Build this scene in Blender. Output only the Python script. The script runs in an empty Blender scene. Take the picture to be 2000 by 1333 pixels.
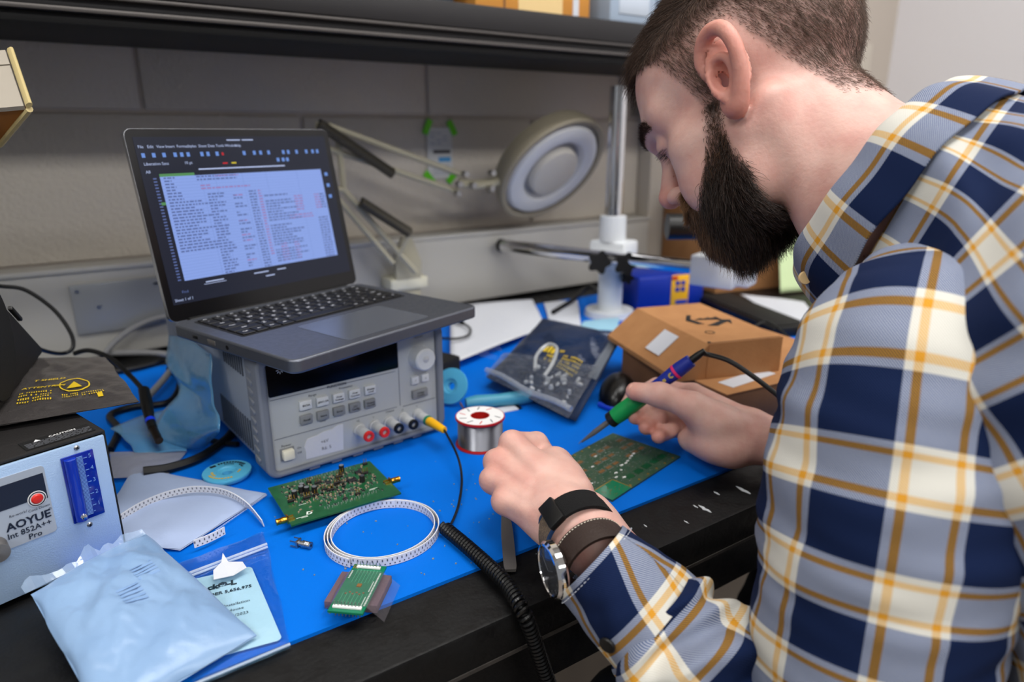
import bpy, bmesh, math, random
import numpy as np
from mathutils import Vector, Matrix, Euler, Quaternion
random.seed(7); rng = np.random.default_rng(11)
scene = bpy.context.scene
col = scene.collection
PI = math.pi
R = math.radians

# ------------------------------------------------------------------ camera, world, lights, exposure
cam_data = bpy.data.cameras.new('camera')
cam = bpy.data.objects.new('camera', cam_data); col.objects.link(cam)
cam_data.sensor_width = 36.0; cam_data.lens = 24.0
cam_data.clip_start = 0.02; cam_data.clip_end = 60
cam.location = (0, 0, 0.34)
cam.rotation_euler = (R(90) - math.atan2(406, 1333), 0, R(-33.6))
cam_data.dof.use_dof = True
cam_data.dof.focus_distance = 0.56
cam_data.dof.aperture_fstop = 4.0
scene.camera = cam

world = bpy.data.worlds.new('world'); scene.world = world
world.use_nodes = True
wb = world.node_tree.nodes['Background']
wb.inputs[0].default_value = (0.93, 0.96, 1.0, 1); wb.inputs[1].default_value = 0.26

scene.view_settings.view_transform = 'Standard'
scene.view_settings.look = 'None'
scene.view_settings.gamma = 1.0
scene.view_settings.use_curve_mapping = False
scene.view_settings.exposure = 0.0

CEIL = 2.05
LAMPS = [((0.30, 0.05), 20), ((-1.70, 0.05), 22), ((1.60, 0.05), 13), ((0.30, -2.1), 35), ((-1.70, -2.1), 32), ((1.60, -2.1), 24)]
for (lx, ly), power in LAMPS:
    ld = bpy.data.lights.new('ceiling_light_source', 'AREA')
    ld.shape = 'RECTANGLE'; ld.size = 1.16; ld.size_y = 0.56
    ld.energy = power; ld.color = (1.0, 0.985, 0.96)
    lo = bpy.data.objects.new('ceiling_light_source', ld); col.objects.link(lo)
    lo.location = (lx, ly, CEIL - 0.03)

# ------------------------------------------------------------------ helpers
def lin(c):
    r = []
    for x in c[:3]:
        x = x / 255.0
        r.append(x / 12.92 if x <= 0.04045 else ((x + 0.055) / 1.055) ** 2.4)
    return (r[0], r[1], r[2], 1.0)

MATS = {}
def pm(name, rgb, rough=0.5, metal=0.0, noise=None, bump=None, spec=0.5, trans=0.0, ior=1.45, emis=None, alpha=1.0, sss=0.0, coat=0.0, sheen=0.0, rough_noise=None):
    """procedural Principled material; noise=(scale, amount, rgb2), bump=(scale, strength)"""
    m = bpy.data.materials.new(name); m.use_nodes = True
    nt = m.node_tree; N = nt.nodes; L = nt.links
    b = N['Principled BSDF']
    b.inputs['Base Color'].default_value = lin(rgb)
    b.inputs['Roughness'].default_value = rough
    b.inputs['Metallic'].default_value = metal
    b.inputs['Specular IOR Level'].default_value = spec
    b.inputs['IOR'].default_value = ior
    b.inputs['Transmission Weight'].default_value = trans
    b.inputs['Alpha'].default_value = alpha
    if coat: b.inputs['Coat Weight'].default_value = coat; b.inputs['Coat Roughness'].default_value = 0.1
    if sheen: b.inputs['Sheen Weight'].default_value = sheen
    if sss:
        b.inputs['Subsurface Weight'].default_value = sss
        b.inputs['Subsurface Radius'].default_value = (0.012, 0.004, 0.002); b.inputs['Subsurface Scale'].default_value = 1.0
    if emis:
        b.inputs['Emission Color'].default_value = lin(emis[0]); b.inputs['Emission Strength'].default_value = emis[1]
    tc = None
    if noise or bump or rough_noise:
        tc = N.new('ShaderNodeTexCoord')
    if noise:
        n = N.new('ShaderNodeTexNoise'); n.inputs['Scale'].default_value = noise[0]; n.inputs['Detail'].default_value = 5
        L.new(tc.outputs['Object'], n.inputs['Vector'])
        mx = N.new('ShaderNodeMix'); mx.data_type = 'RGBA'
        mx.inputs[6].default_value = lin(rgb); mx.inputs[7].default_value = lin(noise[2])
        rp = N.new('ShaderNodeMapRange'); rp.inputs[1].default_value = 0.35; rp.inputs[2].default_value = 0.7; rp.inputs[4].default_value = noise[1]
        L.new(n.outputs['Fac'], rp.inputs[0]); L.new(rp.outputs[0], mx.inputs[0]); L.new(mx.outputs[2], b.inputs['Base Color'])
    if rough_noise:
        n2 = N.new('ShaderNodeTexNoise'); n2.inputs['Scale'].default_value = rough_noise[0]; n2.inputs['Detail'].default_value = 4
        L.new(tc.outputs['Object'], n2.inputs['Vector'])
        rr = N.new('ShaderNodeMapRange'); rr.inputs[1].default_value = 0.3; rr.inputs[2].default_value = 0.7
        rr.inputs[3].default_value = max(0, rough - rough_noise[1]); rr.inputs[4].default_value = min(1, rough + rough_noise[1])
        L.new(n2.outputs['Fac'], rr.inputs[0]); L.new(rr.outputs[0], b.inputs['Roughness'])
    if bump:
        n3 = N.new('ShaderNodeTexNoise'); n3.inputs['Scale'].default_value = bump[0]; n3.inputs['Detail'].default_value = 6
        L.new(tc.outputs['Object'], n3.inputs['Vector'])
        bp = N.new('ShaderNodeBump'); bp.inputs['Strength'].default_value = bump[1]; bp.inputs['Distance'].default_value = 0.002 if len(bump) < 3 else bump[2]
        L.new(n3.outputs['Fac'], bp.inputs['Height']); L.new(bp.outputs[0], b.inputs['Normal'])
    MATS[name] = m
    return m

def film(name, rgb, opacity=0.25, rough=0.12, bump=(60, 0.4, 0.002), milky=0.0):
    """thin plastic film: mostly see-through, tinted, with glossy reflections"""
    m = bpy.data.materials.new(name); m.use_nodes = True
    nt = m.node_tree; N = nt.nodes; L = nt.links
    b = N['Principled BSDF']; out = N['Material Output']
    b.inputs['Base Color'].default_value = lin(rgb); b.inputs['Roughness'].default_value = rough
    t = N.new('ShaderNodeBsdfTransparent'); t.inputs[0].default_value = lin(tuple(min(255, x * 0.15 + 214) for x in rgb))
    g = N.new('ShaderNodeBsdfGlossy'); g.inputs['Roughness'].default_value = rough
    mx = N.new('ShaderNodeMixShader'); mx.inputs[0].default_value = opacity
    L.new(t.outputs[0], mx.inputs[1]); L.new(b.outputs[0], mx.inputs[2])
    fr = N.new('ShaderNodeLayerWeight'); fr.inputs['Blend'].default_value = 0.5
    pw = N.new('ShaderNodeMath'); pw.operation = 'POWER'; pw.inputs[1].default_value = 3.0; L.new(fr.outputs['Facing'], pw.inputs[0])
    ma = N.new('ShaderNodeMath'); ma.operation = 'MULTIPLY_ADD'; ma.inputs[1].default_value = 0.45; ma.inputs[2].default_value = 0.05; L.new(pw.outputs[0], ma.inputs[0])
    mx2 = N.new('ShaderNodeMixShader'); L.new(ma.outputs[0], mx2.inputs[0]); L.new(mx.outputs[0], mx2.inputs[1]); L.new(g.outputs[0], mx2.inputs[2])
    L.new(mx2.outputs[0], out.inputs['Surface'])
    tc = N.new('ShaderNodeTexCoord'); n3 = N.new('ShaderNodeTexNoise'); n3.inputs['Scale'].default_value = bump[0]; n3.inputs['Detail'].default_value = 4
    L.new(tc.outputs['Object'], n3.inputs['Vector'])
    bp = N.new('ShaderNodeBump'); bp.inputs['Strength'].default_value = bump[1]; bp.inputs['Distance'].default_value = bump[2]
    L.new(n3.outputs['Fac'], bp.inputs['Height'])
    for q in (b, g, fr): L.new(bp.outputs[0], q.inputs["Normal"])
    return m

class MB:
    """collects geometry for ONE mesh object"""
    def __init__(s): s.v = []; s.f = []; s.mi = []; s.m = 0
    def add(s, vs, fs, mat=None):
        o = len(s.v); s.v += [tuple(p) for p in vs]
        for f in fs: s.f.append(tuple(i + o for i in f)); s.mi.append(s.m)
        return s
    def box(s, c, d, bev=0.0, rot=None, seg=2):
        bm = bmesh.new(); bmesh.ops.create_cube(bm, size=1.0)
        for v in bm.verts: v.co = Vector((v.co.x * d[0], v.co.y * d[1], v.co.z * d[2]))
        if bev > 0:
            bmesh.ops.bevel(bm, geom=list(bm.edges), offset=bev, segments=seg, profile=0.5, affect='EDGES')
        bm.normal_update(); bm.verts.index_update()
        mt = Matrix.Translation(Vector(c)) @ (Euler(rot).to_matrix().to_4x4() if rot is not None else Matrix())
        s.add([mt @ v.co for v in bm.verts], [[v.index for v in f.verts] for f in bm.faces]); bm.free()
        return s
    def cyl(s, p0, p1, r0, r1=None, n=20, caps=True):
        r1 = r0 if r1 is None else r1
        p0 = Vector(p0); p1 = Vector(p1); z = (p1 - p0).normalized()
        x = z.orthogonal().normalized(); y = z.cross(x)
        vs = []; fs = []
        for p, r in ((p0, r0), (p1, r1)):
            for i in range(n):
                a = 2 * PI * i / n; vs.append(p + x * (r * math.cos(a)) + y * (r * math.sin(a)))
        for i in range(n): fs.append((i, (i + 1) % n, n + (i + 1) % n, n + i))
        if caps: fs.append(tuple(range(n - 1, -1, -1))); fs.append(tuple(range(n, 2 * n)))
        return s.add(vs, fs)
    def lathe(s, prof, n=32, mat=None, cap=False):
        """prof: [(r, z)] about local z, then mat"""
        mat = mat or Matrix(); vs = []; fs = []
        for r, z in prof:
            for i in range(n):
                a = 2 * PI * i / n; vs.append(mat @ Vector((r * math.cos(a), r * math.sin(a), z)))
        for k in range(len(prof) - 1):
            for i in range(n): j = (i + 1) % n; fs.append((k * n + i, k * n + j, (k + 1) * n + j, (k + 1) * n + i))
        if cap:
            fs.append(tuple(range(n - 1, -1, -1))); fs.append(tuple((len(prof) - 1) * n + i for i in range(n)))
        return s.add(vs, fs)
    def tube(s, pts, r, n=10, caps=True, flat=1.0):
        pts = [Vector(p) for p in pts]; m = len(pts)
        rr = r if isinstance(r, (list, tuple)) else [r] * m
        tang = []
        for i in range(m):
            a = pts[max(0, i - 1)]; b = pts[min(m - 1, i + 1)]; tang.append((b - a).normalized())
        x = tang[0].orthogonal().normalized(); vs = []; fs = []
        for i in range(m):
            x = (x - tang[i] * x.dot(tang[i])).normalized(); y = tang[i].cross(x)
            for k in range(n):
                a = 2 * PI * k / n; vs.append(pts[i] + x * (rr[i] * math.cos(a)) + y * (rr[i] * flat * math.sin(a)))
        for i in range(m - 1):
            for k in range(n): j = (k + 1) % n; fs.append((i * n + k, i * n + j, (i + 1) * n + j, (i + 1) * n + k))
        if caps: fs.append(tuple(range(n - 1, -1, -1))); fs.append(tuple((m - 1) * n + k for k in range(n)))
        return s.add(vs, fs)
    def prism(s, poly, z0, z1, mat=None):
        mat = mat or Matrix(); n = len(poly)
        vs = [mat @ Vector((x, y, z0)) for x, y in poly] + [mat @ Vector((x, y, z1)) for x, y in poly]
        fs = [tuple(range(n - 1, -1, -1)), tuple(range(n, 2 * n))] + [(i, (i + 1) % n, n + (i + 1) % n, n + i) for i in range(n)]
        return s.add(vs, fs)
    def quad(s, a, b, c, d): return s.add([a, b, c, d], [(0, 1, 2, 3)])
    def grid(s, nu, nv, fn, wrap=False):
        vs = [fn(i / (nu - 1) if not wrap else i / nu, j / (nv - 1)) for j in range(nv) for i in range(nu)]
        fs = []
        for j in range(nv - 1):
            for i in range(nu if wrap else nu - 1):
                k = (i + 1) % nu; fs.append((j * nu + i, j * nu + k, (j + 1) * nu + k, (j + 1) * nu + i))
        return s.add(vs, fs)
    def mesh(s, name, mats):
        me = bpy.data.meshes.new(name); me.from_pydata([tuple(v) for v in s.v], [], s.f)
        for m in (mats if isinstance(mats, (list, tuple)) else [mats]):
            me.materials.append(m)
        if isinstance(mats, (list, tuple)): me.polygons.foreach_set('material_index', s.mi)
        me.update(); return me
    def build(s, name, mats, parent=None, loc=None, rot=None, smooth=35):
        me = s.mesh(name, mats)
        if smooth:
            me.shade_smooth()
            me.set_sharp_from_angle(angle=R(smooth))
        return place(name, me, parent, loc, rot)

def place(name, data, parent=None, loc=None, rot=None):
    o = bpy.data.objects.new(name, data); col.objects.link(o)
    if parent is not None: o.parent = parent
    if loc is not None: o.location = loc
    if rot is not None: o.rotation_euler = rot
    return o
def tag(o, label, cat, group=None, kind=None):
    if label: o['label'] = label
    if cat: o['category'] = cat
    if group: o['group'] = group
    if kind: o['kind'] = kind
    return o
def thing(name, label, cat, loc=(0, 0, 0), rz=0.0, group=None, rot=None):
    o = place(name, None, None, loc, rot if rot is not None else (0, 0, rz)); o.empty_display_size = 0.02
    return tag(o, label, cat, group)
def struct(o): o['kind'] = 'structure'; return o
def stuff(o): o['kind'] = 'stuff'; return o
def solidify(o, t, offset=-1.0):
    md = o.modifiers.new('thickness', 'SOLIDIFY'); md.thickness = t; md.offset = offset; return o
def subsurf(o, n=1):
    md = o.modifiers.new('subdivision', 'SUBSURF'); md.levels = n; md.render_levels = n; return o

def catmull(pts, per=10, closed=False):
    P = [Vector(p) for p in pts]; n = len(P); out = []
    rng_ = range(n if closed else n - 1)
    for i in rng_:
        if closed: a, b, c, d = P[(i - 1) % n], P[i], P[(i + 1) % n], P[(i + 2) % n]
        else: a, b, c, d = P[max(0, i - 1)], P[i], P[i + 1], P[min(n - 1, i + 2)]
        for k in range(per):
            t = k / per
            out.append(0.5 * ((2 * b) + (c - a) * t + (2 * a - 5 * b + 4 * c - d) * t * t + (3 * b - a - 3 * c + d) * t ** 3))
    if not closed: out.append(P[-1])
    return out

_txt = {}
def text(s, size, mat, parent, loc, rot=(R(90), 0, 0), align='CENTER', name='lettering', bold=0.0, xs=1.0, depth=0.0):
    """flat printed lettering as a mesh part"""
    cu = bpy.data.curves.new('lettering_curve', 'FONT'); cu.body = s; cu.size = size
    cu.align_x = align; cu.align_y = 'CENTER'; cu.resolution_u = 2; cu.offset = bold * size; cu.extrude = depth
    tmp = bpy.data.objects.new('lettering_tmp', cu); col.objects.link(tmp)
    dg = bpy.context.evaluated_depsgraph_get()
    me = bpy.data.meshes.new_from_object(tmp.evaluated_get(dg)); me.name = 'lettering'
    bpy.data.objects.remove(tmp); bpy.data.curves.remove(cu)
    me.materials.clear(); me.materials.append(mat)
    o = place(name, me, parent, loc, rot); o.scale = (xs, 1, 1)
    return o

def wob(x, y, seed=0.0, f=1.0):
    """cheap smooth pseudo-noise in [-1, 1]"""
    return (math.sin(x * 1.7 * f + seed * 1.3 + 1.1 * math.sin(y * 2.3 * f + seed)) + math.sin(y * 2.9 * f - seed * 2.1 + 1.7 * math.sin(x * 1.3 * f + 0.7 * seed))) * 0.5

# ------------------------------------------------------------------ shared materials
black_plastic = pm('black_plastic', (12, 12, 13), 0.42)
black_matte = pm('black_matte', (9, 9, 10), 0.7, bump=(900, 0.15))
black_rubber = pm('black_rubber', (8, 8, 9), 0.45)
chrome = pm('chrome', (225, 225, 228), 0.08, 1.0)
steel = pm('steel', (170, 170, 172), 0.3, 1.0)
dark_steel = pm('dark_steel', (132, 128, 125), 0.45, 0.7)
gold = pm('gold', (214, 160, 62), 0.25, 1.0)
white_print = pm('white_print', (235, 235, 235), 0.6)
black_print = pm('black_print', (18, 18, 20), 0.6)
grey_print = pm('grey_print', (90, 92, 98), 0.6)
yellow_print = pm('yellow_print', (214, 182, 34), 0.55)
blue_print = pm('blue_print', (30, 55, 150), 0.5)
paper_white = pm('paper_white', (204, 207, 215), 0.8, bump=(300, 0.1))
cardboard = pm('cardboard', (176, 126, 80), 0.85, noise=(40, 0.5, (158, 108, 66)), bump=(500, 0.2))
cardboard_dark = pm('cardboard_dark', (122, 86, 60), 0.9, noise=(30, 0.5, (104, 72, 50)), bump=(500, 0.2))

# ------------------------------------------------------------------ the room
paint_block = pm('painted_block', (196, 188, 176), 0.62, noise=(5, 0.35, (182, 172, 160)), bump=(140, 0.55, 0.004))
paint_joint = pm('painted_joint', (184, 174, 164), 0.7, bump=(160, 0.3))
paint_side = pm('painted_side_wall', (226, 224, 228), 0.6, bump=(120, 0.25))
raceway_paint = pm('raceway_paint', (198, 196, 190), 0.45)
plate_metal = pm('plate_metal', (172, 175, 178), 0.4, 0.3)
ceiling_tile = pm('ceiling_tile', (226, 226, 222), 0.9, noise=(60, 0.4, (205, 205, 200)))
floor_tile = pm('floor_tile', (128, 118, 108), 0.35, noise=(8, 0.5, (110, 100, 92)))
WALL = 1.25
FLOOR = -0.765

o = struct(MB().box((-0.2, -0.7, FLOOR - 0.05), (5.0, 4.2, 0.1)).build('floor', floor_tile))
o = struct(MB().box((-0.2, -0.7, CEIL + 0.05), (5.0, 4.2, 0.1)).build('ceiling', ceiling_tile))

# block wall: every painted block is its own child, joints recessed 3 mm
wall = struct(MB().box((-0.70, WALL + 0.075, 0.62), (4.0, 0.14, 2.85)).build('wall_back', paint_joint))
BL, BH, JT = 0.492, 0.226, 0.006
blk = MB().box((0, 0, 0), (BL - JT, 0.06, BH - JT), 0.004, seg=2).mesh('block', paint_block); blk.shade_smooth(); blk.set_sharp_from_angle(angle=R(35))
half = MB().box((0, 0, 0), (BL / 2 - JT, 0.06, BH - JT), 0.004, seg=2).mesh('block', paint_block)
row = 0
z = 0.372 - 5 * BH
while z < CEIL:
    off = 0.142 if row % 2 == 1 else 0.142 + BL / 2
    for i in range(-6, 3):
        x0 = off + i * BL
        if x0 > -2.72 and x0 + BL < 1.20:
            place('block', blk, wall, (x0 + BL / 2, WALL + 0.03 - 0.0005 * (i % 2), z + BH / 2))
    # the course ends against the pilaster
    xl = off + math.floor((1.20 - off) / BL) * BL
    if 1.20 - xl > 0.05:
        w = 1.20 - xl
        q = place('block', half, wall, (xl + w / 2, WALL + 0.03, z + BH / 2)); q.scale = ((w - JT) / (BL / 2 - JT), 1, 1)
    z += BH; row += 1
# shallow pilaster at the end of the bench, then the wall goes on
pil = struct(MB().box((1.31, WALL + 0.01, 0.62), (0.22, 0.10, 2.85), 0.004).build('trim_1', paint_block))
ext = struct(MB().box((1.835, WALL + 0.075, 0.62), (0.87, 0.14, 2.85)).build('wall_back_end', paint_joint))
for k in range(13):
    zz = 0.372 - 5 * BH + k * BH
    for i in range(4):
        xx = 1.40 + i * BL - (BL / 2 if k % 2 else 0)
        if xx + BL > 2.30: continue
        place('block', blk, ext, (xx + BL / 2, WALL + 0.03, zz + BH / 2))
rw = struct(MB().box((2.31, -0.6, 0.62), (0.12, 4.0, 2.85)).build('wall_right', paint_side))

# metal wireway along the foot of the wall with a blank cover plate
t = thing('wireway', 'long grey metal wireway running along the foot of the block wall', 'wireway', (0, WALL - 0.002, 0.0))
MB().box((-0.62, -0.022, 0.072), (3.64, 0.044, 0.138), 0.006).build('housing', raceway_paint, t)
MB().box((-0.62, -0.024, 0.1435), (3.64, 0.05, 0.008), 0.002).build('lid_strip', raceway_paint, t)
cp_ = MB().box((0.064, -0.047, 0.083), (0.126, 0.005, 0.078), 0.002).build('cover_plate', plate_metal, t)
for sx, sz in ((0.010, 0.112), (0.118, 0.052), (0.035, 0.085), (0.118, 0.112)):
    MB().cyl((sx, -0.0495, sz), (sx, -0.051, sz), 0.003, n=12).build('screw', steel, cp_)

# ceiling lamps
diff = pm('lamp_diffuser', (250, 250, 250), 0.5, emis=((255, 252, 246), 3.0))
lamp_frame = pm('lamp_frame', (235, 235, 235), 0.5)
LP = ['directly over the bench', 'over the far end of the bench beyond the microscope', 'over the near end of the bench by the rework station', 'behind the seated man', 'far behind on the microscope side', 'far behind on the rework station side']
for (k, ((lx, ly), power)), nm in zip(enumerate(LAMPS), (LP[0], LP[2], LP[1], LP[3], LP[5], LP[4])):
    t = thing('ceiling_light', 'white recessed ceiling light panel ' + nm, 'light', (lx, ly, CEIL), group='ceiling light panels')
    fb = MB()
    for c, d in (((0, 0.295, -0.012), (1.22, 0.03, 0.024)), ((0, -0.295, -0.012), (1.22, 0.03, 0.024)), ((0.595, 0, -0.012), (0.03, 0.56, 0.024)), ((-0.595, 0, -0.012), (0.03, 0.56, 0.024))): fb.box(c, d, 0.003)
    fb.build('frame', lamp_frame, t)
    MB().box((0, 0, -0.008), (1.16, 0.56, 0.012)).build('diffuser', diff, t)

# ------------------------------------------------------------------ workbench and mat
laminate = pm('black_laminate', (7, 7, 8), 0.5, spec=0.35, bump=(260, 0.4, 0.0008), rough_noise=(60, 0.12))
edge_wear = pm('bench_edge', (58, 54, 51), 0.5, noise=(120, 0.6, (34, 32, 31)))
t = thing('workbench', 'long black laminate workbench with a worn front edge', 'table', (0.2, 0.80, FLOOR))
zt = -0.0032 - FLOOR
MB().box((-0.1, 0.0, zt - 0.018), (3.5, 0.888, 0.036), 0.003).build('tabletop', laminate, t)
MB().box((-0.1, -0.444 + 0.001, zt - 0.0345), (3.5, 0.004, 0.003)).build('edge_strip', edge_wear, t)
MB().box((-0.1, -0.41, zt - 0.036 - 0.032), (3.36, 0.03, 0.064), 0.002).build('apron', laminate, t)
for sx in (-1.72, 1.45):
    for sy in (-0.40, 0.40):
        MB().box((sx, sy, (zt - 0.036) / 2), (0.06, 0.06, zt - 0.037), 0.004).build('leg', laminate, t)
MB().box((-0.1, 0.40, 0.28), (3.1, 0.03, 0.06), 0.003).build('stretcher', laminate, t)
# specks of white paint on the bench's front border
speck = pm('paint_speck', (200, 204, 208), 0.6)
for (u, v, r) in ((0.472, 0.378, 0.0032), (0.532, 0.381, 0.0036), (0.505, 0.392, 0.0016), (0.468, 0.386, 0.0013), (0.44, 0.372, 0.0012), (0.404, 0.388, 0.0010), (0.377, 0.380, 0.0008), (0.552, 0.372, 0.0014)):
    poly = [(u + r * (1 + 0.4 * math.sin(3.1 * k + u * 90)) * math.cos(k * PI / 5) * 0.6, v + r * 2.2 * (1 + 0.3 * math.cos(2.3 * k + v * 70)) * math.sin(k * PI / 5)) for k in range(10)]
    MB().prism(poly, 0.0, 0.0004).build('paint_speck', speck, t, (-0.2, -0.80, zt), smooth=0)

mat_blue = pm('blue_mat', (0, 106, 212), 0.6, bump=(700, 0.12), noise=(3, 0.25, (0, 99, 200)), spec=0.12)
mm = MB()
poly = [(-0.028, 0.414), (1.05, 0.418), (1.05, 1.12), (-0.028, 1.12)]
mm.prism(poly, -0.003, 0.0)
tag(mm.build('antistatic_mat', mat_blue), 'bright blue rubber antistatic mat covering the bench top', 'mat')
# crumbs and wire clippings on the mat
crumb = pm('crumb', (120, 135, 140), 0.6)
cm = MB()
for k in range(70):
    x = rng.uniform(0.12, 0.34); y = rng.uniform(0.42, 0.54) if k % 3 else rng.uniform(0.4, 0.62)
    r = rng.uniform(0.0003, 0.0009)
    cm.box((x, y, 0.0004), (r * 2, r * rng.uniform(0.6, 2.2), 0.0008), rot=(0, 0, rng.uniform(0, 3)))
tag(cm.build('solder_crumbs', crumb, smooth=0), 'tiny grey solder crumbs scattered over the blue mat', 'debris', kind='stuff')

# ------------------------------------------------------------------ overhead shelf and what stands on it
shelf_black = pm('shelf_black', (30, 28, 30), 0.5)
shelf_rail = pm('shelf_rail', (84, 80, 78), 0.35, 0.4)
t = thing('overhead_shelf', 'black overhead shelf with two metal rails along its front edge', 'shelf', (0.0, WALL - 0.002, 0.46))
MB().box((0.0, -0.15, 0.048), (3.0, 0.298, 0.026), 0.002).build('board', shelf_black, t)
MB().box((0.0, -0.2985, 0.044), (3.0, 0.008, 0.034), 0.002).build('front_lip', shelf_black, t)
MB().box((0.0, -0.300, 0.0235), (3.0, 0.014, 0.004), 0.001).build('rail', shelf_rail, t)
MB().box((0.0, -0.292, 0.0165), (3.0, 0.01, 0.014), 0.001).build('channel', shelf_black, t)
MB().box((0.0, -0.302, 0.0085), (3.0, 0.016, 0.005), 0.001).build('rail', shelf_rail, t)
MB().box((0.0, -0.20, 0.000), (3.0, 0.20, 0.012), 0.002).build('under_panel', black_matte, t)
for sx in (-1.3, 1.42):
    MB().prism([(0, 0), (0, -0.16), (-0.012, -0.16), (-0.24, -0.012), (-0.24, 0)], -0.004, 0.004, Matrix.Translation((sx, 0, -0.006)) @ Matrix.Rotation(R(90), 4, 'Z') @ Matrix.Rotation(R(90), 4, 'X')).build('bracket', shelf_black, t)
SZ = 0.46 + 0.061
orange_card = pm('orange_carton', (206, 142, 62), 0.8, noise=(20, 0.4, (190, 124, 50)))
t = thing('carton', 'orange brown carton with a pale label standing on the overhead shelf', 'box', (0.70, 1.06, SZ))
MB().box((0, 0, 0.05), (0.225, 0.15, 0.10), 0.002).build('body', orange_card, t)
MB().box((0.0, -0.0755, 0.045), (0.0875, 0.001, 0.09)).build('label', pm('carton_label', (226, 196, 140), 0.7), t, (0.01, 0, 0.004))
MB().box((0.082, -0.0755, 0.05), (0.012, 0.001, 0.098)).build('tape', paper_white, t)
MB().box((-0.06, -0.0755, 0.05), (0.003, 0.001, 0.098)).build('seam', cardboard_dark, t)
bin_grey = pm('grey_bin', (164, 180, 200), 0.45)
for k, (bx, lab) in enumerate(((0.895, 'pale blue grey plastic bin beside the orange carton on the shelf'), (1.01, 'pale blue grey plastic bin at the far end of the shelf row'))):
    t = thing('storage_bin', lab, 'bin', (bx, 1.05, SZ), group='bins on the overhead shelf')
    MB().box((0, 0, 0.055), (0.108, 0.17, 0.11), 0.006).build('body', bin_grey, t)
    MB().box((0, 0, 0.114), (0.113, 0.175, 0.008), 0.002).build('lid', bin_grey, t)
    MB().box((0.0, -0.0855, 0.03), (0.07, 0.002, 0.03), 0.001).build('label_holder', white_print if k else pm('bin_front', (190, 200, 214), 0.5), t)
t = thing('storage_bin', 'dark grey plastic tray left of the orange carton on the shelf', 'bin', (0.44, 1.08, SZ))
MB().box((0, 0, 0.03), (0.24, 0.16, 0.06), 0.005).build('body', pm('dark_tray', (44, 50, 62), 0.5), t)
MB().box((0, 0, 0.0605), (0.25, 0.17, 0.006), 0.002).build('rim', pm('dark_tray_rim', (54, 60, 72), 0.5), t)

# ------------------------------------------------------------------ bench power supply
psu_body = pm('psu_body', (150, 158, 170), 0.5)
psu_bumper = pm('psu_bumper', (116, 121, 131), 0.6, bump=(500, 0.15))
psu_panel = pm('psu_panel', (178, 182, 184), 0.45)
psu_glass = pm('psu_display_glass', (6, 7, 10), 0.12)
btn_light = pm('psu_button_light', (205, 208, 210), 0.45)
btn_dark = pm('psu_button_dark', (128, 131, 134), 0.45)
psu_ink = pm('psu_ink', (60, 64, 72), 0.6)
post_grey = pm('post_grey', (186, 188, 190), 0.4)
red_plastic = pm('red_plastic', (205, 38, 28), 0.35)
ivory = pm('ivory_button', (232, 228, 208), 0.4)
slot_dark = pm('slot_dark', (70, 75, 84), 0.7)

def rrect(x0, z0, x1, z1, r, n=6):
    pts = []
    for cx, cz, a0 in ((x1 - r, z0 + r, -90), (x1 - r, z1 - r, 0), (x0 + r, z1 - r, 90), (x0 + r, z0 + r, 180)):
        for k in range(n + 1):
            a = R(a0 + 90 * k / n); pts.append((cx + r * math.cos(a), cz + r * math.sin(a)))
    return pts
XZ = Matrix(((1, 0, 0, 0), (0, 0, 1, 0), (0, 1, 0, 0), (0, 0, 0, 1)))   # prism (x, z) plane, extruded along y
def ring(mb, outer, inner, y0, y1):
    n = len(outer); vs = []
    for poly, y in ((outer, y0), (inner, y0), (inner, y1), (outer, y1)): vs += [(x, y, z) for x, z in poly]
    fs = []
    for a, b in ((0, 1), (1, 2), (2, 3), (3, 0)):
        for i in range(n): j = (i + 1) % n; fs.append((a * n + i, a * n + j, b * n + j, b * n + i))
    mb.add(vs, fs)

psu = thing('power_supply', 'grey bench power supply with a dark display under the laptop', 'power supply', (0.1360, 0.6540, 0.0), R(5.3))
mb = MB(); ring(mb, rrect(0, 0.004, 0.213, 0.136, 0.013), rrect(0.0095, 0.0095, 0.2045, 0.1275, 0.006), -0.006, 0.03)
b = mb.build('bumper', psu_bumper, psu); bv = b.modifiers.new('soft_edges', 'BEVEL'); bv.width = 0.003; bv.segments = 3; bv.limit_method = 'ANGLE'
for k in range(10):
    zz = 0.022 + k * 0.0105
    MB().box((0.0, 0.016, zz), (0.003, 0.013, 0.0042), 0.001, rot=(R(12), 0, 0)).build('grip_ridge', psu_bumper, b)
mb = MB(); ring(mb, rrect(0, 0.004, 0.213, 0.136, 0.013), rrect(0.0095, 0.0095, 0.2045, 0.1275, 0.006), 0.315, 0.348)
mb.build('bumper', psu_bumper, psu)
mb = MB(); mb.prism(rrect(0.0045, 0.010, 0.2085, 0.131, 0.006), 0.01, 0.335, XZ); body = mb.build('body', psu_body, psu)
for k in range(9):
    MB().box((0.0042, 0.05 + k * 0.0075, 0.112), (0.0012, 0.0028, 0.022)).build('vent_slot', slot_dark, body)
for k in range(14):
    MB().box((0.0042, 0.045 + k * 0.0075, 0.036), (0.0012, 0.0028, 0.034)).build('vent_slot', slot_dark, body)
for sx in (0.03, 0.18):
    for sy in (0.03, 0.31): MB().box((sx, sy, 0.005), (0.022, 0.016, 0.010), 0.002).build('foot', black_rubber, psu)
for k in range(6):
    MB().box((0.05 + k * 0.025, -0.001, 0.0035), (0.012, 0.006, 0.004), 0.001).build('grille_tooth', psu_bumper, psu)
MB().prism(rrect(0.0085, 0.0085, 0.2055, 0.1285, 0.006), -0.0005, 0.02, XZ).build('front_panel', psu_panel, psu)
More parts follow.
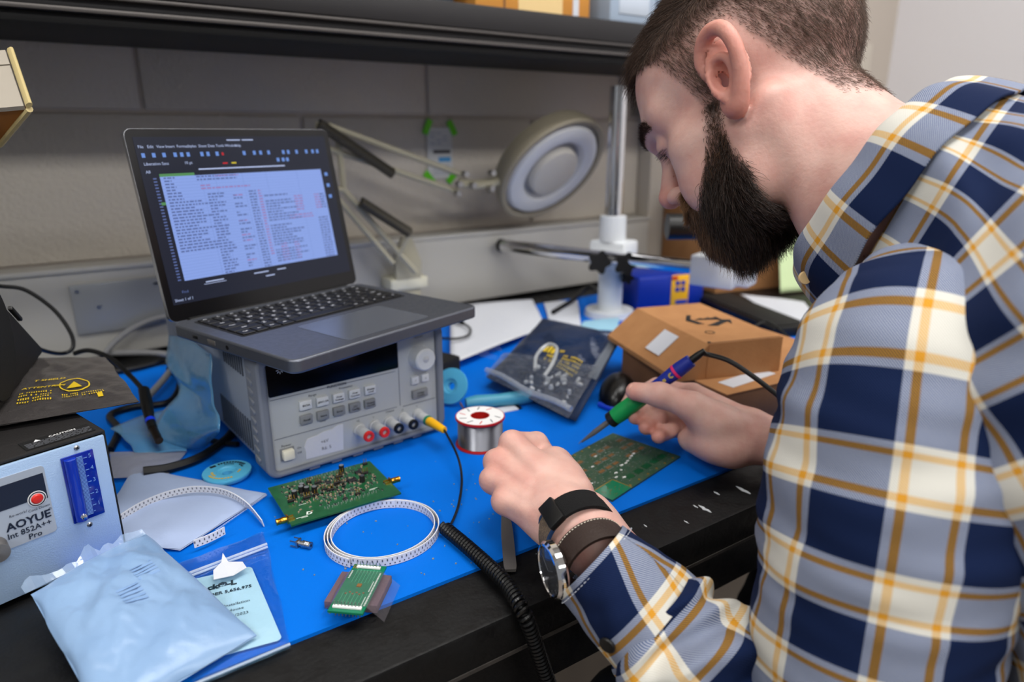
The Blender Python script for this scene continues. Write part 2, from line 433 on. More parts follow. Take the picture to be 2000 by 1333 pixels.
# panel section lines
for x0, x1, zz in ((0.012, 0.152, 0.0870), (0.012, 0.152, 0.0445), (0.160, 0.203, 0.0430)):
    MB().box(((x0 + x1) / 2, -0.0006, zz), (x1 - x0, 0.0006, 0.0007)).build('panel_line', psu_bumper, psu)
for xx in (0.1565,):
    MB().box((xx, -0.0006, 0.083), (0.0007, 0.0006, 0.076)).build('panel_line', psu_bumper, psu)
disp = MB().prism(rrect(0.0110, 0.0905, 0.1560, 0.1245, 0.002), -0.0015, 0.004, XZ).build('display', psu_glass, psu)
FR = (R(90), 0, 0)
text('Agilent', 0.0075, white_print, disp, (0.0405, -0.0018, 0.1168), FR, bold=0.01)
text('DC Power Supply', 0.0038, grey_print, disp, (0.070, -0.0018, 0.1163), FR)
text('0-8V, 3A / 0-20V, 1.5A', 0.0034, grey_print, disp, (0.098, -0.0018, 0.1205), FR)
sp = MB()
for k in range(8):
    a = k * PI / 4
    sp.box((0.0245 + 0.0027 * math.cos(a), -0.0017, 0.1168 + 0.0027 * math.sin(a)), (0.0022, 0.0003, 0.0006), rot=(0, -a, 0))
stuff(sp.build('spark_logo', white_print, disp, smooth=0))
text('FUNCTION', 0.0042, psu_ink, psu, (0.0826, -0.0011, 0.0870), FR, bold=0.02)
text('Range', 0.0036, psu_ink, psu, (0.0555, -0.0009, 0.0825), FR)
text('Protection', 0.0036, psu_ink, psu, (0.0925, -0.0009, 0.0825), FR)
text('Power', 0.0040, psu_ink, psu, (0.0235, -0.0009, 0.0355), FR)
text('On', 0.0034, psu_ink, psu, (0.0365, -0.0009, 0.0290), FR)
text('Off', 0.0034, psu_ink, psu, (0.0365, -0.0009, 0.0235), FR)
text('Output', 0.0036, psu_ink, psu, (0.143, -0.0009, 0.0418), FR)
text('ADJUST', 0.0034, psu_ink, psu, (0.184, -0.0009, 0.1210), FR)
def button(c, w, h, m, lines, d=0.0045):
    bt = MB().box((c[0], -d / 2, c[1]), (w, d, h), 0.0009).build('button', m, psu)
    for i, s in enumerate(lines):
        text(s, 0.0031, black_print, bt, (c[0], -d - 0.0003, c[1] + (0.0012 if len(lines) > 1 else 0) - i * 0.0030), FR, bold=0.015)
for x, z, ls in ((0.0467, 0.0746, ('8V/3A',)), (0.0648, 0.0742, ('20V/1.5A',)), (0.0828, 0.0740, ('Over', 'Voltage')), (0.1010, 0.0739, ('Over', 'Current')), (0.1195, 0.0739, ('Display', 'Limit'))):
    button((x, z), 0.0128, 0.0098, btn_light, ls)
for x, z, ls in ((0.0460, 0.0589, ('Recall',)), (0.0641, 0.0587, ('Store',)), (0.0822, 0.0587, ('Error',)), (0.1003, 0.0585, ('I/O', 'Config')), (0.1182, 0.0582, ('Output', 'On/Off'))):
    button((x, z), 0.0128, 0.0098, btn_dark, ls)
text('Local', 0.0030, psu_ink, psu, (0.0641, -0.0009, 0.0515), FR)
button((0.1755, 0.0717), 0.0092, 0.0092, btn_light, ('<',)); button((0.1890, 0.0717), 0.0092, 0.0092, btn_light, ('>',))
button((0.1815, 0.0545), 0.020, 0.0098, btn_dark, ('Voltage', 'Current'))
kb = MB().lathe([(0.0, -0.016), (0.011, -0.016), (0.0128, -0.0145), (0.0135, -0.006), (0.0142, 0.0)], 40, Matrix.Translation((0.1835, 0, 0.0975)) @ Matrix.Rotation(R(-90), 4, 'X')).build('knob', btn_light, psu)
MB().lathe([(0.0, 0.0012), (0.0022, 0.0008), (0.0042, 0.0)], 20, Matrix.Translation((0.1835, -0.0161, 0.0985)) @ Matrix.Rotation(R(90), 4, 'X')).build('finger_dimple', post_grey, kb)
MB().box((0.0238, -0.003, 0.0262), (0.0118, 0.008, 0.0108), 0.0016).build('power_button', ivory, psu)
MB().box((0.0238, -0.0004, 0.0262), (0.0150, 0.0012, 0.0138), 0.0004).build('power_button_frame', btn_dark, psu)
# torn paper note with pencilled figures
nb = MB().prism([(0.0425, 0.0140), (0.0845, 0.0125), (0.0862, 0.0420), (0.0800, 0.0425), (0.0735, 0.0395), (0.0640, 0.0393), (0.0560, 0.0370), (0.0460, 0.0362), (0.0440, 0.0330), (0.0420, 0.0280), (0.0430, 0.0220)], -0.0012, -0.0004, XZ).build('paper_note', paper_white, psu, smooth=0)
text('+6V', 0.0052, grey_print, nb, (0.0640, -0.0015, 0.0285), FR)
text('R6: 5', 0.0052, grey_print, nb, (0.0655, -0.0015, 0.0205), FR)
PX = [0.1046, 0.1233, 0.1411, 0.1596, 0.1786]
for k, px in enumerate(PX):
    zc = 0.0300 - 0.0005 * k
    mt = Matrix.Translation((px, 0, zc)) @ Matrix.Rotation(R(90), 4, 'X')
    bp = MB().lathe([(0.0072, 0.0), (0.0072, 0.003), (0.0058, 0.0036), (0.0060, 0.013), (0.0056, 0.0135), (0.0060, 0.0140), (0.0060, 0.022), (0.0, 0.022)], 24, mt).build('binding_post', post_grey, psu)
    m = red_plastic if k < 2 else (black_plastic if k < 4 else pm('green_ring', (26, 120, 84), 0.4))
    MB().lathe([(0.0028, 0.020), (0.0030, 0.0250), (0.0054, 0.0250), (0.0060, 0.0238), (0.0060, 0.0215)], 24, mt).build('post_cap', m, bp)
    text(('+S', '+', '-', '-S', '=')[k], 0.0036, psu_ink, psu, (px - 0.001, -0.0009, zc + 0.0105), FR)

# ------------------------------------------------------------------ yellow plug with its curly lead
psu_m = Matrix.Translation((0.1360, 0.6540, 0.0)) @ Matrix.Rotation(R(5.3), 4, 'Z')
lead = thing('grounding_lead', 'black curly grounding lead with a yellow plug hanging over the bench edge', 'cable', (0.2450, 0.4880, 0.0))
li = Matrix.Translation((-0.2450, -0.4880, 0.0))
yel = pm('yellow_plug', (240, 178, 12), 0.4)
mt = li @ psu_m @ Matrix.Translation((PX[4], 0, 0.0280)) @ Matrix.Rotation(R(90), 4, 'X')
MB().lathe([(0.0, 0.0255), (0.0052, 0.0255), (0.0055, 0.028), (0.0040, 0.055), (0.0034, 0.0565), (0.0, 0.0565)], 20, mt).build('plug', yel, lead)
tipw = psu_m @ Vector((PX[4], -0.0565, 0.0280))
def rel(p): return li @ Vector(p)
wire = [rel(tipw), rel((0.3085, 0.5670, 0.0200)), rel((0.2988, 0.5409, 0.0080)), rel((0.2752, 0.5053, 0.0040)), rel((0.2522, 0.4774, 0.0060)), rel((0.2423, 0.4703, 0.0090))]
MB().tube(catmull(wire, 12), 0.0013, 8).build('straight_wire', black_rubber, lead)
path = catmull([rel(p) for p in ((0.2422, 0.4722, 0.0075), (0.2441, 0.4418, 0.0075), (0.2453, 0.4065, 0.0075), (0.2445, 0.3751, 0.0078), (0.2405, 0.3470, 0.0030), (0.2476, 0.3430, -0.0221), (0.2544, 0.3420, -0.0457), (0.2612, 0.3400, -0.0718), (0.2686, 0.3380, -0.1120), (0.2758, 0.3370, -0.1577))], 40)
cum = [0.0]
for i in range(1, len(path)): cum.append(cum[-1] + (path[i] - path[i - 1]).length)
pts = []; PITCH = 0.0037; TOT = cum[-1]; ns = int(TOT / PITCH * 12); i = 0
xx = Vector((0, 0, 1))
for k in range(ns):
    s_ = TOT * k / ns
    while i < len(cum) - 2 and cum[i + 1] < s_: i += 1
    tt = (s_ - cum[i]) / max(1e-9, cum[i + 1] - cum[i]); p = path[i].lerp(path[i + 1], tt); tg = (path[i + 1] - path[i]).normalized()
    xx = (xx - tg * xx.dot(tg)).normalized(); yy = tg.cross(xx); a = 2 * PI * s_ / PITCH
    pts.append(p + (xx * math.cos(a) + yy * math.sin(a)) * 0.0048)
MB().tube(pts, 0.0016, 6).build('coil', pm('coil_black', (12, 12, 13), 0.28), lead)

# ------------------------------------------------------------------ laptop on the power supply
alu = pm('laptop_aluminium', (104, 108, 118), 0.40, 0.75, rough_noise=(200, 0.05))
alu_edge = pm('laptop_edge', (190, 192, 198), 0.25, 0.9)
key_black = pm('key_black', (16, 16, 18), 0.5)
pad = pm('touchpad_glass', (116, 122, 134), 0.25, 0.6)
bez = pm('laptop_bezel', (10, 10, 12), 0.2)
LA = math.atan2(0.084, 0.238)
lap = thing('laptop', 'silver laptop with a spreadsheet on its screen on top of the power supply', 'laptop', (0.0840, 0.7690, 0.1365), LA)
LW, LD = 0.2522, 0.207
def slab(mb, x0, y0, x1, y1, z0, z1, r):
    mb.prism(rrect(x0, y0, x1, y1, r), z0, z1)
mb = MB(); slab(mb, 0, -LD, LW, 0.0, 0.0, 0.0135, 0.010)
base = mb.build('base', alu, lap); bv = base.modifiers.new('soft_edges', 'BEVEL'); bv.width = 0.0022; bv.segments = 3; bv.limit_method = 'ANGLE'; bv.angle_limit = R(50)
for px_, py_ in ((0.03, -0.03), (LW - 0.03, -0.03), (0.03, -LD + 0.03), (LW - 0.03, -LD + 0.03)):
    MB().cyl((px_, py_, -0.0012), (px_, py_, 0.001), 0.006, n=16).build('rubber_foot', black_rubber, base)
wellm = pm('key_well', (24, 24, 27), 0.6)
MB().prism(rrect(0.016, -0.105, LW - 0.016, -0.014, 0.003), 0.0128, 0.0138).build('key_well', wellm, base)
MB().prism(rrect(0.070, -0.196, LW - 0.070, -0.116, 0.004), 0.0131, 0.0138).build('touchpad', pad, base)
# ports on the near side
for y0, w, h, m in ((-0.045, 0.010, 0.0032, black_plastic), (-0.075, 0.014, 0.0050, dark_steel)):
    MB().box((0.0003, y0, 0.0065), (0.0012, w, h), 0.0004).build('port', m, base)
MB().cyl((0.0010, -0.103, 0.0065), (-0.0004, -0.103, 0.0065), 0.0022, n=14).build('port', black_plastic, base)
rows = [['Esc'] + ['F%d' % k for k in range(1, 13)] + ['Del'], list('`1234567890-=') + ['Bk'], ['Tab'] + list('QWERTYUIOP[]') + ['\\'], ['Caps'] + list("ASDFGHJKL;'") + ['Enter'], ['Shift'] + list('ZXCVBNM,./') + ['Shift'], ['Ctrl', 'Fn', 'Sup', 'Alt', ' ', 'Alt', 'Ctrl', '<', '^', '>']]
widths = [[1] * 14, [1] * 13 + [1.5], [1.5] + [1] * 12 + [1], [1.75] + [1] * 11 + [1.75], [2.25] + [1] * 10 + [2.25], [1.1, 1, 1, 1.1, 5.4, 1.1, 1, 1, 1, 1]]
key_legend = pm('key_legend', (214, 216, 222), 0.5)
ky = -0.0165; KX0, KX1 = 0.018, LW - 0.018
for r_, (ks, ws) in enumerate(zip(rows, widths)):
    h = 0.0085 if r_ == 0 else 0.0155; tot = sum(ws); x = KX0
    for ch, w in zip(ks, ws):
        kw = (KX1 - KX0) * w / tot
        kk = MB().box((x + kw / 2, ky - h / 2, 0.0146), (kw - 0.0019, h - 0.0019, 0.0016), 0.0005, seg=1).build('key', key_black, base)
        if ch != ' ':
            text(ch, 0.0052 if len(ch) == 1 else 0.0032, key_legend, kk, (x + kw * (0.42 if len(ch) == 1 else 0.5), ky - h * 0.45, 0.01552), (0, 0, 0), bold=0.03, name='legend')
        x += kw
    ky -= h
# lid
TH = R(11.2); LH = 0.1990
lm = Matrix.Translation((0, 0.002, 0.0130)) @ Matrix.Rotation(R(90) - TH, 4, 'X')
mb = MB(); mb.prism(rrect(0, 0, LW, LH, 0.008), -0.0055, -0.0004, lm)
lid = mb.build('lid', alu_edge, lap)
mb = MB(); mb.prism(rrect(0.0004, 0.0004, LW - 0.0004, LH - 0.0004, 0.0078), -0.0006, 0.0002, lm); mb.build('bezel', bez, lid)
MB().cyl((0.02, 0.0015, 0.0105), (LW - 0.02, 0.0015, 0.0105), 0.0045, n=14).build('hinge', black_plastic, lap)
SX0, SX1, SY0, SY1 = 0.0075, LW - 0.0075, 0.0175, LH - 0.0085
def emit(name, rgb, s): return pm(name, (0, 0, 0), 0.25, emis=(rgb, s), spec=0.3)
sc_dark = emit('screen_dark', (38, 42, 58), 0.75)
sc_cell = emit('screen_cells', (142, 168, 236), 0.92)
sc_ink = emit('screen_ink', (94, 112, 168), 0.85)
sc_red = emit('screen_red', (164, 128, 186), 0.85)
sc_white = emit('screen_white', (190, 205, 245), 0.9)
sc_green = emit('screen_green', (88, 146, 92), 0.9)
sc_yel = emit('screen_yellow', (220, 200, 50), 0.9)
sc_cursor = emit('screen_mark_red', (200, 40, 50), 0.9)
sc_rule = emit('screen_rule', (122, 148, 216), 0.85)
sc_icon = emit('screen_icon', (110, 150, 225), 0.9)
SW, SH = SX1 - SX0, SY1 - SY0
def srect(mb, u0, v0, u1, v1, z):   # u, v in 0..1 from the screen's top left
    mb.quad(*(lm @ Vector((SX0 + SW * u, SY1 - SH * v, z)) for u, v in ((u0, v1), (u1, v1), (u1, v0), (u0, v0))))
mb = MB(); srect(mb, 0, 0, 1, 1, 0.0004); scr = mb.build('screen', sc_dark, lid, smooth=0)
mb = MB(); srect(mb, 0.075, 0.235, 0.935, 0.865, 0.0006); mb.build('cell_area', sc_cell, scr, smooth=0)
mb = MB()
for k in range(1, 34): vv = 0.235 + 0.63 * k / 34; srect(mb, 0.075, vv - 0.0006, 0.935, vv + 0.0006, 0.0007)
for uu in (0.26, 0.33, 0.47, 0.60, 0.78): srect(mb, uu, 0.235, uu + 0.0012, 0.865, 0.0007)
stuff(mb.build('cell_rules', sc_rule, scr, smooth=0))
mb = MB(); srect(mb, 0.075, 0.218, 0.235, 0.235, 0.0006); srect(mb, 0.055, 0.385, 0.075, 0.402, 0.0006); stuff(mb.build('selected_header', sc_green, scr, smooth=0))
ink = MB(); red = MB()
def words_(mb, u, v, length, h=0.0085):
    x = u
    while x < u + length:
        w = random.uniform(0.008, 0.026); srect(mb, x, v - h / 2, min(x + w, u + length), v + h / 2, 0.0008); x += w + 0.005
for k in range(34):
    v = 0.235 + 0.63 * (k + 0.5) / 34
    if k < 8: words_(ink, 0.09, v, random.uniform(0.03, 0.09))
    elif k < 25: words_(ink, 0.09, v, random.choice((0.11, 0.15, 0.15, 0.19)))
    if k < 2: words_(ink, 0.24, v, 0.2); words_(red, 0.33, v, 0.12) if k == 0 else None
    if k in (3, 4): words_(red, 0.25, v, 0.25 if k == 4 else 0.05)
    if k > 5:
        words_(ink, 0.275, v, random.uniform(0.03, 0.09))
        if k % 3: words_(ink, 0.40, v, random.uniform(0.01, 0.07))
        words_(ink, 0.485, v, 0.04)
        if k in (7, 16, 21, 23, 30): words_(red, 0.40, v, 0.05)
        if k < 30: words_(red, 0.535, v, 0.02)
        if 7 < k < 33 and k % 9: words_(ink, 0.565, v, random.uniform(0.08, 0.2))
        if 8 < k < 15: words_(red, 0.735, v, 0.05); words_(red, 0.86, v, 0.035); words_(ink, 0.895, v, 0.03)
        if 17 < k: words_(ink, 0.86, v, 0.06)
        if k in (16, 17): words_(red, 0.69, v, 0.14)
        if 25 < k < 33: words_(red, 0.60, v, 0.04); words_(red, 0.68, v, 0.03)
for k in range(34):
    v = 0.235 + 0.63 * (k + 0.5) / 34; srect(ink, 0.045, v - 0.004, 0.06, v + 0.004, 0.0005)
stuff(ink.build('cell_text', sc_ink, scr, smooth=0)); stuff(red.build('cell_text', sc_red, scr, smooth=0))
srot = Euler((R(90) - TH, 0, 0))
def stext(s, u, v, size, m=sc_white, align='LEFT'):
    text(s, size, m, scr, lm @ Vector((SX0 + SW * u, SY1 - SH * v, 0.0008)), srot, align)
u = 0.012
for w in ('File', 'Edit', 'View', 'Insert', 'Format', 'Styles', 'Sheet', 'Data', 'Tools', 'Window', 'Help'):
    stext(w, u, 0.058, 0.0042); u += 0.018 + 0.0088 * len(w) * 0.62
stext('Liberation Sans', 0.02, 0.158, 0.0042); stext('10 pt', 0.2, 0.158, 0.0042); stext('A8', 0.02, 0.205, 0.0042)
stext('Sheet 1 of 1', 0.01, 0.975, 0.0042); stext('Find', 0.05, 0.93, 0.0042, sc_ink)
mb = MB()
for k, uu in enumerate((0.02, 0.065, 0.11, 0.16, 0.19, 0.22, 0.285, 0.315, 0.36, 0.50, 0.555, 0.59, 0.635, 0.72, 0.75, 0.80, 0.86, 0.90, 0.93)):
    srect(mb, uu, 0.094, uu + 0.015, 0.120, 0.0006)
for uu in (0.68, 0.71, 0.735): srect(mb, uu, 0.145, uu + 0.016, 0.17, 0.0006)
for vv in (0.26, 0.34, 0.42): srect(mb, 0.955, vv, 0.975, vv + 0.025, 0.0006)
stuff(mb.build('toolbar_icons', sc_icon, scr, smooth=0))
mb = MB(); srect(mb, 0.385, 0.163, 0.41, 0.172, 0.0006); srect(mb, 0.39, 0.1, 0.4, 0.118, 0.0007); stuff(mb.build('red_icons', sc_cursor, scr, smooth=0))
mb = MB(); srect(mb, 0.43, 0.163, 0.455, 0.172, 0.0006); mb.build('yellow_icon', sc_yel, scr, smooth=0)
mb = MB()
for uu, w in ((0.17, 0.09), (0.42, 0.08), (0.55, 0.05), (0.48, 0.05)): srect(mb, uu, 0.89 + (0.03 if uu == 0.48 else 0), uu + w, 0.897 + (0.03 if uu == 0.48 else 0), 0.0006)
srect(mb, 0.16, 0.905, 0.27, 0.908, 0.0006); srect(mb, 0.43, 0.019, 0.50, 0.026, 0.0006); srect(mb, 0.51, 0.019, 0.57, 0.026, 0.0006); srect(mb, 0.26, 0.195, 0.72, 0.203, 0.0006)
stuff(mb.build('status_text', sc_white, scr, smooth=0))

# ------------------------------------------------------------------ hot air rework station
st_front = pm('station_front', (172, 200, 234), 0.42, 0.3, bump=(900, 0.35, 0.001))
st_cover = pm('station_cover', (26, 24, 24), 0.6, bump=(800, 0.4, 0.001))
st_plate = pm('station_plate', (170, 178, 190), 0.35, 0.2)
navy_ink = pm('navy_ink', (20, 28, 48), 0.45)
blue_acrylic = pm('blue_acrylic', (10, 34, 140), 0.12, coat=0.5)
acr_tube = pm('flow_tube', (26, 60, 190), 0.06, trans=0.3)
SA = R(18)
st = thing('rework_station', 'hot air rework station with a silver front and blue flow gauge', 'rework station', (0.0050, 0.5980, 0.0), SA)
MB().box((-0.094, 0.104, 0.0565), (0.186, 0.20, 0.103), 0.002).build('case', st_cover, st)
MB().box((0.0010, 0.108, 0.0565), (0.003, 0.21, 0.110), 0.001).build('side_cover', black_matte, st)
MB().box((-0.094, 0.106, 0.1105), (0.191, 0.206, 0.003), 0.001).build('top_cover', st_cover, st)
MB().box((-0.094, 0.0015, 0.0555), (0.188, 0.003, 0.1065), 0.0008).build('front_panel', st_front, st)
for sx in (-0.17, -0.02):
    for sy in (0.02, 0.18): MB().cyl((sx, sy, 0.0), (sx, sy, 0.006), 0.008, n=14).build('foot', black_rubber, st)
g = MB().box((-0.0215, -0.0004, 0.0723), (0.0228, 0.0022, 0.0568), 0.0004).build('flow_gauge', blue_acrylic, st)
MB().tube([(-0.0275, -0.0030, 0.046), (-0.0275, -0.0030, 0.099)], 0.0042, 16).build('flow_tube', acr_tube, g)
MB().lathe([(0, -0.0026), (0.0018, -0.0018), (0.0026, 0), (0.0018, 0.0018), (0, 0.0026)], 16, Matrix.Translation((-0.0270, -0.0072, 0.0505))).build('float_ball', chrome, g)
scale_ink = pm('scale_ink', (110, 150, 215), 0.5)
sm_ = MB()
for k in range(46): sm_.box((-0.0205, -0.0018, 0.0475 + k * 0.00112), (0.0042, 0.0003, 0.0005))
for k in range(10): sm_.box((-0.0172 + (0.0006 if k % 2 else 0), -0.0018, 0.0490 + k * 0.0052), (0.0026 if k % 2 else 0.0014, 0.0003, 0.00045))
stuff(sm_.build('scale_marks', scale_ink, g, smooth=0))
for k in range(5): text(str(k + 1), 0.0048, scale_ink, g, (-0.0132, -0.0019, 0.0545 + k * 0.0105), FR)
for sx, sz in ((-0.0204, 0.1050), (-0.0221, 0.0378)):
    sc_ = MB().lathe([(0, 0.0012), (0.0014, 0.0010), (0.0022, 0.0)], 16, Matrix.Translation((sx, 0.0, sz)) @ Matrix.Rotation(R(90), 4, 'X')).build('screw', steel, st)
    for a in (0.4, 0.4 + PI / 2): MB().box((sx, -0.0012, sz), (0.0026, 0.0004, 0.0005), rot=(0, a, 0)).build('slot', black_plastic, sc_)
pl = MB().prism(rrect(-0.150, 0.0440, -0.0445, 0.1005, 0.003), -0.0008, 0.001, XZ).build('name_plate', st_plate, st)
MB().prism([(-0.148, 0.0755), (-0.0585, 0.0755), (-0.0585, 0.0735), (-0.046, 0.0735), (-0.046, 0.0945), (-0.148, 0.0945)], -0.0011, 0.0, XZ).build('dark_band', navy_ink, pl)
MB().lathe([(0.0049, 0.0), (0.0049, 0.0008), (0.0056, 0.0008), (0.0056, 0.0)], 28, Matrix.Translation((-0.0530, -0.0010, 0.0758)) @ Matrix.Rotation(R(90), 4, 'X')).build('button_ring', navy_ink, pl)
MB().lathe([(0.0, 0.0004), (0.0062, 0.0004), (0.0062, 0.0)], 28, Matrix.Translation((-0.0530, -0.0010, 0.0758)) @ Matrix.Rotation(R(90), 4, 'X')).build('button_surround', white_print, pl)
MB().lathe([(0.0, 0.0024), (0.0030, 0.0019), (0.0040, 0.0008), (0.0040, 0.0)], 28, Matrix.Translation((-0.0530, -0.0010, 0.0758)) @ Matrix.Rotation(R(90), 4, 'X')).build('red_button', red_plastic, pl)
text('AOYUE', 0.0088, navy_ink, pl, (-0.0610, -0.0012, 0.0606), FR, bold=0.03)
text('\u00ae', 0.0030, navy_ink, pl, (-0.0463, -0.0012, 0.0640), FR)
text('Int 852A++', 0.0062, navy_ink, pl, (-0.0615, -0.0012, 0.0535), FR, bold=0.015)
text('Pro', 0.0062, navy_ink, pl, (-0.0590, -0.0012, 0.0475), FR, bold=0.015)
text('Re-work/', 0.0030, navy_ink, pl, (-0.0665, -0.0012, 0.0690), FR); text('Cool Down', 0.0030, navy_ink, pl, (-0.0530, -0.0012, 0.0678), FR)
MB().lathe([(0.0, 0.012), (0.007, 0.0115), (0.0085, 0.0)], 24, Matrix.Translation((-0.085, -0.001, 0.0495)) @ Matrix.Rotation(R(90), 4, 'X')).build('knob', dark_steel, pl)
cl = MB().box((-0.0270, 0.0155, 0.1123), (0.048, 0.0185, 0.0006)).build('caution_label', black_matte, st)
text('CAUTION', 0.0042, white_print, cl, (-0.022, 0.0205, 0.1128), (0, 0, 0), bold=0.02)
MB().prism([(-0.0422, 0.0185), (-0.0378, 0.0185), (-0.0400, 0.0225)], 0.1125, 0.1128).build('warning_triangle', white_print, cl, smooth=0)
lm_ = MB()
for k in range(5):
    x = -0.049
    while x < -0.006:
        w = random.uniform(0.002, 0.006); lm_.quad(*((px_, py_, 0.1128) for px_, py_ in ((x, 0.0078 + k * 0.0022), (x + w, 0.0078 + k * 0.0022), (x + w, 0.0089 + k * 0.0022), (x, 0.0089 + k * 0.0022)))); x += w + 0.0009
stuff(lm_.build('small_print', grey_print, cl, smooth=0))

# ------------------------------------------------------------------ bags
def bag(name, label, mat_, quad, nu=28, nv=28, bulge=0.006, wr=0.0012, seed=1.0, base_t=0.0006, sag=None, freq=5.0, floor=None):
    """flat bag: quad of world corners (a b c d), puffed top sheet over a thin bottom sheet"""
    a, b, c, d = (Vector(p) for p in quad)
    cen = (a + b + c + d) / 4; cen.z = min(p.z for p in (a, b, c, d))
    def S(u, v):
        p = (a * (1 - u) + b * u) * (1 - v) + (d * (1 - u) + c * u) * v
        if sag: p = p + Vector((0, 0, sag(u, v)))
        return p - cen
    mb = MB()
    def top(u, v):
        e = min(1.0, 6 * min(u, 1 - u, v, 1 - v))
        h = bulge * (max(0, math.sin(PI * u) * math.sin(PI * v))) ** 0.5 + wr * e * (wob(u * freq, v * freq, seed) + 0.6 * wob(u * freq * 2.3 + v, v * freq * 1.9, seed * 2) + 0.35 * abs(wob(u * freq * 4 + 2 * v, v * freq * 4, seed * 3)))
        p = S(u, v) + Vector((0, 0, base_t + max(h, 0.0)))
        p += Vector((wob(v * 9, seed, seed), wob(u * 9, seed, seed + 1), 0)) * 0.0012 * (1 if min(u, 1 - u, v, 1 - v) < 0.01 else 0)
        return p
    mb.grid(nu, nv, top)
    mb.grid(nu, nv, lambda u, v: S(1 - u, v))
    o = mb.build(name, mat_, None, cen, smooth=180)
    tag(o, label, 'bag'); return o, S, top, cen

pouch_white = pm('pouch_film_white', (134, 164, 200), 0.3, bump=(45, 0.35, 0.003), noise=(14, 0.6, (120, 152, 192)))
pouch_paper = pm('pouch_paper', (158, 174, 206), 0.55, bump=(90, 0.3, 0.002))
clear_film = film('clear_film', (120, 205, 255), 0.03, 0.08)
blue_film = film('blue_film', (110, 185, 235), 0.42, 0.22)
grey_film = film('grey_film', (176, 180, 196), 0.5, 0.3)

# pouch lying under the tape strip
o, S, top, cen = bag('antistatic_pouch', 'pale white pouch with a serrated edge under the loose tape strip', pouch_paper, ((0.0277, 0.7607, 0.0040), (0.1298, 0.6280, 0.0020), (0.0433, 0.5725, 0.0020), (-0.0173, 0.6237, 0.0080)), bulge=0.004, wr=0.0008, seed=2.2)
sm_ = MB(); ra, rb = Vector((0.1284, 0.6261, 0.0028)) - cen, Vector((0.0741, 0.5879, 0.0028)) - cen
for k in range(34):
    p = ra.lerp(rb, k / 34); q = ra.lerp(rb, (k + 1) / 34); out = Vector((q.y - p.y, p.x - q.x, 0)).normalized() * -0.0022
    sm_.add([p, q, (p + q) / 2 + out], [(0, 1, 2)])
sm_.build('serrated_edge', pouch_paper, o, smooth=0)
o, S, top, cen = bag('clear_bag', 'thin grey clear bag between the rework station and the power cable', grey_film, ((0.0094, 0.8085, 0.0060), (0.0810, 0.7713, 0.0030), (0.0537, 0.7236, 0.0020), (0.0044, 0.7409, 0.0060)), 14, 14, 0.002, 0.0006, 3.3)
# big white pouch leaning on the station
o, S, top, cen = bag('antistatic_pouch', 'large puffy white pouch with a torn top leaning on the rework station', pouch_white, ((-0.0566, 0.5306, 0.0260), (0.0200, 0.5820, 0.0220), (0.0703, 0.4257, 0.0060), (-0.0236, 0.3984, 0.0050)), 56, 56, 0.018, 0.0026, 5.1, freq=4.6)
fl = MB(); a_, b_ = Vector((-0.0599, 0.5323, 0.0280)) - cen, Vector((0.0206, 0.5723, 0.0260)) - cen
n = 26
for k in range(n):
    p = a_.lerp(b_, k / n); q = a_.lerp(b_, (k + 1) / n); h = 0.003 + 0.011 * abs(wob(k * 0.37, 1.3, 4)) ** 1.5; h2 = 0.003 + 0.011 * abs(wob((k + 1) * 0.37, 1.3, 4)) ** 1.5
    fl.add([p, q, q + Vector((-0.002, 0.003, h2)), p + Vector((-0.002, 0.003, h))], [(0, 1, 2, 3)])
fl.build('torn_edge', film('torn_film', (190, 215, 245), 0.35, 0.1), o)
stuffing = pm('pouch_faint_print', (124, 156, 200), 0.5)  # faint print, a little off the pouch's own colour
for (u0, v0, w, h) in ((0.42, 0.45, 0.16, 0.13), (0.60, 0.34, 0.17, 0.12)):
    g_ = MB()
    for k in range(5):
        vv = v0 + h * k / 5
        g_.add([top(u0, vv) + Vector((0, 0, 0.0004)), top(u0 + w, vv) + Vector((0, 0, 0.0004)), top(u0 + w, vv + h / 9) + Vector((0, 0, 0.0004)), top(u0, vv + h / 9) + Vector((0, 0, 0.0004))], [(0, 1, 2, 3)])
    stuff(g_.build('faint_print', stuffing, o, smooth=0))
# clear zip bag with its white card
zq = ((0.0349, 0.5537, 0.0012), (0.1097, 0.5633, 0.0012), (0.0878, 0.4073, 0.0010), (0.0261, 0.4054, 0.0010))
o, S, top, cen = bag('zip_bag', 'clear zip bag with a printed white card inside beside the white pouch', clear_film, zq, 24, 30, 0.004, 0.0007, 7.7)
zr = MB(); zr.tube([S(u, 0.175) + Vector((0, 0, 0.0045)) for u in [k / 12 for k in range(13)]], 0.0013, 8); zr.tube([S(u, 0.205) + Vector((0, 0, 0.0045)) for u in [k / 12 for k in range(13)]], 0.0010, 8)
MB().tube([S(u, 0.985) + Vector((0, 0, 0.0012)) for u in [k / 14 for k in range(15)]], 0.0011, 6).build('bottom_sheen', film('sheen_film', (215, 228, 246), 0.45, 0.12), o); zr.build('zip_ridge', film('zip_film', (215, 228, 246), 0.5, 0.15), o)  # pale tube along the bottom stands in for the highlight on the film's edge
card_m = pm('card_white', (206, 226, 232), 0.5)
cq = [Vector(p) - cen for p in ((0.0177, 0.5288, 0.0022), (0.0879, 0.5160, 0.0022), (0.0756, 0.4221, 0.0022), (0.0148, 0.4296, 0.0022))]
cd = MB(); cx = (cq[1] - cq[0]).normalized(); cy = (cq[3] - cq[0]); cyl_ = cy.length; cy = cy.normalized(); cw = (cq[1] - cq[0]).length
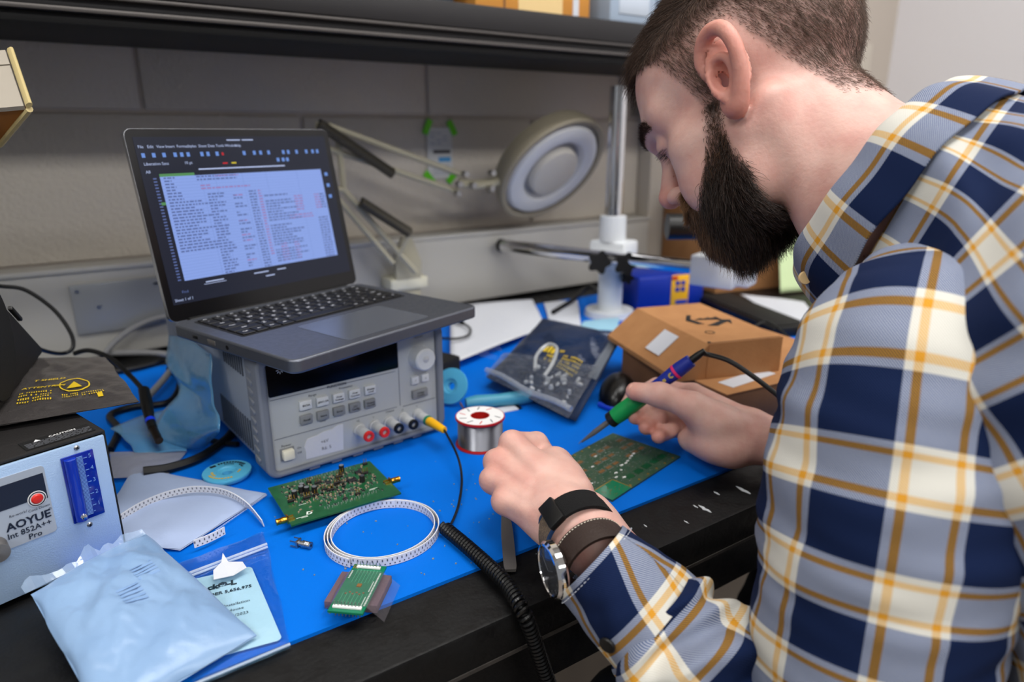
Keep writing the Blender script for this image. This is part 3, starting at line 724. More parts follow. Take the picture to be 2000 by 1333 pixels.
cz = cx.cross(cy).normalized(); mcard = Matrix((cx.to_4d(), (-cy).to_4d(), (-cz if cz.z < 0 else cz).to_4d(), (0, 0, 0, 1))).transposed(); mcard = Matrix.Translation(cq[0]) @ Matrix([[*r[:3], 0] for r in mcard][:3] + [[0, 0, 0, 1]])
cd.prism([(x, -y) for x, y in rrect(0, 0, cw, cyl_, 0.004)], 0.0, 0.0004, mcard); card = cd.build('card', card_m, o, smooth=0)
crot = mcard.to_euler()
def ctext(s, fx, fy, size, bold=0.0, m=black_print):
    text(s, size, m, card, mcard @ Vector((cw * fx, -cyl_ * fy, 0.0008)), crot, 'LEFT', bold=bold)
ctext('ck\u00ae-L', 0.50, 0.18, 0.0085, 0.05); ctext('DER 5,656,975', 0.50, 0.28, 0.0050, 0.03)
ctext('Installation', 0.60, 0.46, 0.0042); ctext('House', 0.62, 0.53, 0.0042); ctext('5/2023', 0.64, 0.60, 0.0042); ctext('RI', 0.66, 0.83, 0.0085, 0.03)
scrap = MB(); c0 = Vector((0.0697, 0.5094, 0.0080)) - cen
scrap.add([c0 + Vector(p) for p in ((-0.012, -0.004, 0), (-0.010, 0.007, 0.001), (-0.003, 0.010, 0.004), (0.0, 0.018, 0.007), (0.002, 0.009, 0.003), (0.012, 0.006, 0.001), (0.013, -0.003, 0.0005), (0.002, -0.007, 0.0))], [tuple(range(8))])
solidify(scrap.build('paper_scrap', paper_white, o, smooth=0), 0.0005)

# blue film bags hanging beside the supply
def sheet(name, label, m, pts, nu=20, nv=16, seed=1.0, amp=0.003, cat='bag', th=0.0004, parent=None):
    """curved sheet through a grid of world control points (rows)"""
    rows_ = [catmull(r_, 6) for r_ in pts]; cols = list(zip(*rows_))
    full = [catmull(c_, 6) for c_ in cols]         # full[i][j]
    cen = Vector(pts[-1][0]); nu_ = len(full); nv_ = len(full[0]); mb = MB(); vs = []
    for j in range(nv_):
        for i in range(nu_):
            e = amp * wob(i * 0.35, j * 0.35, seed); vs.append(full[i][j] - cen + Vector((e, e * 0.5, e * 0.6)))
    fs = [(j * nu_ + i, j * nu_ + i + 1, (j + 1) * nu_ + i + 1, (j + 1) * nu_ + i) for j in range(nv_ - 1) for i in range(nu_ - 1)]
    mb.add(vs, fs); o = mb.build(name, m, parent, cen, smooth=180); solidify(o, th)
    if label: tag(o, label, cat)
    return o
sheet('blue_bag', 'translucent blue bag hanging from under the laptop beside the power supply', blue_film,
      [[(0.0984, 0.9256, 0.0984), (0.1114, 0.8444, 0.1060), (0.1191, 0.7662, 0.1119)],
       [(0.0880, 0.9091, 0.0689), (0.1030, 0.8360, 0.0676), (0.1122, 0.7488, 0.0862)],
       [(0.0928, 0.8600, 0.0461), (0.1031, 0.7919, 0.0502), (0.1080, 0.7188, 0.0651)],
       [(0.0708, 0.8326, 0.0341), (0.0901, 0.7638, 0.0355), (0.1061, 0.6909, 0.0540)],
       [(0.0496, 0.8254, 0.0100), (0.0762, 0.7757, 0.0050), (0.0999, 0.7692, 0.0050)]], seed=4.0, amp=0.002)
sheet('blue_bag', 'flat translucent blue bag lying behind the rework station under a cable plug', blue_film,
      [[(0.0144, 0.8638, 0.0120), (0.0456, 0.8843, 0.0120), (0.0801, 0.8901, 0.0120)], [(0.0262, 0.8246, 0.0100), (0.0544, 0.8222, 0.0100), (0.0879, 0.8136, 0.0080)], [(0.0312, 0.7925, 0.0060), (0.0535, 0.7776, 0.0060), (0.0800, 0.7670, 0.0050)]], seed=6.0, amp=0.001)

# ------------------------------------------------------------------ shielding bag and black box on the station, beige lamp
esd_dark = pm('shielding_film', (90, 86, 85), 0.22, 0.35, bump=(30, 0.9, 0.003), noise=(9, 0.6, (62, 59, 60)))
quad = ((-0.0525, 0.8371, 0.1180), (0.0207, 0.7905, 0.1180), (0.0355, 0.6370, 0.1170), (-0.0694, 0.6422, 0.1170))
o, S, top, cen = bag('shielding_bag', 'dark grey static shielding bag with yellow print on top of the rework station', esd_dark, quad, 30, 30, 0.002, 0.0012, 9.0, freq=6)
def on(u, v, dz=0.0009): return top(u, v) + Vector((0, 0, dz))
def bag_print(o, on, u0, v0, u1, n, rows=1, m=yellow_print, h=0.02, gap=0.03, name='printed_text', ch=0.55):
    mb = MB()
    for r_ in range(rows):
        v = v0 + gap * r_; k = 0
        while k < n:
            ua = u0 + (u1 - u0) * k / n; ub = u0 + (u1 - u0) * (k + ch) / n
            mb.add([on(ua, v), on(ub, v), on(ub, v + h), on(ua, v + h)], [(0, 1, 2, 3)]); k += 1 if random.random() > 0.15 else 2
    return stuff(mb.build(name, m, o, smooth=0))
ud = on(0.6, 0.6) - on(0.2, 0.6); uang = math.atan2(ud.y, ud.x)
def bag_text(sx, u, v, size, bold=0.02): text(sx, size, yellow_print, o, on(u, v, 0.0022), (0, 0, uang), 'LEFT', bold=bold, name='printed_text')
bag_text('T SHIELD', 0.24, 0.50, 0.0062); bag_text('ATTENTION', 0.15, 0.59, 0.0060); bag_text('Static', 0.40, 0.61, 0.0045)
bag_print(o, on, 0.14, 0.655, 0.40, 14, 4, gap=0.04, h=0.020)
em = MB(); cu_, cv_ = 0.58, 0.60
for k in range(28):
    a, b2 = 2 * PI * k / 28, 2 * PI * (k + 1) / 28
    em.add([on(cu_ + 0.13 * math.cos(a), cv_ + 0.10 * math.sin(a)), on(cu_ + 0.13 * math.cos(b2), cv_ + 0.10 * math.sin(b2)), on(cu_ + 0.118 * math.cos(b2), cv_ + 0.088 * math.sin(b2)), on(cu_ + 0.118 * math.cos(a), cv_ + 0.088 * math.sin(a))], [(0, 1, 2, 3)])
em.add([on(cu_ - 0.07, cv_ + 0.05), on(cu_ + 0.06, cv_ + 0.05), on(cu_ + 0.0, cv_ - 0.05)], [(0, 1, 2)])
stuff(em.build('warning_emblem', yellow_print, o, smooth=0))
bag_print(o, on, 0.47, 0.72, 0.60, 8, 2, gap=0.04, h=0.02); bag_print(o, on, 0.62, 0.74, 0.80, 10, 2, gap=0.04, h=0.02)
q = MB(); q.add([on(0.735, 0.80), on(0.775, 0.80), on(0.775, 0.86), on(0.735, 0.86)], [(0, 1, 2, 3)]); q.build('yellow_square', yellow_print, o, smooth=0)

blk = pm('black_housing', (20, 18, 17), 0.55, bump=(700, 0.3, 0.001))
bt = thing('equipment_box', 'black slant backed equipment box standing on the grey shielding bag', 'box', (-0.0650, 0.6650, 0.1210), R(-10.5))
YZ = Matrix(((0, 0, 1, 0), (1, 0, 0, 0), (0, 1, 0, 0), (0, 0, 0, 1)))   # prism (y, z) plane, extruded along x
MB().prism([(-0.06, 0.0), (0.172, 0.0), (0.176, 0.004), (0.072, 0.077), (0.02, 0.115), (-0.06, 0.115)], -0.12, 0.0, YZ).build('housing', blk, bt)
MB().cyl((0.0, 0.03, 0.052), (0.0025, 0.03, 0.052), 0.050, n=48).build('drum_face', black_matte, bt)
MB().box((0.001, 0.106, 0.058), (0.004, 0.030, 0.004), 0.001, rot=(R(-35), 0, 0)).build('rib', black_plastic, bt)

beige = pm('beige_enamel', (164, 156, 144), 0.45, noise=(90, 0.15, (156, 148, 136)))
cream_rim = pm('cream_rim', (186, 168, 118), 0.5)
amber = pm('amber_inside', (150, 96, 44), 0.5)
lt = thing('task_lamp', 'cream coloured task lamp hood with a yellowed rim above the rework station', 'lamp', (-0.30, 0.66, -0.003))
hoff = Vector((0.30, -0.66, 0.003))
A_, B_, C_ = (Vector(p) + hoff for p in ((-0.0084, 0.7844, 0.4104), (-0.0024, 0.7251, 0.3623), (-0.0294, 0.7690, 0.3303)))
def hood(p, along, w):
    return p + along * w
al = Vector((-0.93, 0.30, -0.10)).normalized()
def plate(a, b, w, t_, m, nm, par):
    n_ = (b - a).cross(al).normalized() * t_
    mb = MB(); mb.add([a, b, b + al * w, a + al * w, a + n_, b + n_, b + al * w + n_, a + al * w + n_], [(0, 1, 2, 3), (7, 6, 5, 4), (0, 4, 5, 1), (1, 5, 6, 2), (2, 6, 7, 3), (3, 7, 4, 0)]); return mb.build(nm, m, par, smooth=0)
T0 = A_ + Vector((-0.02, 0.03, 0.006))
mid = A_.lerp(B_, 0.26)
plate(A_ + al * 0.004, mid + al * 0.004, 0.19, 0.004, beige, 'hood_top', lt)
plate(mid + al * 0.004 + Vector((0, 0, -0.0012)), B_ + al * 0.004, 0.19, 0.004, beige, 'hood_front', lt)
plate(B_ + Vector((0.001, 0.004, -0.003)) + al * 0.003, C_ + al * 0.003, 0.19, 0.004, amber, 'hood_underside', lt)
MB().tube([A_, mid, B_], 0.0032, 8, flat=0.7).build('rim', cream_rim, lt)
MB().tube([B_ + Vector((0, 0.002, -0.003)), C_], 0.0036, 8, flat=0.7).build('rim', cream_rim, lt)
MB().box(B_ + al * 0.04 + Vector((0.004, 0.008, -0.012)), (0.014, 0.008, 0.010), 0.002, rot=(0, 0, R(20))).build('switch', pm('switch_grey', (110, 122, 140), 0.4), lt)
hb = A_ + al * 0.1 + Vector((0, 0.05, -0.01))
MB().tube([hb, hb + Vector((-0.12, 0.10, -0.05)), Vector((-0.02, 0.02, 0.25)), Vector((0, 0, 0.02))], 0.008, 12).build('arm', beige, lt)
MB().cyl((0, 0, 0), (0, 0, 0.025), 0.07, 0.06, n=32).build('base', beige, lt)

# ------------------------------------------------------------------ small things on the mat
def ribbon(name, label, path, hgt=0.008, group=None, lean=0.0, holes=True):
    """paper component tape standing on edge; path of world points of its lower edge"""
    P = [Vector(p) for p in path]; cen = P[len(P) // 2].copy(); P = [p - cen for p in P]; n = len(P)
    mb = MB(); vs = []; cum = [0.0]; nrm = []
    for i in range(n):
        tg = (P[min(n - 1, i + 1)] - P[max(0, i - 1)]); tg.z = 0; tg.normalize(); nn = Vector((tg.y, -tg.x, 0)); nrm.append(nn)
        up = (Vector((0, 0, 1)) + nn * lean).normalized() * hgt; t_ = nn * 0.0004
        vs += [P[i] - t_, P[i] + t_, P[i] + up + t_, P[i] + up - t_]
        if i: cum.append(cum[-1] + (P[i] - P[i - 1]).length)
    fs = []
    for i in range(n - 1):
        for k in range(4): fs.append((i * 4 + k, i * 4 + (k + 1) % 4, (i + 1) * 4 + (k + 1) % 4, (i + 1) * 4 + k))
    fs += [(3, 2, 1, 0), ((n - 1) * 4, (n - 1) * 4 + 1, (n - 1) * 4 + 2, (n - 1) * 4 + 3)]
    mb.add(vs, fs); o = mb.build(name, tape_paper, None, cen, smooth=50); tag(o, label, 'tape', group)
    hb = MB(); s_ = 0.002; i = 0
    while s_ < cum[-1] - 0.001:
        while cum[i + 1] < s_: i += 1
        f = (s_ - cum[i]) / (cum[i + 1] - cum[i]); p = P[i].lerp(P[i + 1], f); tg = (P[i + 1] - P[i]).normalized(); nn = nrm[i].lerp(nrm[i + 1], f)
        up = (Vector((0, 0, 1)) + nn * lean).normalized()
        for sd in (-0.0007, 0.0007):
            q = p + nn * sd
            for (c_, w_, h_) in ((0.0020, 0.0006, 0.0006), (0.0056, 0.0005, 0.0011)):
                m_ = q + up * c_ * hgt / 0.008 + (tg * 0.002 if h_ > 0.001 else Vector())
                hb.add([m_ - tg * w_ - up * h_, m_ + tg * w_ - up * h_, m_ + tg * w_ + up * h_, m_ - tg * w_ + up * h_], [(0, 1, 2, 3)])
        s_ += 0.004
    stuff(hb.build('sprocket_holes', hole_grey, o, smooth=0)); return o
tape_paper = pm('tape_paper', (224, 224, 228), 0.55)
hole_grey = pm('tape_holes', (96, 98, 108), 0.7)
spiral = []
for k in range(150):
    a = R(52) + 2 * PI * 2.45 * k / 149; r = 0.0430 + 0.0060 * k / 149 + 0.0012 * math.sin(2.1 * a)
    spiral.append((0.197 + (r + 0.001) * math.cos(a), 0.503 - 0.0028 * k / 149 + r * math.sin(a) * 1.0, 0.0003 + 0.0005 * max(0, math.sin(a * 0.8))))
ribbon('component_tape', 'coiled white component tape with sprocket holes beside the breakout board', spiral, group='component tapes')
ribbon('component_tape', 'long arched strip of white component tape crossing the pale pouch', catmull([(0.1126, 0.5727, 0.0010), (0.1073, 0.6092, 0.0040), (0.0935, 0.6371, 0.0080), (0.0717, 0.6544, 0.0100), (0.0477, 0.6588, 0.0100), (0.0253, 0.6535, 0.0090), (0.0088, 0.6433, 0.0080), (0.0021, 0.6357, 0.0080)], 10), 0.0075, group='component tapes', lean=-0.2)
ribbon('component_tape', 'short end of white component tape under the pale pouch edge', catmull([(0.0801, 0.5749, 0.0035), (0.0730, 0.5707, 0.0042), (0.0636, 0.5669, 0.0046), (0.0536, 0.5647, 0.0050)], 8), 0.0075, group='component tapes')

# solder spool
spool_red = pm('spool_red', (176, 26, 22), 0.4)
solder = pm('solder_wire', (150, 152, 160), 0.3, 1.0)
sp_ = thing('solder_spool', 'red and white spool of silver solder wire between power supply and hand', 'spool', (0.3640, 0.6130, 0.0))
MB().lathe([(0.0105, 0.0), (0.0278, 0.0), (0.0282, 0.0012), (0.0278, 0.0024), (0.0105, 0.0024)], 48).build('flange', spool_red, sp_)
MB().lathe([(0.0105, 0.0325), (0.0278, 0.0325), (0.0282, 0.0338), (0.0278, 0.0352), (0.0105, 0.0352)], 48).build('flange', spool_red, sp_)
MB().lathe([(0.0105, 0.0), (0.0105, 0.0352), (0.0098, 0.0352), (0.0098, 0.0)], 32).build('core', spool_red, sp_)
prof = []
for k in range(34):
    zz = 0.0026 + k * 0.00088; prof += [(0.0252, zz), (0.0256, zz + 0.00044)]
MB().lathe(prof, 48).build('wire_winding', solder, sp_)
lb = MB().lathe([(0.0108, 0.03545), (0.0268, 0.03545), (0.0268, 0.0353)], 48).build('label', white_print, sp_)
for k in range(9):
    a = 0.5 + k * 0.62
    MB().box((0.0205 * math.cos(a), 0.0205 * math.sin(a), 0.0356), (0.0012, 0.008, 0.0002), rot=(0, 0, a + 1.2)).build('label_line', grey_print if k % 3 else red_plastic, lb)
tl = MB(); tl.lathe([(0.0, 0.001), (0.0100, 0.001)], 24); tl.build('core_floor', spool_red, sp_)

# desoldering braid bobbins
bob = pm('bobbin_blue', (84, 176, 214), 0.4)
def bobbin(label, loc, rot):
    t = thing('braid_bobbin', label, 'bobbin', loc, rot=rot, group='desoldering braid bobbins')
    MB().lathe([(0.0045, 0.0), (0.0170, 0.0), (0.0215, 0.0016), (0.0236, 0.0046), (0.0240, 0.0066), (0.0236, 0.0076), (0.0100, 0.0078), (0.0088, 0.0062), (0.0058, 0.0058), (0.0048, 0.0050), (0.0045, 0.0)], 48).build('disc', bob, t)
    return t
t = bobbin('light blue bobbin of desoldering braid lying by the power supply corner', (0.1060, 0.6900, 0.0), (0, 0, R(-12)))
def arc_print(par, m, r, a0, a1, n, h, z=0.0080, fill=0.7):
    """illegible small print set along an arc"""
    mb = MB()
    for k in range(n):
        a, b_ = R(a0 + (a1 - a0) * k / n), R(a0 + (a1 - a0) * (k + fill) / n)
        mb.add([(q * math.cos(w), q * math.sin(w), z) for q, w in ((r, a), (r, b_), (r + h, b_), (r + h, a))], [(0, 3, 2, 1)])
    return stuff(mb.build('printed_text', m, par, smooth=0))
arc_print(t, black_print, 0.0170, 118, 22, 11, 0.0034); arc_print(t, black_print, 0.0135, 100, 60, 6, 0.0018); arc_print(t, black_print, 0.0145, 40, 10, 3, 0.0020)
arc_print(t, yellow_print, 0.0165, 200, 290, 10, 0.0024); arc_print(t, yellow_print, 0.0130, 178, 222, 4, 0.0024); arc_print(t, yellow_print, 0.0120, -38, -8, 4, 0.0020)
MB().box((-0.0135, 0.0135, 0.00795), (0.006, 0.004, 0.0002), rot=(0, 0, R(25))).build('printed_block', black_print, t, smooth=0)
t = bobbin('blue braid bobbin tilted on edge behind the solder spool', (0.4000, 0.7420, 0.0215), (R(62), R(8), R(-62)))
MB().tube([(0.02, -0.016, 0.005), (0.026, -0.021, 0.004), (0.030, -0.030, 0.002)], 0.0016, 6, flat=0.5).build('braid_tail', pm('copper_braid', (200, 130, 90), 0.4, 0.7), t)

# loose connector
def sma(par, mt, nm='connector', L=0.0095):
    c = MB().lathe([(0.0012, 0.0), (0.0031, 0.0), (0.0031, 0.0015), (0.0027, 0.0018), (0.0031, 0.0024), (0.0027, 0.0030), (0.0031, 0.0036), (0.0027, 0.0042), (0.0031, 0.0048), (0.0031, L - 0.0015), (0.0036, L - 0.0015), (0.0036, L), (0.0, L)], 20, mt).build(nm, gold if par is not None and 'pcb' in par.name or True else steel, par); return c
lc = thing('coax_connector', 'loose silver coaxial edge connector lying on the mat beside the populated board', 'connector', (0.1296, 0.5259, 0.0000), R(38))
mt = Matrix.Translation((0, -0.001, 0.0034)) @ Matrix.Rotation(R(90), 4, 'X')
MB().lathe([(0.0012, 0.0115), (0.0031, 0.0115), (0.0031, 0.0100), (0.0026, 0.0097), (0.0031, 0.0090), (0.0026, 0.0083), (0.0031, 0.0076), (0.0026, 0.0069), (0.0031, 0.0062), (0.0031, 0.0030), (0.0024, 0.0030), (0.0024, 0.0)], 20, mt).build('barrel', steel, lc)
MB().box((0, 0.0, 0.0034), (0.0072, 0.0018, 0.0066), 0.0003).build('flange', steel, lc)
for sx in (-0.003, 0.003):
    for sz in (0.0012, 0.0058): MB().box((sx, 0.0035, sz), (0.0009, 0.0058, 0.0009)).build('prong', steel, lc)

# tweezers
tw = thing('tweezers', 'flat grey steel tweezers lying under the left hand', 'tweezers', (0.2613, 0.3955, 0.0000))
d_ = (Vector((0.3150, 0.4883, 0.0000)) - Vector((0.2613, 0.3955, 0.0000))); d_.z = 0
ux = d_.normalized(); uy = Vector((-ux.y, ux.x, 0)); Lt = 0.125
def blade(z0, z1, nm):
    prof = [(0.0, 0.0044), (0.004, 0.0052), (0.05, 0.0052), (0.062, 0.0046), (0.09, 0.0030), (Lt, 0.0007)]
    vs = []; fs = []
    for k, (s_, w) in enumerate(prof):
        zz = z0 + (z1 - z0) * min(1, s_ / 0.06) * (1 - 0.85 * max(0, (s_ - 0.06) / (Lt - 0.06)))
        for sy, dz in ((-w, 0), (w, 0), (w, 0.0011), (-w, 0.0011)): vs.append(ux * s_ + uy * sy + Vector((0, 0, zz + dz)))
    for k in range(len(prof) - 1):
        for q in range(4): fs.append((k * 4 + q, k * 4 + (q + 1) % 4, (k + 1) * 4 + (q + 1) % 4, (k + 1) * 4 + q))
    fs += [(3, 2, 1, 0), tuple((len(prof) - 1) * 4 + q for q in range(4))]
    mb = MB(); mb.add(vs, fs); return mb.build(nm, dark_steel, tw, smooth=20)
blade(0.0002, 0.0002, 'blade'); blade(0.0016, 0.0062, 'blade')

# ------------------------------------------------------------------ boards
pcb_green = pm('pcb_green', (14, 74, 40), 0.35, noise=(160, 0.7, (24, 92, 52)), coat=0.3)
pcb_bright = pm('pcb_bright', (14, 112, 78), 0.3, noise=(60, 0.4, (20, 126, 90)), coat=0.3)
pcb_dull = pm('pcb_dull', (38, 78, 58), 0.45, noise=(260, 0.8, (78, 92, 72)))
fr4 = pm('board_edge', (150, 140, 84), 0.6)
tin = pm('solder_tin', (196, 200, 200), 0.28, 0.9)
silk = pm('silkscreen', (214, 222, 216), 0.6)
pad_gold = pm('pad_gold', (206, 170, 96), 0.35, 0.8)
ic_black = pm('ic_black', (24, 24, 26), 0.5)
cer = pm('ceramic_part', (150, 132, 108), 0.5)
copper = pm('copper_mask', (128, 92, 52), 0.5)

# populated board, lifted on a connector underneath
bd = thing('circuit_board', 'green populated circuit board with gold coax connectors at both ends', 'circuit board', (0.1290, 0.5425, 0.0), R(-0.5))
BW, BDp, BZ = 0.104, 0.079, 0.0105
pcb = MB().box((BW / 2, BDp / 2, BZ + 0.0008), (BW, BDp, 0.0016)).build('board', pcb_green, bd, smooth=0)
MB().box((0.045, 0.030, 0.0053), (0.052, 0.008, 0.0104)).build('header_below', black_plastic, bd); MB().box((0.060, 0.066, 0.0053), (0.05, 0.008, 0.0104)).build('header_below', black_plastic, bd)
zt_ = BZ + 0.0017
for (cx_, cy_, sgn, rz) in ((0.0, 0.012, -1, 0), (BW, 0.026, 1, 0)):
    MB().lathe([(0.0012, 0.0098), (0.0030, 0.0098), (0.0030, 0.0086), (0.0026, 0.0082), (0.0030, 0.0076), (0.0026, 0.0070), (0.0030, 0.0064), (0.0026, 0.0058), (0.0030, 0.0052), (0.0030, 0.002), (0.0026, 0.002), (0.0026, 0.0)], 20, Matrix.Translation((cx_, cy_, zt_)) @ Matrix.Rotation(R(90 * sgn), 4, 'Y')).build('coax_connector', gold, bd)
    MB().box((cx_, cy_, zt_), (0.0018, 0.0066, 0.0066), 0.0003).build('connector_flange', gold, bd)
    for sy in (-0.0027, 0.0027): MB().box((cx_ - sgn * 0.003, cy_ + sy, zt_ + 0.0006), (0.006, 0.0012, 0.0012)).build('connector_prong', gold, bd)
# components placed in clusters, each its own part
def chip(x, y, w, d, h, pins=8):
    c = MB().box((x, y, zt_ + h / 2 + 0.0002), (w, d, h), 0.0002, seg=1).build('chip', ic_black, bd)
    pn = MB()
    for k in range(pins // 2):
        for s_ in (-1, 1): pn.box((x + (k - (pins / 2 - 1) / 2) * w / (pins / 2), y + s_ * (d / 2 + 0.0006), zt_ + 0.0004), (0.0005, 0.0014, 0.0006))
    stuff(pn.build('chip_legs', tin, c, smooth=0))
chip(0.073, 0.047, 0.0085, 0.0055, 0.0018, 12); chip(0.052, 0.056, 0.005, 0.004, 0.0015); chip(0.084, 0.060, 0.006, 0.005, 0.0015); chip(0.055, 0.017, 0.004, 0.003, 0.0013); chip(0.03, 0.06, 0.005, 0.004, 0.0014)
for (x, y) in ((0.0245, 0.052), (0.0285, 0.0475), (0.0265, 0.0565), (0.0810, 0.0405), (0.0715, 0.0725), (0.0165, 0.0465), (0.0350, 0.0445)):
    c = MB().cyl((x, y, zt_), (x, y, zt_ + 0.0068), 0.0026, n=18).build('capacitor', ic_black, bd); MB().cyl((x, y, zt_ + 0.0068), (x, y, zt_ + 0.0071), 0.0022, n=18).build('capacitor_top', tin if x < 0.08 else steel, c)
for (x, y, n_) in ((0.044, 0.044, 2), (0.049, 0.040, 3), (0.0435, 0.061, 3), (0.059, 0.050, 3), (0.0645, 0.061, 3), (0.069, 0.066, 2), (0.089, 0.054, 3), (0.0965, 0.073, 2), (0.012, 0.040, 3), (0.0345, 0.0385, 2), (0.0255, 0.038, 3), (0.068, 0.0185, 2), (0.036, 0.066, 2)):
    hd = MB().box((x, y, zt_ + 0.0012), (0.0024 * n_, 0.0024, 0.0024), 0.0002, seg=1).build('pin_header', ic_black, bd)
    pn = MB()
    for k in range(n_): pn.box((x + (k - (n_ - 1) / 2) * 0.0024, y, zt_ + 0.0040), (0.0006, 0.0006, 0.0052))
    stuff(pn.build('pins', gold, hd, smooth=0))
pt = MB(); pc = MB(); pw = MB()
for k in range(480):
    x = rng.normal(0.05, 0.026); y = rng.normal(0.047, 0.014)
    if not (0.006 < x < BW - 0.006 and 0.012 < y < BDp - 0.004): continue
    x = round(x / 0.0013) * 0.0013; y = round(y / 0.0016) * 0.0016; w, d = ((0.0013, 0.0023) if k % 3 else (0.0023, 0.0013))
    pt.box((x - w * 0.33, y - d * 0.33, zt_ + 0.0003), (w * 0.6, d * 0.6, 0.0006)); pt.box((x + w * 0.33, y + d * 0.33, zt_ + 0.0003), (w * 0.6, d * 0.6, 0.0006))
    (pc if k % 2 else pw).box((x, y, zt_ + 0.0005), (w * 0.8, d * 0.8, 0.0009))
for k in range(22): pt.box((0.026 + k * 0.0026, 0.0755 - (k % 2) * 0.0018, zt_ + 0.0005), (0.0009, 0.0009, 0.0014))
for k in range(24): pt.box((0.034 + k * 0.0022, 0.0125 - (k % 2) * 0.0018 + 0.0004 * k * 0.4, zt_ + 0.0005), (0.0009, 0.0009, 0.0016))
for k in range(16): pt.box((0.036 + k * 0.0022, 0.0275 - (k % 2) * 0.0016 + 0.0002 * k, zt_ + 0.0003), (0.0009, 0.0011, 0.0006))
stuff(pt.build('solder_pads', tin, bd, smooth=0)); stuff(pc.build('small_components', cer, bd, smooth=0)); stuff(pw.build('small_components', ic_black, bd, smooth=0))
sk = MB()
for (x, y, w, d) in ((0.012, 0.0085, 0.010, 0.0006), (0.014, 0.0070, 0.006, 0.0006), (0.085, 0.022, 0.008, 0.0005), (0.083, 0.0205, 0.006, 0.0005), (0.02, 0.03, 0.009, 0.0004), (0.062, 0.034, 0.012, 0.0004)): sk.box((x, y, zt_ - 0.00005), (w, d, 0.0002))
stuff(sk.build('silkscreen', silk, bd, smooth=0))
text('D', 0.0070, silk, bd, (0.0195, 0.0115, zt_ + 0.0001), (0, 0, R(-20)), bold=0.05)

# bare board under the iron
bb_a = R(13.4)
bb = thing('circuit_board', 'bare dull green circuit board with white blobs under the soldering iron', 'circuit board', (0.3825, 0.5190, 0.0), bb_a)
b2 = MB().box((0.064, -0.0445, 0.0014), (0.128, 0.089, 0.0016)).build('board', pcb_dull, bb, smooth=0)
b2.location = (0.0, 0.0, 0.0)
MB().box((0.064, -0.0445, 0.0005), (0.1272, 0.0882, 0.0010)).build('board_core', fr4, bb, smooth=0)
z2 = 0.0023
MB().box((0.0165, -0.0775, z2), (0.033, 0.023, 0.0004)).build('copper_area', pcb_bright, bb, smooth=0)
MB().box((0.0335, -0.0775, z2 + 0.0001), (0.0012, 0.023, 0.0005)).build('gold_border', pad_gold, bb, smooth=0); MB().box((0.0165, -0.0656, z2 + 0.0001), (0.033, 0.0012, 0.0005)).build('gold_border', pad_gold, bb, smooth=0)
pt = MB(); pd = MB(); pk = MB(); pg = MB()
for k in range(9):
    for j in range(3):
        x = 0.016 + k * 0.0125; y = -0.018 - j * 0.0145
        if (k + j) % 4 == 3: continue
        pk.box((x, y, z2), (0.0085, 0.0042, 0.0003))
        for q in range(6): pt.box((x - 0.0037 + q * 0.0015, y + 0.0032, z2), (0.0007, 0.0011, 0.0003)); pt.box((x - 0.0037 + q * 0.0015, y - 0.0032, z2), (0.0007, 0.0011, 0.0003))
for k in range(240):
    x = rng.uniform(0.004, 0.124); y = rng.uniform(-0.085, -0.004)
    if x < 0.035 and y < -0.064: continue
    pt.box((x, y, z2), (rng.uniform(0.0006, 0.0022), 0.0005 + 0.0006 * (k % 2), 0.0003))
for k in range(6):
    x = 0.028 + k * 0.0165; pg.cyl((x + 0.008, -0.0855, z2 - 0.0003), (x + 0.008, -0.0855, z2 + 0.0004), 0.0014, n=12); pg.cyl((0.012 + k * 0.013, -0.0035, z2 - 0.0003), (0.012 + k * 0.013, -0.0035, z2 + 0.0004), 0.0012, n=12)
for k in range(26): pd.cyl((rng.uniform(0.003, 0.031), rng.uniform(-0.087, -0.068), z2), (0, 0, 0), 0.0, n=3) if False else pd.box((rng.uniform(0.003, 0.031), rng.uniform(-0.087, -0.068), z2 + 0.0002), (0.0008, 0.0008, 0.0003))
stuff(pt.build('solder_pads', tin, bb, smooth=0)); stuff(pk.build('bare_footprints', copper, bb, smooth=0)); stuff(pg.build('mounting_pads', pad_gold, bb, smooth=0)); stuff(pd.build('vias', copper, bb, smooth=0))
for k in range(5): MB().box((0.052 + k * 0.0155, -0.0745, z2), (0.0105, 0.0075, 0.0003)).build('dark_footprint', pcb_green, bb, smooth=0)
wb_ = MB()
for (x, y, r) in ((0.048, -0.060, 0.0022), (0.057, -0.0605, 0.0016), (0.066, -0.0545, 0.0022), (0.073, -0.055, 0.0018), (0.079, -0.0535, 0.0020), (0.086, -0.052, 0.0015), (0.092, -0.050, 0.0019), (0.098, -0.0485, 0.0020), (0.040, -0.0655, 0.0018), (0.046, -0.0715, 0.0022), (0.012, -0.055, 0.0018), (0.042, -0.034, 0.0018), (0.064, -0.022, 0.0018)):
    poly = [(x + r * (1 + 0.5 * math.sin(2.7 * q + x * 200)) * math.cos(q * PI / 4), y + 0.6 * r * (1 + 0.4 * math.cos(1.9 * q)) * math.sin(q * PI / 4)) for q in range(8)]; wb_.prism(poly, z2 - 0.0002, z2 + 0.0006)
stuff(wb_.build('white_residue', white_print, bb, smooth=0))

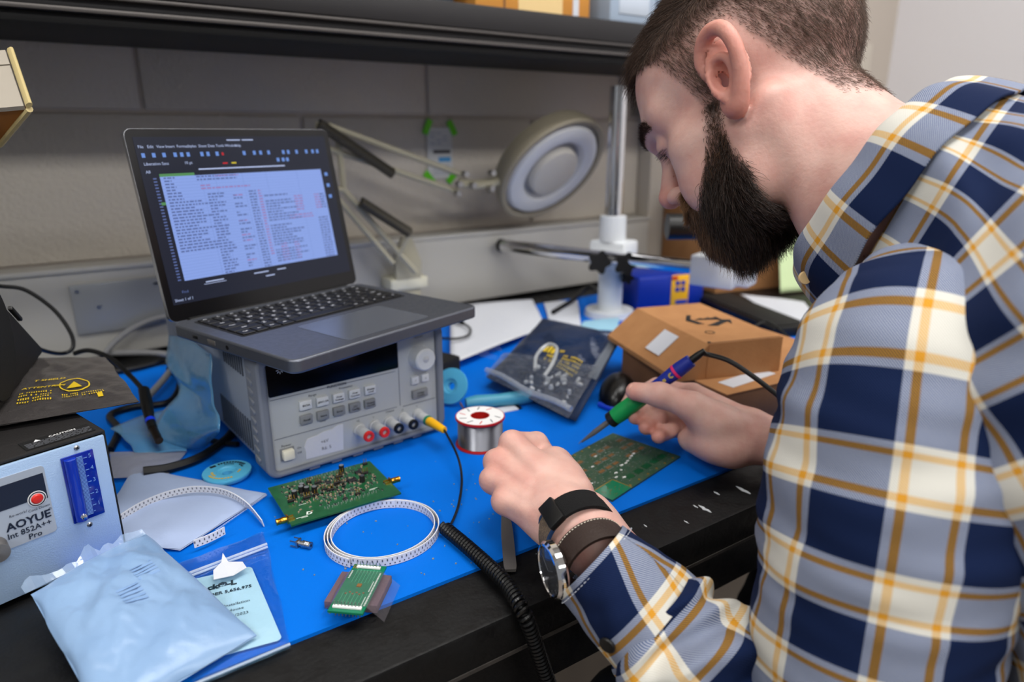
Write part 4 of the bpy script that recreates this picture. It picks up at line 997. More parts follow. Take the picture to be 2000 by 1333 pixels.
# breakout board on its foam block
foam = pm('conductive_foam', (104, 84, 94), 0.85, bump=(400, 0.4, 0.001))
brk = thing('breakout_board', 'small green breakout board with pin rows on brown foam', 'circuit board', (0.1455, 0.4275, 0.0), R(49))
MB().box((0.0080, 0.003, 0.0034), (0.037, 0.041, 0.0068), 0.0008).build('foam_block', foam, brk)
MB().box((0.0, 0.0, 0.0125), (0.056, 0.0262, 0.0016)).build('board', pcb_bright, brk, smooth=0)
for sx in (-0.0235, 0.0240):
    MB().box((sx, 0.0, 0.0142), (0.0026, 0.0215 if sx < 0 else 0.019, 0.0016), 0.0002, seg=1).build('header', white_print, brk)
    pn = MB()
    for k in range(8): pn.box((sx, -0.009 + k * 0.0026, 0.0125), (0.0006, 0.0006, 0.0125)); pn.box((sx, -0.009 + k * 0.0026, 0.0136), (0.0015, 0.0015, 0.0012))
    stuff(pn.build('pins', tin, brk, smooth=0))
MB().box((0.002, 0.0, 0.0137), (0.0034, 0.0034, 0.0008)).build('chip', copper, brk)
tr = MB()
for k in range(7): tr.box((-0.0135, -0.009 + k * 0.003, 0.01335), (0.014, 0.0005, 0.0001)); tr.box((0.0135, -0.008 + k * 0.0026, 0.01335), (0.016, 0.0005, 0.0001))
stuff(tr.build('traces', pm('trace_green', (60, 150, 112), 0.4), brk, smooth=0))
pc = MB()
for k in range(6): pc.box((-0.006 - 0.0018 * (k % 2), -0.006 + k * 0.0026, 0.0135), (0.0013, 0.0013, 0.0005))
stuff(pc.build('test_pads', copper, brk, smooth=0))
for k in range(3): MB().box((0.0245, 0.0115 - k * 0.0016 + 0.0005, 0.0134), (0.0042, 0.0008, 0.0003)).build('gold_finger', pad_gold, brk, smooth=0)
pb = MB()
for (x0, x1, y0, h_) in ((0.010, 0.0195, 0.0108, 0.0012), (-0.020, 0.019, -0.0118, 0.0012), (-0.004, 0.008, -0.0096, 0.0008), (-0.021, -0.010, -0.0094, 0.0008)):
    x = x0
    while x < x1:
        w = random.uniform(0.0006, 0.0016); pb.quad((x, y0, 0.01345), (min(x + w, x1), y0, 0.01345), (min(x + w, x1), y0 + h_, 0.01345), (x, y0 + h_, 0.01345)); x += w + 0.0004
stuff(pb.build('silkscreen', silk, brk, smooth=0))
fm = MB(); fm.add([(-0.021, -0.026, 0.002), (0.020, -0.026, 0.003), (0.020, -0.013, 0.0138), (-0.021, -0.013, 0.0138), (-0.021, 0.013, 0.0138), (0.020, 0.013, 0.0138), (0.020, 0.022, 0.004), (-0.021, 0.022, 0.002)], [(0, 1, 2, 3), (3, 2, 5, 4), (4, 5, 6, 7)])
fm.build('tape_film', film('tape_film', (210, 206, 214), 0.06, 0.15), brk, smooth=0)

# ------------------------------------------------------------------ magnifier lamp clamped behind the laptop
lamp_enamel = pm('lamp_enamel', (176, 170, 148), 0.4)
lamp_head_m = pm('lamp_head_enamel', (150, 142, 124), 0.45)
lamp_white = pm('lamp_tube_white', (214, 216, 220), 0.5)
lens_cap = pm('lens_cover', (206, 202, 194), 0.5)
spring_m = pm('spring_steel', (92, 88, 80), 0.4, 0.7)
ml = thing('magnifier_lamp', 'beige swing arm magnifier lamp with a round head behind the laptop', 'lamp', (0.535, 1.17, 0.0))
lo_ = Vector((-0.535, -1.17, 0.0))
def lp(p): return Vector(p) + lo_
MB().box(lp((0.535, 1.175, 0.070)), (0.075, 0.05, 0.022), 0.003).build('clamp_block', pm('clamp_cream', (222, 218, 196), 0.5), ml)
MB().box(lp((0.535, 1.175, 0.030)), (0.05, 0.04, 0.06), 0.004).build('clamp_foot', lamp_enamel, ml)
sw = lp((0.5166, 1.1400, 0.1073)); elbow = lp((0.3925, 1.1400, 0.3081))
MB().prism([(-0.022, 0), (0.028, 0), (0.03, 0.03), (0.012, 0.075), (-0.005, 0.078), (-0.022, 0.04)], -0.006, 0.006, Matrix.Translation(lp((0.53, 1.155, 0.08))) @ XZ).build('bracket', lamp_enamel, ml)
low1, low2 = lp((0.5380, 1.1300, 0.0952)), lp((0.4943, 1.1300, 0.1158))
up1, up2 = lp((0.4124, 1.1300, 0.2483)), lp((0.3848, 1.1300, 0.2554))
MB().tube([low1, up1], 0.0055, 8).build('lower_bar', lamp_enamel, ml); MB().tube([low2, up2], 0.0050, 8).build('lower_bar', lamp_enamel, ml)
MB().tube([up1, up2, lp((0.3679, 1.1300, 0.3087)), lp((0.3776, 1.1300, 0.3538)), lp((0.4087, 1.1300, 0.3388)), up1], 0.0055, 8).build('elbow_plate', lamp_enamel, ml)
e1, e2 = lp((0.6296, 1.1200, 0.2689)), lp((0.6256, 1.1200, 0.2370))
MB().tube([lp((0.3926, 1.1300, 0.3523)), e1], 0.0052, 8).build('upper_bar', lamp_enamel, ml); MB().tube([lp((0.3897, 1.1300, 0.3164)), e2], 0.0052, 8).build('upper_bar', lamp_enamel, ml)
def spring(a, b, r=0.0075, turns=46, nm='spring'):
    a, b = Vector(a), Vector(b); z = (b - a).normalized(); x = z.orthogonal().normalized(); y = z.cross(x); n = turns * 8
    MB().tube([a.lerp(b, k / n) + (x * math.cos(2 * PI * turns * k / n) + y * math.sin(2 * PI * turns * k / n)) * r for k in range(n + 1)], 0.0019, 5).build(nm, spring_m, ml)
spring(lp((0.3709, 1.1100, 0.3543)), lp((0.4940, 1.1100, 0.2735))); spring(lp((0.4330, 1.1100, 0.2294)), lp((0.5197, 1.1100, 0.1713)))
MB().tube([lp((0.5197, 1.1100, 0.1713)), lp((0.5050, 1.1300, 0.1287))], 0.004, 8).build('spring_anchor', lamp_enamel, ml)
for p in ((0.6343, 1.1150, 0.2690), (0.6210, 1.1150, 0.2512), (0.6174, 1.1150, 0.2349), (0.6442, 1.1050, 0.2491), (0.6790, 1.0950, 0.2704), (0.6765, 1.0950, 0.2429)):
    MB().cyl(lp(p), lp(p) + Vector((0, -0.014, 0)), 0.0055, n=12).build('joint_knob', steel, ml)
MB().tube([lp((0.6271, 1.1200, 0.2544)), lp((0.6526, 1.1100, 0.2485)), lp((0.6909, 1.1000, 0.2541)), lp((0.7242, 1.0900, 0.2627))], 0.010, 10, flat=0.7).build('yoke', lamp_enamel, ml)
nrm_ = Vector((0.117, -0.786, -0.607)).normalized(); qh = nrm_.to_track_quat('Z', 'Y').to_matrix().to_4x4()
hm = Matrix.Translation(lp((0.815, 1.080, 0.268))) @ qh
MB().lathe([(0.03, -0.052), (0.095, -0.050), (0.112, -0.040), (0.1185, -0.022), (0.1195, -0.004), (0.1165, 0.0), (0.108, -0.002), (0.107, -0.012), (0.0, -0.014)], 64, hm).build('head_shell', lamp_head_m, ml)
MB().lathe([(0.062, -0.012), (0.070, 0.0), (0.086, 0.0045), (0.099, 0.0), (0.1055, -0.012)], 64, hm).build('ring_tube', lamp_white, ml)
MB().lathe([(0.0, 0.008), (0.040, 0.0075), (0.050, 0.005), (0.053, 0.0), (0.053, -0.012)], 56, hm).build('lens_cover', lens_cap, ml)
MB().lathe([(0.053, -0.011), (0.062, -0.011)], 56, hm).build('lens_ring', pm('ring_grey', (150, 152, 156), 0.5), ml)

# ------------------------------------------------------------------ note taped to the wall
nt_ = thing('wall_note', 'small printed note taped to the block wall with green tape', 'note', (0.657, 1.2475, 0.302))
green_tape = pm('green_tape', (92, 190, 20), 0.5)
MB().box((0, -0.001, 0), (0.056, 0.0005, 0.098)).build('sheet', pm('note_paper', (196, 196, 194), 0.6), nt_, smooth=0)
for sx, sz, a in ((-0.026, 0.050, 65), (0.028, 0.048, -62), (-0.025, -0.047, -50), (0.026, -0.046, 48)):
    MB().box((sx, -0.0020, sz), (0.030, 0.0006, 0.013), rot=(0, R(-a), 0)).build('green_tape', green_tape, nt_, smooth=0)
nb_ = MB()
for k in range(4):
    for j in range(3):
        if (k + j) % 3 != 2: nb_.box((-0.016 + j * 0.014, -0.0014, 0.038 - k * 0.0065), (0.010, 0.0003, 0.0022))
for k in range(5): nb_.box((0.002, -0.0014, -0.024 - k * 0.0040), (0.038 - 0.004 * (k % 2), 0.0003, 0.0014))
stuff(nb_.build('printed_lines', pm('note_ink', (150, 156, 172), 0.6), nt_, smooth=0))
MB().box((0.004, -0.0014, 0.003), (0.038, 0.0003, 0.0065)).build('dark_bar', pm('note_dark', (62, 58, 64), 0.6), nt_, smooth=0)
MB().box((0.010, -0.0014, -0.012), (0.027, 0.0003, 0.009)).build('blue_bar', pm('note_blue', (66, 142, 196), 0.6), nt_, smooth=0)

# ------------------------------------------------------------------ microscope boom stand
white_enamel = pm('white_enamel', (214, 218, 222), 0.35)
ms = thing('microscope_stand', 'white and chrome boom stand of a stereo microscope with black star knobs', 'microscope stand', (0.874, 0.972, 0.0))
MB().cyl((0, 0, 0), (0, 0, 0.012), 0.048, 0.046, n=48).build('base', white_enamel, ms)
MB().cyl((0, 0, 0.012), (0, 0, 0.095), 0.0235, n=32).build('column', white_enamel, ms)
MB().cyl((0, 0, 0.145), (0, 0, 0.192), 0.0255, 0.0245, n=32).build('collar', white_enamel, ms)
MB().cyl((0, 0, 0.09), (0, 0, 0.420), 0.0160, n=32).build('pole', chrome, ms)
bdir = Vector((0.16, -0.45, 0)).normalized(); ba = math.atan2(bdir.y, bdir.x)
MB().box((0.006, 0.002, 0.119), (0.075, 0.060, 0.054), 0.006, rot=(0, 0, ba)).build('cross_clamp', white_enamel, ms)
side = Vector((-bdir.y, bdir.x, 0)) * -1.0
if side.x > 0: pass
boff = Vector((-0.030, -0.012, 0.119))
b0 = Vector((0.761, 1.182, 0.118)) - Vector((0.874, 0.972, 0)); b1 = Vector((0.914, 0.790, 0.118)) - Vector((0.874, 0.972, 0))
MB().cyl(b0, b1, 0.0125, n=28).build('boom', chrome, ms); MB().cyl(b0 - bdir * 0.006, b0 + bdir * 0.002, 0.0135, n=28).build('end_cap', black_plastic, ms)
def star(c, ax, r=0.0225):
    c = Vector(c); z = Vector(ax).normalized(); q = z.to_track_quat('Z', 'Y').to_matrix().to_4x4(); poly = []
    for k in range(60):
        a = 2 * PI * k / 60; rr = r * (0.84 + 0.16 * math.cos(5 * a)); poly.append((rr * math.cos(a), rr * math.sin(a)))
    MB().prism(poly, 0.0, 0.016, Matrix.Translation(c) @ q).cyl(c - z * 0.02, c + z * 0.001, 0.006, n=12).build('star_knob', black_plastic, ms)
tc_ = Vector((-0.52, -0.62, 0.1))
star((-0.048, -0.020, 0.112), tc_); star((-0.012, -0.052, 0.110), tc_); star((0.014, -0.030, 0.078), tc_, 0.013)
hx = b1 + Vector((0.008, -0.03, 0.0))
MB().box(hx, (0.055, 0.075, 0.052), 0.004, rot=(0, 0, ba + R(90))).build('focus_block', white_enamel, ms)
MB().box(hx + Vector((0.02, -0.03, 0.02)), (0.045, 0.05, 0.085), 0.005, rot=(0, 0, ba + R(90))).build('carrier', white_enamel, ms)
kq = (0.8250, 0.7556, 0.1986)
kc = Vector(kq) - Vector((0.874, 0.972, 0)); ax_ = Vector((0.833, -0.553, 0))
MB().cyl(kc - ax_ * 0.024, kc + ax_ * 0.026, 0.0205, n=32).build('focus_knob', black_plastic, ms)
MB().tube([kc + ax_ * 0.02, kc + ax_ * 0.05 + Vector((0, 0, -0.01)), hx + Vector((0.02, -0.02, 0.045))], 0.016, 12).build('focus_arm', white_enamel, ms)

# ------------------------------------------------------------------ soldering station box behind
hk_blue = pm('station_blue', (10, 44, 150), 0.4); hk_yel = pm('station_yellow', (242, 178, 22), 0.45)
hk = thing('soldering_station', 'blue and yellow soldering station behind the cardboard boxes', 'soldering station', (1.008, 0.938, 0.0), R(-14))
MB().box((0.0, 0.055, 0.036), (0.155, 0.11, 0.068), 0.008).build('case', hk_blue, hk)
for sx in (-0.06, 0.06): MB().box((sx, 0.055, 0.0015), (0.016, 0.08, 0.003)).build('foot', black_rubber, hk)
fp = MB().box((0.018, -0.0005, 0.037), (0.040, 0.003, 0.064), 0.001).build('front_panel', hk_yel, hk)
for k in range(4): MB().box((0.011 + 0.013 * (k % 2), -0.0025, 0.040 + 0.013 * (k // 2)), (0.0095, 0.002, 0.009), 0.0005).build('key', blue_print, fp)
MB().box((0.022, -0.0025, 0.014), (0.026, 0.002, 0.008)).build('logo_bar', blue_print, fp); MB().box((0.004, -0.0025, 0.064), (0.012, 0.002, 0.006)).build('red_mark', red_plastic, fp)

# ------------------------------------------------------------------ cardboard boxes
b2a = math.atan2(-0.010, 0.095)
bx = thing('cardboard_box', 'flat brown cardboard box under the smaller box beside the right hand', 'box', (0.617, 0.477, 0.0), b2a)
MB().box((0.125, 0.1015, 0.0245), (0.25, 0.203, 0.049), 0.001).build('body', cardboard_dark, bx)
MB().box((0.125, 0.1015, 0.0496), (0.252, 0.204, 0.0012)).build('lid', cardboard, bx)
MB().box((0.062, 0.030, 0.0504), (0.085, 0.022, 0.0004), rot=(0, 0, R(8))).build('white_sticker', paper_white, bx, smooth=0)
MB().box((-0.0008, 0.05, 0.022), (0.0012, 0.004, 0.04)).build('seam', black_print, bx)
b1 = thing('cardboard_box', 'small brown mailer box with black printed marks on top of the flat box', 'box', (0.637, 0.526, 0.0506), math.atan2(-0.026, 0.088))
MB().prism([(0.0, 0.0), (0.105, 0.0), (0.105, 0.044), (0.0, 0.044), (-0.045, 0.006), (-0.045, 0.0)], 0.0, 0.190, XZ).build('body', cardboard, b1, smooth=0)
fl = MB().box((0.052, 0.0, 0.0225), (0.106, 0.0016, 0.045)).build('end_flap', cardboard, b1, smooth=0)
MB().box((0.052, 0.0035, 0.0444), (0.104, 0.0010, 0.0008)).build('fold_line', cardboard_dark, b1, smooth=0)
ARW = MB(); ARW.prism([(0.045, 0.075), (0.058, 0.070), (0.082, 0.085), (0.082, 0.074), (0.092, 0.092), (0.074, 0.100), (0.077, 0.093), (0.058, 0.082)], 0.0441, 0.0446); ARW.prism([(0.030, 0.105), (0.036, 0.085), (0.045, 0.083), (0.040, 0.110), (0.052, 0.128), (0.046, 0.130)], 0.0441, 0.0446)
for k in range(9): ARW.prism([(0.046 + 0.004 * k, 0.104 - 0.001 * k), (0.049 + 0.004 * k, 0.104 - 0.001 * k), (0.049 + 0.004 * k, 0.108 + 0.003 * (k % 3)), (0.046 + 0.004 * k, 0.108)], 0.0441, 0.0446)
stuff(ARW.build('printed_marks', black_print, b1, smooth=0))
em = MB(); em.lathe([(0.0052, 0.0441), (0.0052, 0.0446), (0.0064, 0.0446), (0.0064, 0.0441)], 24, Matrix.Translation((0.030, 0.046, 0))); em.build('printed_ring', black_print, b1, smooth=0)
MB().cyl((0.004, 0.007, 0.0440), (0.004, 0.007, 0.0450), 0.0022, n=10).build('tab_hole', black_print, b1)
MB().box((-0.022, 0.075, 0.027), (0.036, 0.036, 0.0005), rot=(0, R(-40), 0)).build('white_sticker', paper_white, b1, smooth=0)

# far end of the bench: boxes, papers, cables
bg = thing('cardboard_box', 'large brown cardboard box at the far end of the bench behind green paper', 'box', (1.30, 1.02, -0.003), R(-12))
MB().box((0.12, 0.06, 0.105), (0.42, 0.22, 0.21), 0.002).build('body', cardboard, bg); MB().box((0.12, -0.0506, 0.135), (0.42, 0.001, 0.004)).build('seam', cardboard_dark, bg)
gp = sheet('green_paper', 'pale green sheet of paper leaning on the large cardboard box', pm('green_paper', (206, 226, 176), 0.75), [[(1.335, 0.945, 0.215), (1.405, 0.930, 0.215), (1.475, 0.915, 0.215)], [(1.32, 0.925, 0.11), (1.39, 0.910, 0.11), (1.46, 0.895, 0.11)], [(1.31, 0.90, 0.002), (1.38, 0.885, 0.002), (1.45, 0.87, 0.002)]], amp=0.001, cat='paper')
def papersheet(label, quad, m=paper_white, amp=0.0015, seed=1.0):
    a, b, c, d = (Vector(p) for p in quad)
    return sheet('paper_sheet', label, m, [[a, (a + b) / 2 + Vector((0, 0, amp)), b], [(a + d) / 2 + Vector((0, 0, amp)), (a + b + c + d) / 4 + Vector((0, 0, amp * 2)), (b + c) / 2 + Vector((0, 0, amp))], [d, (c + d) / 2 + Vector((0, 0, amp)), c]], amp=0.0006, seed=seed, cat='paper')
papersheet('white paper sheet on the bench in front of the large cardboard box', ((1.2185, 0.9360, 0.0040), (1.2715, 0.8157, 0.0040), (1.0754, 0.6335, 0.0040), (1.0772, 0.7098, 0.0040)))
ps = papersheet('white printed papers lying behind the power supply', ((0.6266, 1.1634, 0.0120), (0.7996, 1.1266, 0.0100), (0.6953, 0.9381, 0.0100), (0.4516, 0.8435, 0.0140)), seed=3.0)
pr = MB()
for k in range(22):
    a = Vector((0.6573, 1.0591, 0.0155)).lerp(Vector((0.4888, 0.8705, 0.0175)), k / 22); b = a + (Vector((0.6784, 0.9875, 0.0155)) - Vector((0.6573, 1.0591, 0.0155))) * (0.5 + 0.4 * abs(math.sin(k * 2.3)))
    n_ = Vector((0, 0.0016, 0)); pr.add([a - ps.location, b - ps.location, b + n_ - ps.location, a + n_ - ps.location], [(0, 1, 2, 3)])
stuff(pr.build('printed_lines', pm('faint_ink', (186, 192, 206), 0.7), ps, smooth=0))
papersheet('white paper lying beside the microscope stand base', ((0.8151, 1.1082, 0.0040), (0.8876, 1.0871, 0.0040), (0.7611, 0.9198, 0.0040), (0.7149, 0.9506, 0.0040)), seed=5.0)
papersheet('scrap of pale blue tissue in front of the microscope stand', ((0.7871, 0.9443, 0.0060), (0.8574, 0.9240, 0.0060), (0.7947, 0.8614, 0.0050), (0.7445, 0.9066, 0.0050)), pm('blue_tissue', (150, 196, 218), 0.7), seed=6.0)
kbm = thing('black_keyboard', 'black slim keyboard lying between the soldering station and papers', 'keyboard', (1.0792, 0.8035, 0.0000), math.atan2(-0.26, -0.085))
MB().box((0, 0, 0.010), (0.26, 0.080, 0.018), 0.003).build('body', black_plastic, kbm); MB().box((0, 0, 0.0196), (0.245, 0.066, 0.003), 0.0008).build('key_block', black_matte, kbm)

# ------------------------------------------------------------------ dark blue shielding bag with clear parts bag on it
esd_blue = pm('shielding_film_blue', (34, 52, 86), 0.18, 0.3, bump=(26, 0.8, 0.003), noise=(7, 0.6, (22, 34, 60)))
o, S, top, cen = bag('shielding_bag', 'dark blue static shielding bag with yellow print lying behind the solder spool', esd_blue, ((0.6521, 0.8860, 0.0450), (0.6826, 0.7260, 0.0500), (0.4860, 0.5915, 0.0060), (0.4628, 0.7607, 0.0160)), 30, 36, 0.006, 0.0022, 12.0, freq=5)
def on(u, v, dz=0.0010): return top(u, v) + Vector((0, 0, dz))
bag_print(o, on, 0.33, 0.42, 0.47, 3, 1, h=0.10, ch=0.7); bag_print(o, on, 0.58, 0.50, 0.80, 8, 5, gap=0.035, h=0.016); bag_print(o, on, 0.42, 0.55, 0.52, 4, 2, gap=0.05, h=0.03); bag_print(o, on, 0.50, 0.43, 0.56, 2, 1, h=0.03)
side_strip = MB(); side_strip.grid(6, 20, lambda u, v: on(0.90 + 0.085 * u, 0.05 + 0.55 * v, 0.0008)); side_strip.build('seal_strip', pm('seal_strip', (120, 128, 140), 0.35, 0.5, bump=(200, 0.6, 0.001)), o, smooth=180)  # paler grey strip along one side of the bag
parts_film = film('parts_bag_film', (190, 200, 215), 0.05, 0.08, (45, 0.9, 0.004))
o, S, top, cen = bag('parts_bag', 'clear crinkled bag of small clear parts on the dark blue bag', parts_film, ((0.5101, 0.7878, 0.0360), (0.5792, 0.6598, 0.0400), (0.4695, 0.5859, 0.0160), (0.4477, 0.7384, 0.0280)), 30, 24, 0.010, 0.0030, 15.0, freq=7)
MB().tube([S(u, 0.93) + Vector((0, 0, 0.006 + 0.002 * math.sin(u * 9))) for u in [k / 14 for k in range(15)]], 0.0040, 8).build('rolled_edge', film('rolled_film', (205, 212, 224), 0.3, 0.06), o)
clear_plastic = pm('clear_plastic', (214, 218, 222), 0.08, trans=0.6)
for k in range(26):
    u, v = random.uniform(0.45, 0.95), random.uniform(0.35, 0.9); p = S(u, v) + Vector((0, 0, 0.006)); r = random.uniform(0.0018, 0.0042)
    MB().box(p, (r * 2.2, r * 1.4, r * 1.2), r * 0.3, rot=(random.uniform(0, 3), random.uniform(0, 3), random.uniform(0, 3))).build('clear_piece', clear_plastic, o)
lp_ = [S(0.48, 0.55) + Vector((0, 0, 0.012)), S(0.42, 0.25) + Vector((0, 0, 0.016)), S(0.47, -0.02) + Vector((0, 0, 0.02)), S(0.58, 0.05) + Vector((0, 0, 0.02)), S(0.62, 0.35) + Vector((0, 0, 0.016)), S(0.60, 0.6) + Vector((0, 0, 0.010))]
MB().tube(catmull(lp_, 8), 0.0026, 8).build('clear_clip', clear_plastic, o)

# ------------------------------------------------------------------ odds and ends behind the supply
teal = pm('teal_handle', (70, 150, 176), 0.4)
t = thing('teal_tool', 'teal handled hand tool lying behind the solder spool', 'tool', (0.4416, 0.6947, 0.0000), R(-18))
MB().lathe([(0.0, -0.045), (0.007, -0.044), (0.0095, -0.03), (0.0080, 0.0), (0.0095, 0.03), (0.0075, 0.044), (0.0, 0.045)], 20, Matrix.Translation((0, 0, 0.0095)) @ Matrix.Rotation(R(90), 4, 'Y')).build('handle', teal, t); MB().cyl((0.044, 0, 0.0095), (0.10, 0, 0.005), 0.003, n=12).build('shank', steel, t)
t = thing('paper_tag', 'small white paper tag with a black end beside the solder spool', 'tag', (0.4406, 0.6810, 0.0000), R(-6))
MB().box((0, 0, 0.001), (0.034, 0.016, 0.0016), 0.0003).build('tag_body', paper_white, t); MB().box((0.020, 0, 0.001), (0.006, 0.014, 0.0018), 0.0003).build('black_end', black_plastic, t)
t = thing('power_adapter', 'black power adapter lying against the supply behind the blue bobbin', 'adapter', (0.415, 0.835, 0.0), R(20))
MB().box((0, 0, 0.016), (0.075, 0.05, 0.032), 0.004).build('body', black_matte, t); MB().box((0.039, 0, 0.016), (0.006, 0.02, 0.012), 0.002).build('strain_relief', black_rubber, t)
t = thing('computer_mouse', 'glossy black computer mouse behind the right hand', 'mouse', (0.5860, 0.6280, 0.0), R(42))
MB().grid(28, 12, lambda u, v: Vector((0.044 * math.sin(PI / 2 * (1 - v)) * math.cos(2 * PI * u), 0.025 * math.sin(PI / 2 * (1 - v)) * math.sin(2 * PI * u), 0.001 + 0.034 * math.sin(PI / 2 * v) ** 0.8)), True).build('shell', pm('mouse_black', (8, 8, 10), 0.3), t, smooth=180)
MB().cyl((0.028, -0.003, 0.026), (0.028, 0.003, 0.026), 0.0045, n=20).build('wheel', black_rubber, t)

# cables
def cable(name, label, pts, r, m=black_rubber, per=12, group='loose cables'):
    P = [Vector(p) for p in pts]; c0 = P[len(P) // 2].copy()
    o = thing(name, label, 'cable', c0, group=group)
    MB().tube([p - c0 for p in catmull(P, per)], r, 10).build('cord', m, o); return o, c0
cable('black_cable', 'black cable looping up in front of the wall cover plate', ((-0.0832, 0.9745, 0.1768), (-0.0660, 0.9852, 0.1686), (-0.0428, 0.9916, 0.1596), (-0.0188, 0.9908, 0.1323), (-0.0062, 0.9840, 0.1024), (-0.0071, 0.9779, 0.0841), (-0.0197, 0.9724, 0.0805), (-0.0380, 0.9406, 0.0974), (-0.0493, 0.8839, 0.1278)), 0.0024)
o, c0 = cable('usb_cable', 'black cable ending in a plug with a blue ring beside the blue bag', ((-0.0067, 0.9867, 0.0743), (0.0100, 0.9769, 0.0780), (0.0296, 0.9491, 0.0719), (0.0461, 0.9077, 0.0574), (0.0551, 0.8615, 0.0504)), 0.0030)
a, b, c, d = (Vector(p) - c0 for p in ((0.0549, 0.8623, 0.0521), (0.0528, 0.8127, 0.0328), (0.0533, 0.7977, 0.0271), (0.0557, 0.7749, 0.0206)))
MB().tube([a, a.lerp(b, 0.5), b], [0.0062, 0.0068, 0.0050], 12).build('grip', black_plastic, o)
MB().tube([b, b.lerp(c, 0.3)], 0.0054, 12).build('blue_ring', pm('ring_blue', (16, 60, 230), 0.35), o)
MB().tube([b.lerp(c, 0.3), c], 0.0050, 12).build('plug_body', black_plastic, o); MB().tube([c, d], [0.0046, 0.0044], 12).build('plug_tip', pm('plug_tip', (60, 52, 48), 0.3, 0.8), o)
cable('grey_cable', 'thick grey cable bending up behind the laptop', ((0.0645, 0.9521, 0.0120), (0.0944, 1.0113, 0.0165), (0.1184, 1.0839, 0.0183), (0.0936, 1.1373, 0.0164), (0.0448, 1.1811, 0.0133), (0.0335, 1.1777, 0.0179), (0.0592, 1.1813, 0.0399), (0.0978, 1.1866, 0.0559), (0.1390, 1.1859, 0.0602)), 0.0045, pm('cable_grey', (134, 134, 136), 0.5))
cable('power_cable', 'thick black power cord curving out from behind the power supply', ((0.1485, 0.8177, 0.0080), (0.1291, 0.7830, 0.0060), (0.1108, 0.7615, 0.0052), (0.0859, 0.7404, 0.0052), (0.0575, 0.7333, 0.0055), (0.0340, 0.7338, 0.0080)), 0.0052)
cable('black_cable', 'black cable lying along the wall behind the grey shielding bag', ((-0.0753, 1.0340, 0.0050), (-0.0160, 1.1228, 0.0050), (0.0413, 1.1080, 0.0060), (0.0898, 1.1177, 0.0060), (0.1557, 1.1668, 0.0060)), 0.0042)
cable('black_cable', 'black cable coiled on the mat behind the rework station', ((0.0098, 0.8167, 0.0050), (0.0230, 0.8732, 0.0050), (0.0180, 0.9278, 0.0050), (0.0449, 0.9437, 0.0050), (0.0858, 0.9375, 0.0050), (0.1105, 1.0101, 0.0060), (0.1050, 1.0724, 0.0080)), 0.0042)
cable('black_cable', 'thin black cable crossing under the blue bag towards the power supply', ((0.0664, 0.8383, 0.0040), (0.0951, 0.8107, 0.0040), (0.1156, 0.7724, 0.0040), (0.1308, 0.7525, 0.0060)), 0.0030)
o, c0 = cable('usb_cable', 'black cable with a small plug lying on the white papers', ((0.4841, 0.9542, 0.0220), (0.5090, 0.9307, 0.0220), (0.5365, 0.9370, 0.0220), (0.5588, 0.9702, 0.0220), (0.5656, 1.0049, 0.0220)), 0.0020)
MB().tube([Vector((0.5656, 1.0049, 0.0220)) - c0, Vector((0.5616, 1.0401, 0.0240)) - c0], [0.0035, 0.0058], 10).build('plug', black_plastic, o)
cable('black_cable', 'black cables tangled at the foot of the microscope stand', ((0.7666, 1.0120, 0.0120), (0.8651, 1.0730, 0.0120), (0.9469, 1.1224, 0.0200), (0.8925, 1.0175, 0.0300)), 0.0045)
cable('black_cable', 'thin black cable behind the large cardboard box and papers', ((0.9951, 0.7304, 0.0120), (1.0212, 0.7191, 0.0200), (0.9865, 0.6524, 0.0140), (0.9517, 0.5907, 0.0100)), 0.0025)
cable('blue_cable', 'short blue cable lying between the mouse and the parts bag', ((0.5488, 0.6223, 0.0040), (0.5566, 0.5965, 0.0040), (0.5830, 0.5966, 0.0050), (0.6112, 0.6121, 0.0080)), 0.0035, pm('cable_blue', (14, 60, 190), 0.5))

# ------------------------------------------------------------------ the seated man: one continuous skin grown from a distance field
HR = np.array([[0.96129, -0.27455, 0.02326], [0.20298, 0.76272, 0.61405], [-0.18633, -0.58556, 0.78892]])
HT = np.array([0.539, 0.411, 0.363])
def hw(p): return HR @ np.asarray(p, float) + HT          # head frame (x right, y forward, z up) -> world
PR = []    # primitives: (kind, fn, k)
def cap(a, b, ra, rb, k=0.01, op='u'):
    a = np.asarray(a, float); b = np.asarray(b, float); ab = b - a; L2 = max(ab @ ab, 1e-12)
    def fn(p):
        q = p - a; t = np.clip((q @ ab) / L2, 0, 1)
        return np.sqrt(((q - t[..., None] * ab) ** 2).sum(-1)) - (ra + (rb - ra) * t)
    PR.append((op, fn, k))
def ell(c, r, k=0.01, op='u', M=None):
    c = np.asarray(c, float); r = np.asarray(r, float)
    def fn(p):
        q = p - c
        if M is not None: q = q @ M
        k0 = np.sqrt(((q / r) ** 2).sum(-1)); k1 = np.sqrt(((q / (r * r)) ** 2).sum(-1)) + 1e-9
        return k0 * (k0 - 1.0) / k1
    PR.append((op, fn, k))
def hcap(a, b, ra, rb, k=0.008, op='u'): cap(hw(a), hw(b), ra, rb, k, op)
def hell(c, r, k=0.008, op='u', M=None): ell(hw(c), r, k, op, HR if M is None else HR @ M)
def rx(a): c, s = math.cos(a), math.sin(a); return np.array([[1, 0, 0], [0, c, -s], [0, s, c]])
def rz(a): c, s = math.cos(a), math.sin(a); return np.array([[c, -s, 0], [s, c, 0], [0, 0, 1]])

